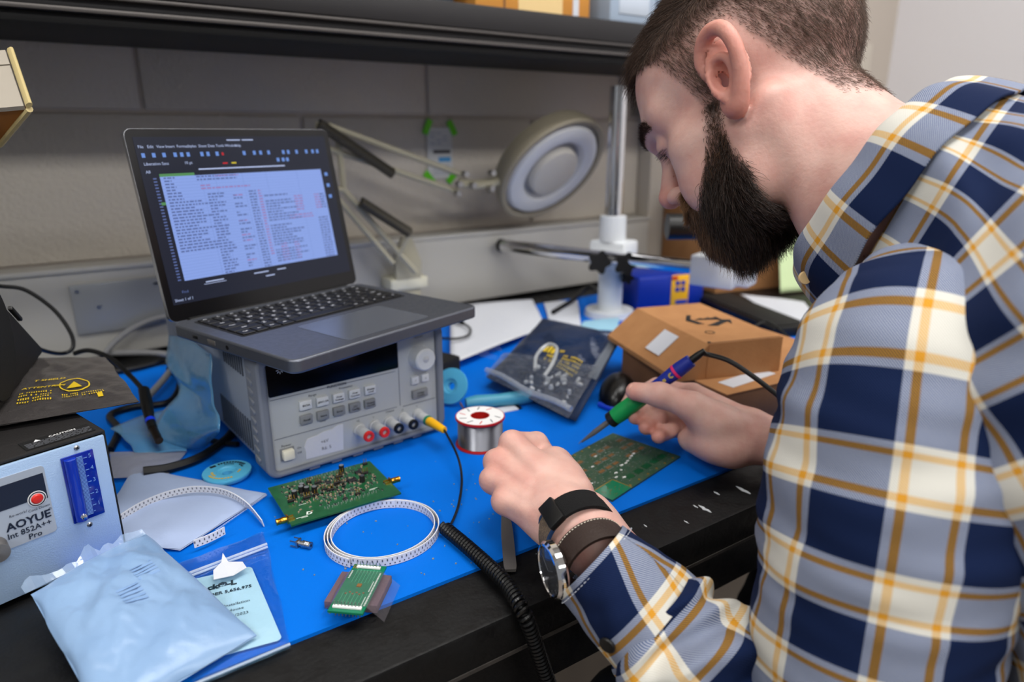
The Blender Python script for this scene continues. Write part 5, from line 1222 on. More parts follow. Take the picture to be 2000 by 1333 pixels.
# torso, shoulders, legs
NB = (0.558, 0.238, 0.252)
SL, EL, WL = (0.419, 0.201, 0.213), (0.353, 0.157, -0.070), (0.2991, 0.3541, 0.0501)
SR_, ER, WR = (0.735, 0.250, 0.235), (0.735, 0.215, -0.040), (0.5628, 0.3963, 0.0439)
ell((0.600, -0.070, -0.170), (0.155, 0.105, 0.11), 0.03); ell((0.588, -0.02, -0.05), (0.145, 0.095, 0.13), 0.03)
ell((0.575, 0.075, 0.10), (0.150, 0.100, 0.15), 0.03); cap((0.43, 0.200, 0.208), (0.56, 0.212, 0.225), 0.034, 0.046, 0.03); cap((0.715, 0.245, 0.215), (0.56, 0.212, 0.225), 0.034, 0.046, 0.03)
cap((0.556, 0.235, 0.250), (0.47, 0.205, 0.235), 0.036, 0.032, 0.03); cap((0.556, 0.235, 0.250), (0.65, 0.235, 0.235), 0.036, 0.032, 0.03)
for S_, E_, W_ in ((SL, EL, WL), (SR_, ER, WR)):
    cap(S_, E_, 0.037, 0.034, 0.02); cap(E_, tuple(np.array(E_) * 0.55 + np.array(W_) * 0.45), 0.037, 0.036, 0.02); cap(tuple(np.array(E_) * 0.55 + np.array(W_) * 0.45), W_, 0.035, 0.0235, 0.02)
HIPS = ((0.520, -0.050, -0.215), (0.680, -0.040, -0.215)); KNEES = ((0.405, 0.360, -0.225), (0.700, 0.390, -0.225)); ANK = ((0.430, 0.330, -0.660), (0.690, 0.360, -0.660))
for h_, k_, a_ in zip(HIPS, KNEES, ANK): cap(h_, k_, 0.078, 0.056, 0.03); cap(k_, a_, 0.052, 0.035, 0.02)

# neck
cap(hw((0, -0.020, -0.030)), hw((0, -0.050, -0.132)), 0.0565, 0.0585, 0.02); cap(hw((0, -0.050, -0.132)), NB, 0.0585, 0.060, 0.025)
cap(hw((-0.060, -0.022, -0.030)), (0.520, 0.290, 0.215), 0.014, 0.012, 0.02); cap(hw((0.060, -0.022, -0.030)), (0.575, 0.300, 0.215), 0.014, 0.012, 0.02)
# skull and face
hell((0, -0.006, 0.048), (0.0765, 0.0985, 0.088), 0.012); hell((0, 0.030, 0.056), (0.063, 0.066, 0.054), 0.02)
hell((0, 0.034, -0.020), (0.060, 0.054, 0.066), 0.02)
for s in (-1, 1):
    hell((s * 0.046, 0.050, -0.014), (0.019, 0.024, 0.018), 0.018)                # cheekbone
    hcap((s * 0.054, 0.004, -0.040), (s * 0.046, 0.018, -0.072), 0.020, 0.019, 0.02); hcap((s * 0.046, 0.018, -0.072), (s * 0.012, 0.070, -0.088), 0.019, 0.017, 0.02)
    hell((s * 0.038, 0.058, -0.048), (0.018, 0.024, 0.024), 0.02)                 # cheek
    hcap((s * 0.048, 0.066, 0.028), (s * 0.012, 0.0955, 0.031), 0.0100, 0.0112, 0.022)   # brow
    hell((s * 0.030, 0.1000, 0.0085), (0.0185, 0.0150, 0.0115), 0.009, 's')       # socket
    hell((s * 0.0325, 0.0755, 0.0065), (0.0150, 0.0140, 0.0125), 0.004)           # lidded eye
    hcap((s * 0.0220, 0.0905, 0.0000), (s * 0.0440, 0.0800, -0.0010), 0.0016, 0.0016, 0.003, 's')   # lid line
    hell((s * 0.0140, 0.0990, -0.0310), (0.0082, 0.0105, 0.0080), 0.004)          # nostril wing
    hcap((s * 0.0095, 0.1060, -0.0450), (s * 0.0085, 0.1030, -0.0330), 0.0044, 0.0034, 0.002, 's')
hell((0, 0.074, -0.086), (0.023, 0.020, 0.018), 0.015); hell((0, 0.074, -0.060), (0.031, 0.024, 0.028), 0.014)
hcap((0, 0.0925, 0.020), (0, 0.1035, -0.010), 0.0085, 0.0095, 0.010); hcap((0, 0.1035, -0.010), (0, 0.1118, -0.0225), 0.0092, 0.0118, 0.006)
for s in (-1, 1):
    hcap((s * 0.021, 0.0890, -0.0630), (0, 0.0985, -0.0545), 0.0040, 0.0050, 0.004); hcap((s * 0.019, 0.0890, -0.0665), (0, 0.0975, -0.0670), 0.0045, 0.0058, 0.004)
    hcap((s * 0.022, 0.0940, -0.0640), (0, 0.1055, -0.0605), 0.0012, 0.0012, 0.003, 's')
# ears: bowl, helix rim, antihelix, lobe, tragus
for s in (-1, 1):
    ME = np.array(rz(-s * 0.42)) @ rx(0.24)
    hell((s * 0.0830, -0.011, 0.003), (0.0045, 0.0180, 0.0290), 0.004, 'u', ME)
    hell((s * 0.0900, -0.0075, -0.0010), (0.0085, 0.0095, 0.0125), 0.003, 's', ME)
    hell((s * 0.0925, -0.0120, 0.0215), (0.0070, 0.0080, 0.0085), 0.003, 's', ME)
    rim = [(0.0770, 0.0020, 0.0040, 0.0032), (0.0790, 0.0062, 0.0150, 0.0036), (0.0815, 0.0045, 0.0260, 0.0040), (0.0860, -0.0040, 0.0350, 0.0043), (0.0915, -0.0150, 0.0360, 0.0044), (0.0960, -0.0245, 0.0290, 0.0044), (0.0980, -0.0280, 0.0165, 0.0043), (0.0970, -0.0270, 0.0030, 0.0042), (0.0930, -0.0220, -0.0095, 0.0044), (0.0885, -0.0150, -0.0200, 0.0050), (0.0840, -0.0070, -0.0275, 0.0060), (0.0800, -0.0010, -0.0260, 0.0050), (0.0775, 0.0015, -0.0160, 0.0042)]
    rp_ = [(*p, r_[3]) for p, r_ in ((tuple(v), rim[min(len(rim) - 1, k // 4)]) for k, v in enumerate(catmull([q[:3] for q in rim], 4)))]
    for (x0, y0, z0, r0), (x1, y1, z1, r1) in zip(rp_, rp_[1:]): hcap((s * x0, y0, z0), (s * x1, y1, z1), (r0 + r1) / 2, (r0 + r1) / 2, 0.0045)
    ant = [(0.0870, -0.0050, 0.0150, 0.0024), (0.0905, -0.0140, 0.0125, 0.0030), (0.0920, -0.0180, 0.0040, 0.0032), (0.0890, -0.0150, -0.0080, 0.0032), (0.0850, -0.0080, -0.0150, 0.0032)]
    av = catmull([q[:3] for q in ant], 4)
    for a_, b_ in zip(av, av[1:]): hcap((s * a_[0], a_[1], a_[2]), (s * b_[0], b_[1], b_[2]), 0.0030, 0.0030, 0.0025)
    hcap((s * 0.0790, 0.0040, 0.0020), (s * 0.0815, 0.0010, -0.0080), 0.0042, 0.0040, 0.004)
    hcap((s * 0.0830, -0.0060, -0.0040), (s * 0.0700, -0.0020, -0.0030), 0.0032, 0.0030, 0.002, 's')

# left hand, resting on its little finger edge, fingers closed
def chain(pts, rr, k=0.004):
    for a, b, ra, rb in zip(pts, pts[1:], rr, rr[1:]): cap(a, b, ra, rb, k)
LM = dict(i=(0.3038, 0.4556, 0.0784), m=(0.2860, 0.4529, 0.0662), r=(0.2739, 0.4404, 0.0581), p=(0.2689, 0.4138, 0.0521))
lwr = [(0.3043, 0.3782, 0.0566), (0.2944, 0.3720, 0.0561), (0.2876, 0.3632, 0.0539), (0.2855, 0.3538, 0.0484)]
for key, wp, r0, r1 in zip('imrp', lwr, (0.0165, 0.0165, 0.0155, 0.0145), (0.0135, 0.0128, 0.0120, 0.0112)): cap(wp, LM[key], r0 * 0.92, r1 * 0.88, 0.008)
cap(WL, (0.2943, 0.3704, 0.0515), 0.0245, 0.0225, 0.02)
chain([LM['i'], (0.3329, 0.4606, 0.0697), (0.3479, 0.4647, 0.0463), (0.3335, 0.4592, 0.0396)], [0.0112, 0.0102, 0.0088, 0.0078], 0.003)
chain([LM['m'], (0.3201, 0.4715, 0.0486), (0.3342, 0.4601, 0.0363), (0.3217, 0.4428, 0.0350)], [0.0116, 0.0106, 0.0092, 0.0080])
chain([LM['r'], (0.3041, 0.4561, 0.0394), (0.3179, 0.4437, 0.0306), (0.3080, 0.4236, 0.0332)], [0.0108, 0.0100, 0.0088, 0.0078])
chain([LM['p'], (0.2941, 0.4268, 0.0337), (0.3044, 0.4185, 0.0295), (0.2994, 0.4043, 0.0334)], [0.0100, 0.0090, 0.0080, 0.0072])
chain([(0.3154, 0.3844, 0.0594), (0.3322, 0.4308, 0.0625), (0.3362, 0.4633, 0.0554), (0.3377, 0.4819, 0.0473)], [0.0170, 0.0125, 0.0110, 0.0088], 0.008)
ell((0.3147, 0.4147, 0.0551), (0.024, 0.028, 0.022), 0.015)
for key in 'imrp': ell(tuple(np.array(LM[key]) + np.array((-0.0035, -0.001, 0.0035))), (0.0092, 0.0092, 0.0088), 0.005)
for key, wp in zip('imrp', lwr): cap(tuple(np.array(wp) * 0.55 + np.array(LM[key]) * 0.45 + np.array((-0.007, -0.005, 0.0085))), tuple(np.array(LM[key]) + np.array((-0.004, -0.002, 0.0065))), 0.0040, 0.0052, 0.005)

# right hand holding the iron like a pencil
RM = dict(i=(0.5583, 0.4786, 0.0618), m=(0.5636, 0.4819, 0.0460), r=(0.5601, 0.4732, 0.0362), p=(0.5534, 0.4577, 0.0300))
rwr = [(0.5675, 0.4131, 0.0468), (0.5710, 0.4116, 0.0388), (0.5660, 0.4059, 0.0347), (0.5570, 0.3987, 0.0329)]
for key, wp, r0, r1 in zip('imrp', rwr, (0.0165, 0.0165, 0.0155, 0.0150), (0.0135, 0.0130, 0.0125, 0.0120)): cap(wp, RM[key], r0, r1, 0.018)
chain([RM['i'], (0.5423, 0.5170, 0.0621), (0.5107, 0.5209, 0.0564), (0.4901, 0.5123, 0.0505)], [0.0118, 0.0106, 0.0092, 0.0078])
chain([RM['m'], (0.5429, 0.5194, 0.0353), (0.5118, 0.5111, 0.0422), (0.4932, 0.4989, 0.0435)], [0.0116, 0.0106, 0.0094, 0.0084])
chain([RM['r'], (0.5451, 0.5033, 0.0296), (0.5137, 0.4948, 0.0352), (0.4938, 0.4825, 0.0374)], [0.0110, 0.0102, 0.0092, 0.0084])
chain([RM['p'], (0.5445, 0.4824, 0.0230), (0.5145, 0.4756, 0.0288), (0.4963, 0.4663, 0.0322)], [0.0102, 0.0092, 0.0084, 0.0078])
chain([(0.5450, 0.4104, 0.0499), (0.5151, 0.4403, 0.0707), (0.4941, 0.4653, 0.0801), (0.4805, 0.4890, 0.0793)], [0.0190, 0.0145, 0.0120, 0.0098], 0.008)
ell((0.5326, 0.4270, 0.0559), (0.022, 0.028, 0.017), 0.015); ell((0.5330, 0.4194, 0.0322), (0.024, 0.028, 0.017), 0.015)
cap((0.5276, 0.4486, 0.0268), (0.5367, 0.4027, 0.0310), 0.0125, 0.0165, 0.015)

def smin(a, b, k):
    h = np.clip(0.5 + 0.5 * (b - a) / k, 0, 1); return b + (a - b) * h - k * h * (1 - h)
def polygonise(prims, lo, hi, h=0.002, B=16):
    """sparse surface nets over blocks of B cells"""
    lo = np.asarray(lo, float); nb = np.ceil((np.asarray(hi) - lo) / (h * B)).astype(int)
    gx = np.stack(np.meshgrid(*[np.arange(n) for n in nb], indexing='ij'), -1).reshape(-1, 3)
    cen = lo + (gx + 0.5) * h * B; half = h * B * 0.5 * math.sqrt(3)
    D = np.stack([fn(cen) for op, fn, k in prims]); isu = np.array([op == 'u' for op, _, _ in prims])
    mn = D[isu].min(0); keep = mn < half + 0.012
    # inside blocks: drop when well inside some union primitive and no cut comes near
    cut = D[~isu].min(0) if (~isu).any() else np.full(len(cen), 9.0)
    keep &= ~((mn < -half * 1.15) & (cut > half))
    gx = gx[keep]; cen = cen[keep]; D = D[:, keep]; mn = mn[keep]; nbk = len(gx)
    loc_ = np.arange(B + 1); off = np.stack(np.meshgrid(loc_, loc_, loc_, indexing='ij'), -1).reshape(-1, 3)
    d = np.full((nbk, (B + 1) ** 3), 1.0, np.float32)
    for i, (op, fn, k) in enumerate(prims):
        act = np.where(D[i] < (np.maximum(mn, 0) + 2 * half + k if op == 'u' else half + k + 0.004))[0]
        for c0 in range(0, len(act), 160):
            a = act[c0:c0 + 160]; pts = (lo + (gx[a][:, None, :] * B + off[None]) * h)
            v = fn(pts)
            d[a] = smin(d[a], v, k) if op == 'u' else -smin(-d[a], v, k)
    d = d.reshape(nbk, B + 1, B + 1, B + 1)
    N = nb * B + 2; stride = np.array([N[1] * N[2], N[2], 1], np.int64)
    ids = []; pos = []
    ed = [((0, 0, 0), (1, 0, 0)), ((0, 1, 0), (1, 1, 0)), ((0, 0, 1), (1, 0, 1)), ((0, 1, 1), (1, 1, 1)), ((0, 0, 0), (0, 1, 0)), ((1, 0, 0), (1, 1, 0)), ((0, 0, 1), (0, 1, 1)), ((1, 0, 1), (1, 1, 1)), ((0, 0, 0), (0, 0, 1)), ((1, 0, 0), (1, 0, 1)), ((0, 1, 0), (0, 1, 1)), ((1, 1, 0), (1, 1, 1))]
    s = d < 0
    cnt = sum(s[:, i:B + i, j:B + j, k:B + k].astype(np.int8) for i in (0, 1) for j in (0, 1) for k in (0, 1))
    bi, x, y, z = np.nonzero((cnt > 0) & (cnt < 8))
    acc = np.zeros((len(bi), 3)); n = np.zeros(len(bi))
    for a, b in ed:
        va = d[bi, x + a[0], y + a[1], z + a[2]]; vb = d[bi, x + b[0], y + b[1], z + b[2]]; m = (va < 0) != (vb < 0)
        t = np.where(m, va / np.where(m, va - vb, 1), 0)
        pt = np.array(a)[None] + t[:, None] * (np.array(b) - np.array(a))[None]; acc += np.where(m[:, None], pt, 0); n += m
    cell = gx[bi] * B + np.stack([x, y, z], 1); P_ = lo + (cell + acc / n[:, None]) * h
    cid = (cell + 1).astype(np.int64) @ stride; o_ = np.argsort(cid); cid = cid[o_]; P_ = P_[o_]
    quads = []
    for ax in range(3):
        u, v = (ax + 1) % 3, (ax + 2) % 3
        sl0 = [slice(None)] + [slice(0, B)] * 3; sl1 = [slice(None)] + [slice(0, B)] * 3; sl1[ax + 1] = slice(1, B + 1)
        A = s[tuple(sl0)]; C = s[tuple(sl1)]; bi, x, y, z = np.nonzero(A != C)
        base = (gx[bi] * B + np.stack([x, y, z], 1) + 1).astype(np.int64); ins = A[bi, x, y, z]
        c4 = []
        for du, dv in ((0, 0), (-1, 0), (-1, -1), (0, -1)):
            q = base.copy(); q[:, u] += du; q[:, v] += dv; c4.append(q @ stride)
        c4 = np.stack(c4, 1); idx = np.searchsorted(cid, c4); idx = np.minimum(idx, len(cid) - 1); ok = (cid[idx] == c4).all(1)
        idx = idx[ok]; ins = ins[ok]; idx[~ins] = idx[~ins][:, ::-1]; quads.append(idx)
    return P_, np.concatenate(quads)
def smooth_verts(P_, Q, it=3, lam=0.5):
    e = np.concatenate([Q[:, [0, 1]], Q[:, [1, 2]], Q[:, [2, 3]], Q[:, [3, 0]]]); e = np.concatenate([e, e[:, ::-1]])
    deg = np.bincount(e[:, 0], minlength=len(P_))[:, None]
    for k in range(it):
        for l_ in (lam, -lam * 1.03):
            s = np.stack([np.bincount(e[:, 0], weights=P_[e[:, 1], c], minlength=len(P_)) for c in range(3)], 1) / np.maximum(deg, 1); P_ = P_ + l_ * (s - P_)
    return P_
def np_mesh(name, V, Q, mats):
    me = bpy.data.meshes.new(name); n = Q.shape[1]
    me.vertices.add(len(V)); me.vertices.foreach_set('co', np.ascontiguousarray(V, np.float32).ravel())
    me.loops.add(Q.size); me.loops.foreach_set('vertex_index', np.ascontiguousarray(Q, np.int32).ravel())
    me.polygons.add(len(Q)); me.polygons.foreach_set('loop_start', np.arange(0, Q.size, n, dtype=np.int32))
    me.polygons.foreach_set('use_smooth', np.ones(len(Q), bool))
    me.update(calc_edges=True); me.validate()
    for m in mats: me.materials.append(m)
    return me
V, Q = polygonise(PR, (0.235, -0.20, -0.72), (0.86, 0.60, 0.52), 0.0021)
V = smooth_verts(V, Q, 4)

# head coordinates of every vertex drive hair, beard and skin tint
LH = (V - HT) @ HR
ax_ = np.abs(LH[:, 0]); ly = LH[:, 1]; lz = LH[:, 2]
ishead = (np.linalg.norm(LH - np.array([0, 0, 0.0]), axis=1) < 0.19)
def ss(a, b, x): t = np.clip((x - a) / (b - a), 0, 1); return t * t * (3 - 2 * t)
HY = [-0.12, -0.085, -0.066, -0.050, -0.042, -0.036, -0.028, 0.0, 0.006, 0.011, 0.022, 0.029, 0.040, 0.052, 0.066, 0.080, 0.120]
HZ = [-0.052, -0.056, -0.048, -0.012, 0.006, 0.020, 0.046, 0.047, 0.030, -0.012, -0.012, 0.022, 0.050, 0.066, 0.080, 0.092, 0.100]
hair_edge = lz - np.interp(ly, HY, HZ)
ear_zone = (ax_ > 0.0775) & (ly < 0.010) & (ly > -0.045) & (lz < 0.052) & (lz > -0.05)
hairm = ss(-0.004, 0.008, hair_edge) * ishead * (lz > -0.075) * (~ear_zone) * (ly < 0.115)
# beard: between a front line over the cheek and a back line under the ear
BZ_ = [-0.150, -0.120, -0.090, -0.068, -0.045, -0.015, 0.0]
bback = np.interp(lz, BZ_, [0.030, 0.024, 0.016, 0.012, 0.017, 0.014, 0.012])
bfront = np.interp(lz, [-0.090, -0.076, -0.066, -0.048, -0.030, -0.010, 0.010], [0.20, 0.20, 0.066, 0.050, 0.036, 0.027, 0.025])
beardm = ss(-0.004, 0.005, ly - bback) * ss(-0.004, 0.005, bfront - ly) * ishead * (lz < 0.0) * (lz > -0.125)
must = 0.5 * ss(-0.003, 0.003, -0.0405 - lz) * (ax_ < 0.034) * (ly > 0.070) * (lz > -0.0535) + ss(-0.003, 0.004, -0.072 - lz) * (ax_ < 0.04) * (ly > 0.055) + (ax_ > 0.020) * (ax_ < 0.040) * (ly > 0.06) * (lz < -0.048) * (lz > -0.09)
lipz = (ax_ < 0.021) & (lz < -0.0535) & (lz > -0.0725) & (ly > 0.086)
beardm = np.clip(np.maximum(beardm, must * ishead), 0, 1) * (~lipz) * (~ear_zone)
ear_t = ((ax_ > 0.0765) & (ly < 0.012) & (ly > -0.05) & (lz < 0.055) & (lz > -0.045) & ishead).astype(float)
red = 0.45 * ear_t + 0.6 * np.exp(-((LH - np.array([0, 0.115, -0.024])) ** 2).sum(1) / 0.016 ** 2) + 0.8 * lipz * ishead
for q in list(LM.values()) + list(RM.values()): red += 0.30 * np.exp(-((V - np.array(q)) ** 2).sum(1) / 0.013 ** 2)
for q in ((0.4932, 0.4989, 0.0435), (0.4938, 0.4825, 0.0374), (0.4963, 0.4663, 0.0322), (0.4805, 0.4890, 0.0793), (0.3358, 0.4686, 0.0627)): red += 0.55 * np.exp(-((V - np.array(q)) ** 2).sum(1) / 0.012 ** 2)
stub = np.clip(hairm * (0.42 + 0.5 * ss(0.05, 0.085, lz)) + 0.6 * beardm, 0, 1)

skin = bpy.data.materials.new('skin'); skin.use_nodes = True
nt = skin.node_tree; N = nt.nodes; L = nt.links; b = N['Principled BSDF']
def node(t, **kw):
    n = N.new(t)
    for k, v in kw.items(): setattr(n, k, v)
    return n
def mixrgb(fac, a, b2):
    m = node('ShaderNodeMix', data_type='RGBA')
    for s_, v in ((0, fac), (6, a), (7, b2)):
        if hasattr(v, 'links'): L.new(v, m.inputs[s_])
        else: m.inputs[s_].default_value = v
    return m.outputs[2]
tc = node('ShaderNodeTexCoord'); n1 = node('ShaderNodeTexNoise'); n1.inputs['Scale'].default_value = 38; n1.inputs['Detail'].default_value = 6; L.new(tc.outputs['Object'], n1.inputs['Vector'])
r1 = node('ShaderNodeMapRange'); r1.inputs[1].default_value = 0.35; r1.inputs[2].default_value = 0.68; L.new(n1.outputs['Fac'], r1.inputs[0])
c1 = mixrgb(r1.outputs[0], lin((218, 178, 166)), lin((204, 154, 143)))
at = node('ShaderNodeAttribute', attribute_name='red'); c2 = mixrgb(at.outputs['Fac'], c1, lin((198, 104, 82)))
vo = node('ShaderNodeTexVoronoi'); vo.inputs['Scale'].default_value = 85; L.new(tc.outputs['Object'], vo.inputs['Vector'])
fk = node('ShaderNodeMapRange'); fk.inputs[1].default_value = 0.13; fk.inputs[2].default_value = 0.07; L.new(vo.outputs['Distance'], fk.inputs[0])
n2 = node('ShaderNodeTexNoise'); n2.inputs['Scale'].default_value = 30; L.new(tc.outputs['Object'], n2.inputs['Vector'])
gt = node('ShaderNodeMath', operation='GREATER_THAN'); gt.inputs[1].default_value = 0.60; L.new(n2.outputs['Fac'], gt.inputs[0])
mu = node('ShaderNodeMath', operation='MULTIPLY'); L.new(fk.outputs[0], mu.inputs[0]); L.new(gt.outputs[0], mu.inputs[1])
mu2 = node('ShaderNodeMath', operation='MULTIPLY'); L.new(mu.outputs[0], mu2.inputs[0]); mu2.inputs[1].default_value = 0.55
c3 = mixrgb(mu2.outputs[0], c2, lin((160, 92, 62)))
st_ = node('ShaderNodeAttribute', attribute_name='stub'); c4 = mixrgb(st_.outputs['Fac'], c3, lin((64, 48, 42)))
L.new(c4, b.inputs['Base Color']); b.inputs['Roughness'].default_value = 0.48; b.inputs['Specular IOR Level'].default_value = 0.4
b.inputs['Subsurface Weight'].default_value = 0.25; b.inputs['Subsurface Radius'].default_value = (1.0, 0.35, 0.2); b.inputs['Subsurface Scale'].default_value = 0.004
n3 = node('ShaderNodeTexNoise'); n3.inputs['Scale'].default_value = 300; n3.inputs['Detail'].default_value = 4; L.new(tc.outputs['Object'], n3.inputs['Vector'])
bp = node('ShaderNodeBump'); bp.inputs['Strength'].default_value = 0.2; bp.inputs['Distance'].default_value = 0.0015; L.new(n3.outputs['Fac'], bp.inputs['Height']); L.new(bp.outputs[0], b.inputs['Normal'])

me = np_mesh('person', V, Q, [skin])
for nm, arr in (('red', np.clip(red, 0, 1)), ('stub', stub)):
    a = me.attributes.new(nm, 'FLOAT', 'POINT'); a.data.foreach_set('value', arr.astype(np.float32))
man = place('person', me); tag(man, 'bearded man in a plaid shirt leaning over the bench with a soldering iron', 'person')

# ------------------------------------------------------------------ hair and beard
nrm_all = np.empty(len(me.vertices) * 3, np.float32); me.vertex_normals.foreach_get('vector', nrm_all); nrm_all = nrm_all.reshape(-1, 3).astype(float)
if len(me.vertices) != len(V): V = np.array([v.co for v in me.vertices])
NH = nrm_all @ HR      # normals in the head frame
def hair_mat(name, rgb, rough=0.45, rgb2=None):
    m = pm(name, rgb, rough, spec=0.35)
    nt = m.node_tree; hi = nt.nodes.new('ShaderNodeHairInfo'); mx = nt.nodes.new('ShaderNodeMix'); mx.data_type = 'RGBA'
    mx.inputs[6].default_value = lin(rgb); mx.inputs[7].default_value = lin(rgb2 or rgb); nt.links.new(hi.outputs['Random'], mx.inputs[0]); nt.links.new(mx.outputs[2], nt.nodes['Principled BSDF'].inputs['Base Color'])
    return m
def strands(name, idx, length, direction, mat_, parent, npt=5, r=0.00016, curl=0.15, bend=None, lift=0.0):
    """hair curves rooted on vertices idx; direction/bend are unit vectors in the head frame"""
    n = len(idx); root = V[idx] + rng.normal(0, 0.0007, (n, 3)); d = direction + rng.normal(0, curl, direction.shape); d /= np.linalg.norm(d, axis=1)[:, None]
    d2 = d if bend is None else bend + rng.normal(0, curl * 0.7, direction.shape); d2 = d2 / np.linalg.norm(d2, axis=1)[:, None]
    P_ = np.zeros((n, npt, 3)); P_[:, 0] = root - (nrm_all[idx] * 0.0006)
    for k in range(1, npt):
        t = k / (npt - 1); dd = d * (1 - t) + d2 * t; dd /= np.linalg.norm(dd, axis=1)[:, None]
        P_[:, k] = P_[:, k - 1] + (dd @ HR.T) * (length / (npt - 1))[:, None]
    cu = bpy.data.hair_curves.new(name); cu.add_curves([npt] * n)
    cu.attributes['position'].data.foreach_set('vector', P_.astype(np.float32).ravel()) if 'position' in cu.attributes else cu.points.foreach_set('position', P_.astype(np.float32).ravel())
    ra = cu.attributes.get('radius') or cu.attributes.new('radius', 'FLOAT', 'POINT')
    ra.data.foreach_set('value', np.tile(np.linspace(r, r * 0.35, npt), n).astype(np.float32))
    cu.materials.append(mat_); o = place(name, cu, parent); stuff(o); return o
def pick(w, n):
    w = np.clip(w, 0, None); return rng.choice(len(w), n, p=w / w.sum())
def unit(a): return a / np.maximum(np.linalg.norm(a, axis=1)[:, None], 1e-9)
hm_brown = hair_mat('hair_brown', (46, 34, 28), 0.42, (78, 58, 46)); hm_dark = hair_mat('beard_dark', (20, 15, 14), 0.32, (62, 46, 38)); hm_fair = hair_mat('moustache_fair', (120, 88, 62), 0.45, (150, 116, 86))
hm_side = hair_mat('hair_side', (66, 50, 42), 0.5, (112, 90, 76))
for nm, wsel, cnt, hmat, rr in (('hair', hairm * ss(0.050, 0.085, lz), 17000, hm_brown, 0.00018), ('hair', hairm * (1 - ss(0.060, 0.095, lz)), 17000, hm_side, 0.00013)):
    idx = pick(wsel, cnt); p = LH[idx]; nn = NH[idx]
    wt = ss(0.062, 0.098, p[:, 2]); ed = np.clip(hair_edge[idx] / 0.04, 0.12, 1)
    g = np.stack([0 * p[:, 0], -0.42 * (1 - wt) + 0.95 * wt, -0.90 * (1 - wt) + 0.05 * wt], 1)
    front = ss(0.03, 0.075, p[:, 1]) * ss(0.075, 0.10, p[:, 2])
    g = unit(g + front[:, None] * np.array([0, 0.9, -0.25])); gt = unit(g - nn * (g * nn).sum(1)[:, None])
    ln = (0.0035 + 0.0075 * ed) * (1 - wt) + (0.018 + 0.014 * front) * wt; ln = ln * rng.uniform(0.65, 1.15, len(idx))
    strands(nm, idx, ln, unit(nn * (0.42 + 0.40 * wt)[:, None] + gt * 0.85), hmat, man, 5, rr, 0.20, unit(gt + nn * 0.12))
# beard: short on the cheek, long and dark at the chin
chin = ss(-0.040, -0.085, p[:, 2]) if False else None
wb2 = beardm * (0.35 + 0.65 * ss(-0.015, -0.055, lz)) * (1 - 0.9 * ((ax_ < 0.034) & (lz > -0.056) & (ly > 0.07)))
hm_mid = hair_mat('beard_brown', (62, 44, 34), 0.4, (112, 82, 60))
fz = ss(0.060, 0.078, ly)
for wsel, cnt, hmat, rr in ((wb2 * (1 - fz), 19000, hm_dark, 0.00017), (wb2 * fz, 5200, hm_mid, 0.00016), (wb2 * (1 - fz) * (1 - ss(-0.025, -0.055, lz)), 1800, hm_mid, 0.00014)):
    idx = pick(wsel, cnt); p = LH[idx]; nn = NH[idx]; low = ss(-0.020, -0.082, p[:, 2])
    g = unit(np.stack([0 * p[:, 0], 0.18 - 0.5 * (p[:, 1] < 0.035) * low, -1.0 + 0 * p[:, 0]], 1)); gt = unit(g - nn * (g * nn).sum(1)[:, None] * 0.6)
    ln = (0.0045 + 0.0225 * low * (0.55 + 0.45 * ss(0.0, 0.05, p[:, 1])) * (1 - 0.60 * ss(0.070, 0.088, p[:, 1]))) * rng.uniform(0.55, 1.15, len(idx))
    strands('beard', idx, ln, unit(nn * 0.60 + gt * 0.70), hmat, man, 6, rr, 0.34, unit(gt * 0.9 + nn * 0.10))
idx = pick(((ax_ < 0.038) & (lz < -0.0395) & (lz > -0.0560) & (ly > 0.072) & ishead).astype(float), 3600); p = LH[idx]; nn = NH[idx]
g = unit(np.stack([np.sign(p[:, 0]) * 0.75, 0.15 + 0 * p[:, 0], -0.75 + 0 * p[:, 0]], 1))
strands('moustache', idx, rng.uniform(0.007, 0.012, len(idx)), unit(nn * 0.60 + g * 0.7), hm_fair, man, 5, 0.00015, 0.18, unit(g + nn * 0.05))
for sd in (-1, 1):
    bl = np.interp(ax_, [0.008, 0.024, 0.040, 0.053], [0.0320, 0.0345, 0.0325, 0.0250])
    w = (np.abs(lz - bl) < 0.0052) & (LH[:, 0] * sd > 0.008) & (LH[:, 0] * sd < 0.052) & (ly > 0.06) & ishead
    idx = pick(w.astype(float), 900 if sd < 0 else 260); nn = NH[idx]; g = unit(np.stack([sd * np.full(len(idx), 0.85), np.full(len(idx), 0.05), np.full(len(idx), 0.10)], 1))
    strands('eyebrow', idx, rng.uniform(0.004, 0.007, len(idx)), unit(nn * 0.40 + g * 0.8), hm_dark, man, 4, 0.00014, 0.2, unit(g))
    w = (np.abs(lz - 0.0005) < 0.0022) & (LH[:, 0] * sd > 0.021) & (LH[:, 0] * sd < 0.046) & (ly > 0.07) & ishead
    idx = pick(w.astype(float) + 1e-12, 70); nn = NH[idx]; g = unit(np.stack([sd * np.full(len(idx), 0.35), np.full(len(idx), 0.75), np.full(len(idx), -0.45)], 1))
    strands('eyelashes', idx, rng.uniform(0.005, 0.008, len(idx)), g, hm_dark, man, 4, 0.00012, 0.12)

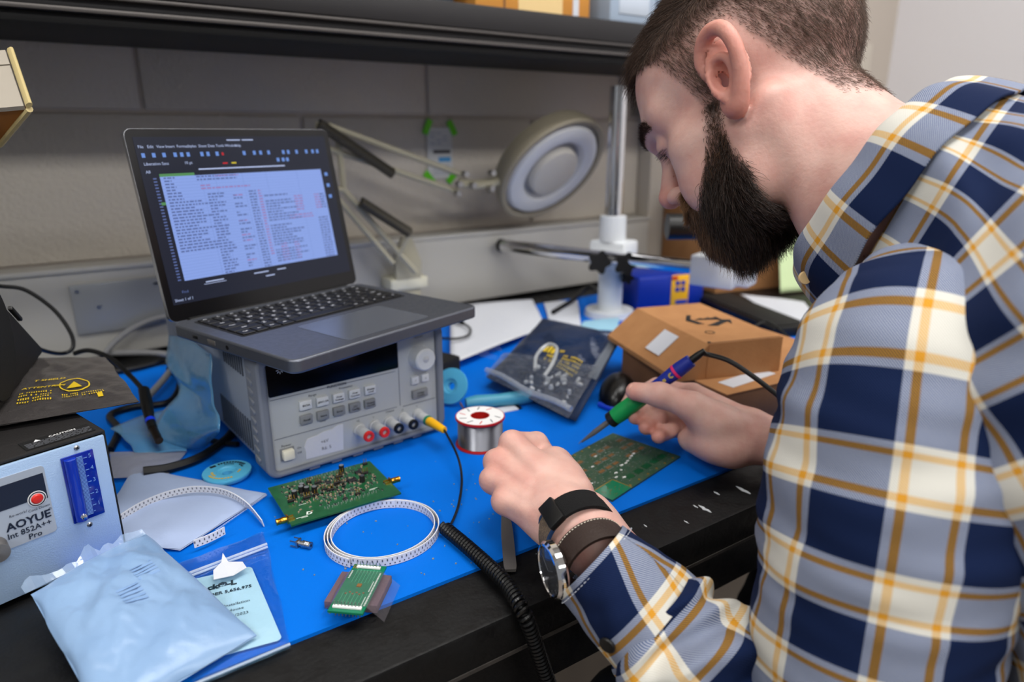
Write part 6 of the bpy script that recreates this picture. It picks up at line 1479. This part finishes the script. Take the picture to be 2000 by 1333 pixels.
# ------------------------------------------------------------------ plaid flannel shirt
def plaid_mat():
    m = bpy.data.materials.new('plaid_flannel'); m.use_nodes = True; nt = m.node_tree; N = nt.nodes; L = nt.links; b = N['Principled BSDF']
    uv = N.new('ShaderNodeUVMap'); uv.uv_map = 'UVMap'; sp = N.new('ShaderNodeSeparateXYZ'); L.new(uv.outputs[0], sp.inputs[0])
    def band(o):
        mu = N.new('ShaderNodeMath'); mu.operation = 'MULTIPLY'; mu.inputs[1].default_value = 1 / 0.068; L.new(o, mu.inputs[0])
        fr = N.new('ShaderNodeMath'); fr.operation = 'FRACT'; L.new(mu.outputs[0], fr.inputs[0])
        cr = N.new('ShaderNodeValToRGB'); cr.color_ramp.interpolation = 'CONSTANT'; e = cr.color_ramp.elements
        W_, G_, B_ = (tuple(math.sqrt(x) for x in lin(q)) for q in ((206, 204, 196), (208, 146, 44), (8, 26, 62)))
        stops = [(0.0, W_), (0.055, G_), (0.112, W_), (0.378, G_), (0.435, W_), (0.49, B_)]
        e[0].position = 0; e[0].color = stops[0][1]; e[1].position = stops[1][0]; e[1].color = stops[1][1]
        for ps, c in stops[2:]: q = e.new(ps); q.color = c
        L.new(fr.outputs[0], cr.inputs[0]); return cr.outputs[0]
    a = band(sp.outputs[0]); c = band(sp.outputs[1])
    ad = N.new('ShaderNodeMath'); ad.operation = 'ADD'; L.new(sp.outputs[0], ad.inputs[0]); L.new(sp.outputs[1], ad.inputs[1])
    ml_ = N.new('ShaderNodeMath'); ml_.operation = 'MULTIPLY'; ml_.inputs[1].default_value = 2 * PI / 0.00135; L.new(ad.outputs[0], ml_.inputs[0])
    sn = N.new('ShaderNodeMath'); sn.operation = 'SINE'; L.new(ml_.outputs[0], sn.inputs[0])
    mr = N.new('ShaderNodeMapRange'); mr.inputs[1].default_value = -0.5; mr.inputs[2].default_value = 0.5; mr.inputs[3].default_value = 0.22; mr.inputs[4].default_value = 0.78; L.new(sn.outputs[0], mr.inputs[0])
    mx = N.new('ShaderNodeMix'); mx.data_type = 'RGBA'; L.new(mr.outputs[0], mx.inputs[0]); L.new(a, mx.inputs[6]); L.new(c, mx.inputs[7])
    gm = N.new('ShaderNodeGamma'); gm.inputs[1].default_value = 2.0; L.new(mx.outputs[2], gm.inputs[0]); df = N.new('ShaderNodeVectorMath'); df.operation = 'SUBTRACT'; L.new(a, df.inputs[0]); L.new(c, df.inputs[1]); dx = N.new('ShaderNodeSeparateXYZ'); L.new(df.outputs[0], dx.inputs[0]); sub = N.new('ShaderNodeMath'); sub.operation = 'MULTIPLY'; L.new(dx.outputs[0], sub.inputs[0]); L.new(dx.outputs[2], sub.inputs[1]); ble = N.new('ShaderNodeVectorMath'); ble.operation = 'SCALE'; ble.inputs[0].default_value = (0.0, 0.04, 0.20); L.new(sub.outputs[0], ble.inputs[3]); bad = N.new('ShaderNodeVectorMath'); bad.operation = 'ADD'; L.new(gm.outputs[0], bad.inputs[0]); L.new(ble.outputs[0], bad.inputs[1]); L.new(bad.outputs[0], b.inputs['Base Color']); b.inputs['Roughness'].default_value = 0.9; b.inputs['Specular IOR Level'].default_value = 0.2; b.inputs['Sheen Weight'].default_value = 0.0
    bp = N.new('ShaderNodeBump'); bp.inputs['Strength'].default_value = 0.25; bp.inputs['Distance'].default_value = 0.0004; L.new(sn.outputs[0], bp.inputs['Height']); L.new(bp.outputs[0], b.inputs['Normal'])
    return m
plaid = plaid_mat(); thread = pm('stitch_thread', (196, 200, 210), 0.7)
def uvgrid(name, P_, U_, mat_, parent, thick=0.0016):
    """P_ (rows, cols, 3) open grid with its own UVs in metres"""
    nv, nu = P_.shape[:2]; Vv = P_.reshape(-1, 3); i = np.arange(nv * nu).reshape(nv, nu)
    Qq = np.stack([i[:-1, :-1], i[:-1, 1:], i[1:, 1:], i[1:, :-1]], -1).reshape(-1, 4)
    me = np_mesh(name, Vv, Qq, [mat_]); uvl = me.uv_layers.new(name='UVMap')
    li_ = np.empty(len(me.loops), np.int32); me.loops.foreach_get('vertex_index', li_)
    uvl.data.foreach_set('uv', U_.reshape(-1, 2)[li_].astype(np.float32).ravel())
    o = place(name, me, parent)
    if thick: solidify(o, thick, -1.0)
    return o
def nwob(x, y, s=0.0):
    return 0.5 * (np.sin(1.7 * x + 1.3 * s + 1.1 * np.sin(2.3 * y + s)) + np.sin(2.9 * y - 2.1 * s + 1.7 * np.sin(1.3 * x + 0.7 * s)))
def ctrl_interp(pts, n):
    """catmull through rows of floats"""
    A = np.array(pts, float); out = []; m = len(A)
    for t in np.linspace(0, m - 1, n):
        i = min(int(t), m - 2); f = t - i; a, b, c, d = A[max(0, i - 1)], A[i], A[i + 1], A[min(m - 1, i + 2)]
        out.append(0.5 * (2 * b + (c - a) * f + (2 * a - 5 * b + 4 * c - d) * f * f + (3 * b - a - 3 * c + d) * f ** 3))
    return np.array(out)
def sleeve(ctrl, name, parent, seed, nv=220, nu=120, up0=(0, 0, 1), amp=1.0, uoff=0.0, voff=0.0, fold=None):
    C = ctrl_interp(ctrl, nv); P0 = C[:, :3]; rad = C[:, 3]
    T_ = np.gradient(P0, axis=0); T_ /= np.linalg.norm(T_, axis=1)[:, None]; x = np.array(up0, float); fr = []
    for k in range(nv):
        x = x - T_[k] * (x @ T_[k]); x /= np.linalg.norm(x); fr.append((x.copy(), np.cross(T_[k], x)))
    X = np.array([f[0] for f in fr]); Y = np.array([f[1] for f in fr]); cum = np.concatenate([[0], np.cumsum(np.linalg.norm(np.diff(P0, axis=0), axis=1))])
    th = np.linspace(0, 2 * PI, nu); ct, st = np.cos(th), np.sin(th)
    fv = np.linspace(0, 1, nv)[:, None]; aa = th[None, :]
    w = amp * fold(fv)
    d = w * (0.0042 * nwob(2.0 * np.cos(aa) + 1.3 * np.sin(aa) + 1, cum[:, None] * 62 + 1.6 * np.sin(aa + seed), seed) + 0.0022 * nwob(2 * np.sin(aa), cum[:, None] * 120 + 2.2 * np.cos(aa), seed + 3)) + 0.0022 * nwob(np.cos(aa) * 2.2, cum[:, None] * 22 + np.sin(aa), seed + 5)
    r_ = rad[:, None] + d
    P_ = P0[:, None, :] + r_[..., None] * (X[:, None, :] * ct[None, :, None] + Y[:, None, :] * st[None, :, None])
    fac = 0.92 + 0.26 * (1 - ss(0.50, 0.66, np.linspace(0, 1, nv))) * (nv > 100); vc = np.concatenate([[0], np.cumsum(np.diff(cum) * fac[1:])])
    U_ = np.stack([(th[None, :] - R(135)) * rad[:, None] * 0.86 + uoff, np.broadcast_to(vc[:, None] + voff, (nv, nu))], -1)
    return uvgrid(name, P_, U_, plaid, parent), (P0, X, Y, cum, rad)
# body of the shirt
RG = [(0.600, -0.080, -0.240, 0.186, 0.132), (0.594, -0.04, -0.12, 0.182, 0.128), (0.585, 0.020, 0.02, 0.186, 0.132), (0.577, 0.080, 0.12, 0.192, 0.130), (0.570, 0.140, 0.195, 0.192, 0.118), (0.563, 0.188, 0.243, 0.178, 0.102), (0.553, 0.230, 0.272, 0.116, 0.092), (0.540, 0.268, 0.288, 0.082, 0.086)]
C = ctrl_interp(RG, 150); T_ = np.gradient(C[:, :3], axis=0); T_ /= np.linalg.norm(T_, axis=1)[:, None]
xl = np.array([0.985, 0.17, 0.0]); th = np.linspace(0, 2 * PI, 161); cum = np.concatenate([[0], np.cumsum(np.linalg.norm(np.diff(C[:, :3], axis=0), axis=1))])
P_ = np.zeros((150, 161, 3)); U_ = np.zeros((150, 161, 2))
for k in range(150):
    X = xl - T_[k] * (xl @ T_[k]); X /= np.linalg.norm(X); Y = np.cross(T_[k], X)
    e = 0.85; cx_ = np.sign(np.cos(th)) * np.abs(np.cos(th)) ** e; sy_ = np.sign(np.sin(th)) * np.abs(np.sin(th)) ** e
    d = 0.004 * nwob(3 * np.cos(th), cum[k] * 18 + 2 * np.sin(th), 2.0) + 0.003 * nwob(6 * np.sin(th), cum[k] * 40, 4.0)
    P_[k] = C[k, :3] + X * ((C[k, 3] + d) * cx_)[:, None] + Y * ((C[k, 4] + d) * sy_)[:, None]; U_[k] = np.stack([th / (2 * PI) * 1.04, np.full_like(th, cum[k] * 1.15 + 0.02)], 1)
shirt = uvgrid('shirt', P_, U_, plaid, man); shirt['label'] = 'blue white and gold plaid flannel shirt'
# left sleeve
CU = np.array((0.2801, 0.3119, 0.0475)); EL_ = np.array(EL)
fore = CU - EL_
ctrl = [(0.530, 0.222, 0.236, 0.046), (0.480, 0.212, 0.226, 0.052), (0.430, 0.198, 0.202, 0.0670), (0.401, 0.184, 0.146, 0.0715), (0.380, 0.171, 0.065, 0.0690), (0.363, 0.160, -0.016, 0.0650), tuple(EL_ + np.array((0, -0.002, -0.012))) + (0.0610,), tuple(EL_ + fore * 0.25 + np.array((0, 0, -0.006))) + (0.0560,), tuple(EL_ + fore * 0.5) + (0.0495,), tuple(EL_ + fore * 0.70) + (0.0445,), tuple(CU - fore / np.linalg.norm(fore) * 0.047) + (0.0385,)]
slv, (P0, X, Y, cum, rad) = sleeve(ctrl, 'sleeve', shirt, 1.7, up0=(0, 0, -1), fold=lambda v: 0.35 + 1.5 * ss(0.50, 0.66, v) * (1 - 0.6 * ss(0.93, 1.0, v)), uoff=0.0600, voff=0.0130)
# cuff band, stitching, button
fd = fore / np.linalg.norm(fore); cA = CU - fd * 0.052; cB = CU + fd * 0.006
cc = [tuple(cA) + (0.0405,), tuple(cA * 0.6 + cB * 0.4) + (0.0388,), tuple(cB) + (0.0340,)]
cuff, (P0, X, Y, cm_, rd_) = sleeve(cc, 'cuff', shirt, 4.4, nv=40, nu=120, fold=lambda v: 0.15 + 0 * v, uoff=0.034, voff=0.018)
sb = MB()
for k in range(64):
    a = 2 * PI * k / 64; q = P0[35] + (X[35] * math.cos(a) + Y[35] * math.sin(a)) * (rd_[35] + 0.0010); q2 = P0[35] + (X[35] * math.cos(a + 0.055) + Y[35] * math.sin(a + 0.055)) * (rd_[35] + 0.0010)
    sb.tube([q, q2], 0.00028, 5)
stuff(sb.build('cuff_stitching', thread, cuff))
bpos = Vector((0.2546, 0.2907, 0.0358)); axc = Vector(tuple(P0[20])); bn = (bpos - axc); bn = (bn - Vector(fd) * bn.dot(Vector(fd))).normalized(); bpos = axc + bn * (float(rd_[20]) + 0.002) + Vector(fd) * -0.008
MB().lathe([(0.0, 0.0016), (0.0030, 0.0014), (0.0052, 0.0020), (0.0058, 0.0010), (0.0055, 0.0)], 24, Matrix.Translation(bpos) @ bn.to_track_quat('Z', 'Y').to_matrix().to_4x4()).build('button', black_plastic, cuff)
# right sleeve
WRn = np.array(WR); ERn = np.array(ER); CR = WRn + (ERn - WRn) * 0.20
ctrl = [(0.600, 0.235, 0.262, 0.050), (0.665, 0.240, 0.258, 0.060), (0.728, 0.250, 0.230, 0.066), (0.742, 0.240, 0.14, 0.065), (0.742, 0.228, 0.05, 0.062), tuple(ERn + np.array((0.004, 0, -0.006))) + (0.058,), tuple(ERn + (CR - ERn) * 0.5) + (0.048,), tuple(CR) + (0.036,)]
sleeve(ctrl, 'sleeve', shirt, 3.9, nv=160, nu=80, fold=lambda v: 0.4 + ss(0.5, 0.7, v), uoff=0.03)
# collar: stand and folded leaf around the neck, open at the throat
Cc = np.array((0.534, 0.297, 0.300)); back_ = np.array((0.030, -0.075, 0.145)); back_ /= np.linalg.norm(back_); lat = np.array((0.985, 0.17, 0.0)); lat = lat - back_ * (lat @ back_); lat /= np.linalg.norm(lat); axu = np.cross(lat, back_); axu = axu if axu[1] > 0 else -axu
nth = 120; th = np.linspace(R(-168), R(168), nth)       # 0 = back of the neck, +-180 = throat
sec = []
def ringpt(t, rl, rb, h, lift=0.0): return Cc + lat[None] * (rl * np.sin(t))[:, None] + back_[None] * (rb * np.cos(t))[:, None] + axu[None] * (h if np.ndim(h) else np.full_like(t, h))[:, None]
fr_ = ss(R(95), R(165), np.abs(th)); wv = 0.0012 * np.sin(5 * th) + 0.0008 * np.sin(11 * th + 1)
prof = [(-0.010, -0.034, 0.0), (-0.0075, -0.020, 0.1), (-0.004, -0.006, 0.3), (0.0, 0.001, 0.5), (0.004, 0.000, 0.6), (0.009, -0.008, 0.75), (0.0135, -0.020, 0.85), (0.0165, -0.032, 0.95), (0.0185, -0.042, 1.0)]
A2 = ctrl_interp(prof, 40); Pc = []; Uc = []; acc = 0.0; prev = None
for k, (dr, dh, f) in enumerate(A2):
    ext = np.where(True, 1 + 0.55 * fr_ * (f > 0.5) * (f - 0.5) * 2, 1)
    Pc.append(ringpt(th, 0.0705 + dr + wv, 0.0825 + dr + wv, dh * ext + wv * f)); 
    if prev is not None: acc += math.hypot(dr - prev[0], dh - prev[1])
    prev = (dr, dh); Uc.append(np.stack([th * 0.078 + 0.026, np.full_like(th, acc + 0.040)], 1))
collar = uvgrid('collar', np.array(Pc), np.array(Uc), plaid, shirt, 0.002)
cb = Vector(tuple(np.array(Pc)[38, 4])); MB().lathe([(0.0, 0.0014), (0.0045, 0.0016), (0.0052, 0.0)], 20, Matrix.Translation(Vector((0.4644, 0.2996, 0.2356))) @ Vector((-0.5, -0.7, 0.1)).to_track_quat('Z', 'Y').to_matrix().to_4x4()).build('button', pm('cream_button', (222, 190, 140), 0.4), collar)
# white undershirt edge is not seen; dark jeans and shoes
denim = pm('dark_denim', (24, 30, 44), 0.85, noise=(300, 0.4, (34, 42, 60)), bump=(900, 0.2))
def legtube(ctrl, nm, par, seed):
    C = ctrl_interp(ctrl, 90); mb = MB(); P = [Vector(c[:3]) for c in C]; n = 40; vs = []; x = Vector((1, 0, 0)); fs = []
    for i in range(90):
        tg = (P[min(89, i + 1)] - P[max(0, i - 1)]).normalized(); x = (x - tg * x.dot(tg)).normalized(); y = tg.cross(x)
        for k in range(n):
            a = 2 * PI * k / n; r = C[i][3] + 0.0035 * wob(math.cos(a) * 2 + 1, i * 0.35 + math.sin(a) * 2, seed); vs.append(P[i] + x * r * math.cos(a) + y * r * math.sin(a))
    for i in range(89):
        for k in range(n): j = (k + 1) % n; fs.append((i * n + k, i * n + j, (i + 1) * n + j, (i + 1) * n + k))
    fs += [tuple(range(n - 1, -1, -1)), tuple(89 * n + k for k in range(n))]
    mb.add(vs, fs); return mb.build(nm, denim, par, smooth=180)
jeans = MB().lathe([(0.0, -0.115), (0.10, -0.11), (0.165, -0.06), (0.180, 0.0), (0.178, 0.06), (0.165, 0.075)], 40, Matrix.Translation((0.600, -0.068, -0.205)) @ Matrix.Diagonal((1, 0.74, 1, 1))).build('jeans', denim, man, smooth=180)
for h_, k_, a_, sd in zip(HIPS, KNEES, ANK, (1, 2)): legtube([tuple(h_) + (0.095,), tuple((np.array(h_) + np.array(k_)) / 2) + (0.086,), tuple(np.array(k_) - np.array((0, 0.03, 0))) + (0.072,), tuple(np.array(k_) + np.array((0.004, 0.02, -0.03))) + (0.068,), tuple((np.array(k_) + np.array(a_)) / 2) + (0.062,), tuple(a_) + (0.060,)], 'trouser_leg', jeans, sd)
shoe = pm('shoe_leather', (34, 28, 26), 0.5); sole = pm('shoe_sole', (18, 18, 18), 0.7)
for a_ in ANK:
    a = Vector(a_)
    sh = MB().grid(28, 12, lambda u, v, a=a: Vector((a.x + 0.046 * math.sin(PI * (0.08 + 0.92 * v) ** 0.7) ** 0.5 * math.cos(2 * PI * u) if False else a.x + (0.046 - 0.010 * abs(v - 0.6)) * math.cos(2 * PI * u) * math.sin(PI * (0.04 + 0.92 * v)) ** 0.45, a.y - 0.07 + 0.27 * v, FLOOR + 0.052 - 0.012 * v + (0.050 - 0.026 * v) * math.sin(2 * PI * u) * math.sin(PI * (0.04 + 0.92 * v)) ** 0.45)), True).build('shoe', shoe, man, smooth=180)
    MB().box((a.x, a.y + 0.062, FLOOR + 0.009), (0.088, 0.265, 0.018), 0.008).build('shoe_sole', sole, sh)
    MB().cyl((a.x, a.y, FLOOR + 0.05), (a.x, a.y, FLOOR + 0.16), 0.045, 0.042, n=24).build('sock', black_matte, sh)
stool = thing('stool', 'black padded work stool under the seated man', 'stool', (0.60, -0.09, FLOOR))
MB().lathe([(0.0, 0.388), (0.17, 0.388), (0.185, 0.400), (0.185, 0.425), (0.17, 0.438), (0.0, 0.440)], 40).build('seat', black_matte, stool); MB().cyl((0, 0, 0.05), (0, 0, 0.39), 0.025, n=20).build('column', steel, stool)
for k in range(5):
    a = k * 2 * PI / 5; MB().tube([(0, 0, 0.07), (0.27 * math.cos(a), 0.27 * math.sin(a), 0.05)], [0.022, 0.014], 10).cyl((0.27 * math.cos(a), 0.27 * math.sin(a), 0.0), (0.27 * math.cos(a), 0.27 * math.sin(a), 0.055), 0.018, n=16).build('foot_bar', black_plastic, stool)

# ------------------------------------------------------------------ wrist strap and watch on the left wrist
WLv = Vector(WL); fdv = (WLv - Vector(EL)).normalized(); fw = Vector((Vector((0.2938, 0.3711, 0.0522)) - Vector((0.2831, 0.3254, 0.0453)))).normalized()
def wristframe(c):
    z = fw; x = Vector((0, 0, 1)); x = (x - z * x.dot(z)).normalized(); return Matrix.Translation(c) @ Matrix((x, z.cross(x), z)).transposed().to_4x4()
def band(mb, mt, rx_, ry_, w, t_, a0=0.0, a1=2 * PI, n=64, bulge=0.0):
    vs = []; fs = []; full = abs(a1 - a0 - 2 * PI) < 1e-6; m = n if full else n + 1
    for k in range(m):
        a = a0 + (a1 - a0) * k / n
        for dr, dz in ((0, -w / 2), (t_, -w / 2), (t_ + bulge, 0), (t_, w / 2), (0, w / 2)): vs.append(mt @ Vector(((rx_ + dr) * math.cos(a), (ry_ + dr) * math.sin(a), dz)))
    for k in range(n if full else n):
        j = (k + 1) % m
        for q in range(5): fs.append((k * 5 + q, k * 5 + (q + 1) % 5, j * 5 + (q + 1) % 5, j * 5 + q))
    if not full: fs += [(4, 3, 2, 1, 0), tuple(n * 5 + q for q in range(5))]
    mb.add(vs, fs); return mb
sc = Vector((0.2932, 0.3517, 0.0499)); mt = wristframe(sc); org = Matrix.Translation(-sc)
strap = thing('wrist_strap', 'black and tan antistatic wrist strap on the left wrist next to the hand', 'wrist strap', sc)
velcro = pm('velcro_black', (12, 12, 14), 0.95, bump=(1500, 1.0, 0.002)); woven = pm('woven_tan', (126, 108, 88), 0.8, bump=(900, 0.8, 0.001), noise=(700, 0.8, (70, 60, 56))); navy_edge = pm('navy_edge', (20, 52, 92), 0.7)
band(MB(), org @ mt, 0.0284, 0.0278, 0.020, 0.0026, R(-42), R(120), 48, 0.0006).build('velcro_band', velcro, strap)
band(MB(), org @ mt, 0.0282, 0.0276, 0.019, 0.0020, R(-240), R(-42), 48).build('woven_band', woven, strap)
for dz in (-0.0092, 0.0092): band(MB(), org @ mt @ Matrix.Translation((0, 0, dz)), 0.0284, 0.0278, 0.0022, 0.0021, R(-240), R(-42), 48).build('band_edge', navy_edge, strap)
bk_a = R(-46); MB().box((0, 0, 0), (0.006, 0.014, 0.024), 0.0015).build('buckle', black_plastic, strap).matrix_local = org @ mt @ Matrix.Rotation(bk_a, 4, 'Z') @ Matrix.Translation((0.0314, 0, 0))
wc = Vector((0.2855, 0.3215, 0.0458)); mt = wristframe(wc); org = Matrix.Translation(-wc)
watch = thing('wristwatch', 'steel wristwatch with a stitched dark brown leather strap beside the cuff', 'watch', wc)
leather = pm('dark_leather', (46, 34, 30), 0.45, bump=(500, 0.4, 0.001)); lst = pm('leather_stitch', (214, 204, 186), 0.7)
band(MB(), org @ mt, 0.0262, 0.0258, 0.0200, 0.0024, 0, 2 * PI, 72, 0.0004).build('leather_strap', leather, watch)
sb = MB()
for k in range(70):
    a = 2 * PI * k / 70
    q, q2 = (org @ mt @ Vector(((0.0288) * math.cos(a + da), 0.0284 * math.sin(a + da), 0.0086)) for da in (0, 0.05)); sb.tube([q, q2], 0.00035, 5)
stuff(sb.build('strap_stitching', lst, watch))
fa = R(-92); mw = org @ mt @ Matrix.Rotation(fa, 4, 'Z') @ Matrix.Translation((0.0284, 0, 0)) @ Matrix.Rotation(R(90), 4, 'Y')
case = MB().lathe([(0.0, 0.0), (0.0185, 0.0), (0.0205, 0.002), (0.0205, 0.0065), (0.0190, 0.0085), (0.0175, 0.0088), (0.0172, 0.0078)], 56, mw).build('case', chrome, watch)
MB().lathe([(0.0, 0.0074), (0.0174, 0.0074)], 48, mw).build('dial', pm('watch_dial', (16, 18, 24), 0.3), case); MB().lathe([(0.0, 0.0092), (0.010, 0.0090), (0.0174, 0.0080)], 48, mw).build('crystal', film('watch_glass', (235, 240, 245), 0.04, 0.02, (10, 0.0, 0.001)), case)
for ang, ln_ in ((40, 0.009), (160, 0.013)): MB().box((0.5 * ln_ * math.cos(R(ang)), 0.5 * ln_ * math.sin(R(ang)), 0.0082), (ln_, 0.0009, 0.0003), rot=(0, 0, R(ang))).build('hand', steel, case).matrix_local = mw
for k in range(12): MB().box((0.0150 * math.cos(k * PI / 6), 0.0150 * math.sin(k * PI / 6), 0.0078), (0.0026, 0.0008, 0.0003), rot=(0, 0, k * PI / 6)).build('hour_mark', steel, case).matrix_local = mw
MB().cyl((0, -0.0205, 0.0042), (0, -0.0240, 0.0042), 0.0024, n=16).build('crown', chrome, case).matrix_local = mw

# ------------------------------------------------------------------ soldering iron in the right hand
Ti, Ii = Vector((0.4511, 0.5434, 0.0045)), Vector((0.5304, 0.4585, 0.1139)); axi = (Ii - Ti); Li = axi.length; axi.normalize()
iron = thing('soldering_iron', 'soldering iron with green grip and blue handle held in the right hand', 'soldering iron', Ti)
mi = axi.to_track_quat('Z', 'Y').to_matrix().to_4x4()
iron_blue = pm('iron_blue', (18, 42, 150), 0.45); iron_green = pm('iron_green', (8, 146, 74), 0.5); iron_pink = pm('iron_pink', (226, 40, 110), 0.5)
f_ = Li
MB().lathe([(0.0, 0.0), (0.0009, 0.0006), (0.0013, 0.005)], 16, mi).build('tip', pm('tinned_tip', (225, 228, 232), 0.15, 1.0), iron)
MB().lathe([(0.0013, 0.005), (0.0024, 0.018), (0.0031, 0.024), (0.0031, 0.29 * f_)], 18, mi).build('shaft', dark_steel, iron)
MB().lathe([(0.0031, 0.285 * f_), (0.0078, 0.288 * f_), (0.0090, 0.296 * f_), (0.0090, 0.33 * f_), (0.0080, 0.335 * f_)], 28, mi).build('collar', black_plastic, iron)
MB().lathe([(0.0080, 0.333 * f_), (0.0090, 0.338 * f_), (0.0096, 0.40 * f_), (0.0090, 0.56 * f_), (0.0082, 0.60 * f_)], 28, mi).build('grip', iron_green, iron)
MB().lathe([(0.0078, 0.58 * f_), (0.0070, 0.66 * f_), (0.0068, 0.76 * f_), (0.0078, 0.85 * f_), (0.0080, 0.90 * f_), (0.0070, 0.99 * f_), (0.0, 1.0 * f_)], 28, mi).build('handle', iron_blue, iron)
MB().lathe([(0.0078, 0.855 * f_), (0.0083, 0.858 * f_), (0.0084, 0.872 * f_), (0.0079, 0.875 * f_)], 28, mi).build('pink_ring', iron_pink, iron)
MB().lathe([(0.0042, 0.98 * f_), (0.0040, 1.05 * f_), (0.0028, 1.10 * f_), (0.0, 1.10 * f_)], 18, mi).build('strain_relief', black_rubber, iron)
cord = [Ti + axi * Li * 1.07, (0.5441, 0.4465, 0.1197), (0.5531, 0.4292, 0.1162), (0.5622, 0.4065, 0.1050), (0.5703, 0.3836, 0.0914), (0.5794, 0.3589, 0.0748), (0.6080, 0.3389, 0.0377), (0.70, 0.40, 0.010), (0.82, 0.44, 0.0028), (0.95, 0.62, 0.0028), (1.02, 0.80, 0.0028)]
MB().tube([Vector(p) - Ti for p in catmull(cord, 10)], 0.0026, 10).build('cord', black_rubber, iron)
tcam = (Vector((0, 0, 0.34)) - (Ti + axi * 0.70 * Li)).normalized(); yv = axi.cross(tcam).normalized(); zv = axi.cross(yv).normalized(); zv = zv if zv.dot(tcam) > 0 else -zv
lm3 = Matrix((axi, zv.cross(axi), zv)).transposed().to_4x4(); lm3.translation = axi * (0.715 * Li) + zv * 0.0072
gp_ = pm('gold_print', (176, 158, 84), 0.4); gm_ = MB()
gm_.prism([(0.019 + 0.0030 * math.cos(k * PI / 8), 0.0030 * math.sin(k * PI / 8)) for k in range(16)], 0.0, 0.0003)
for k in range(5): gm_.box((0.010 - k * 0.0052, 0.0, 0.0001), (0.0036, 0.0032 - 0.0010 * (k % 2), 0.0003))
to_ = stuff(gm_.build('gold_marks', gp_, iron, smooth=0)); to_.matrix_local = lm3

nail = pm('fingernail', (226, 176, 160), 0.3)
nq = Vector((0.4738, 0.4839, 0.0858)); nd = (Vector((0.4805, 0.4890, 0.0793)) - Vector((0.4941, 0.4653, 0.0801))).normalized(); nz = Vector((-0.45, -0.62, 0.64)); nz = (nz - nd * nz.dot(nd)).normalized()
nm_ = Matrix((nd, nz.cross(nd), nz)).transposed().to_4x4(); nm_.translation = Vector((0.4816, 0.4879, 0.0798)) + nz * 0.0072
MB().grid(20, 7, lambda u, v: Vector((0.0060 * v * math.cos(2 * PI * u), 0.0058 * v * math.sin(2 * PI * u), 0.0024 * (1 - v * v * math.sin(2 * PI * u) ** 2 * 0.9 - 0.25 * v * v))), True).build('fingernail', nail, man, smooth=180).matrix_local = nm_
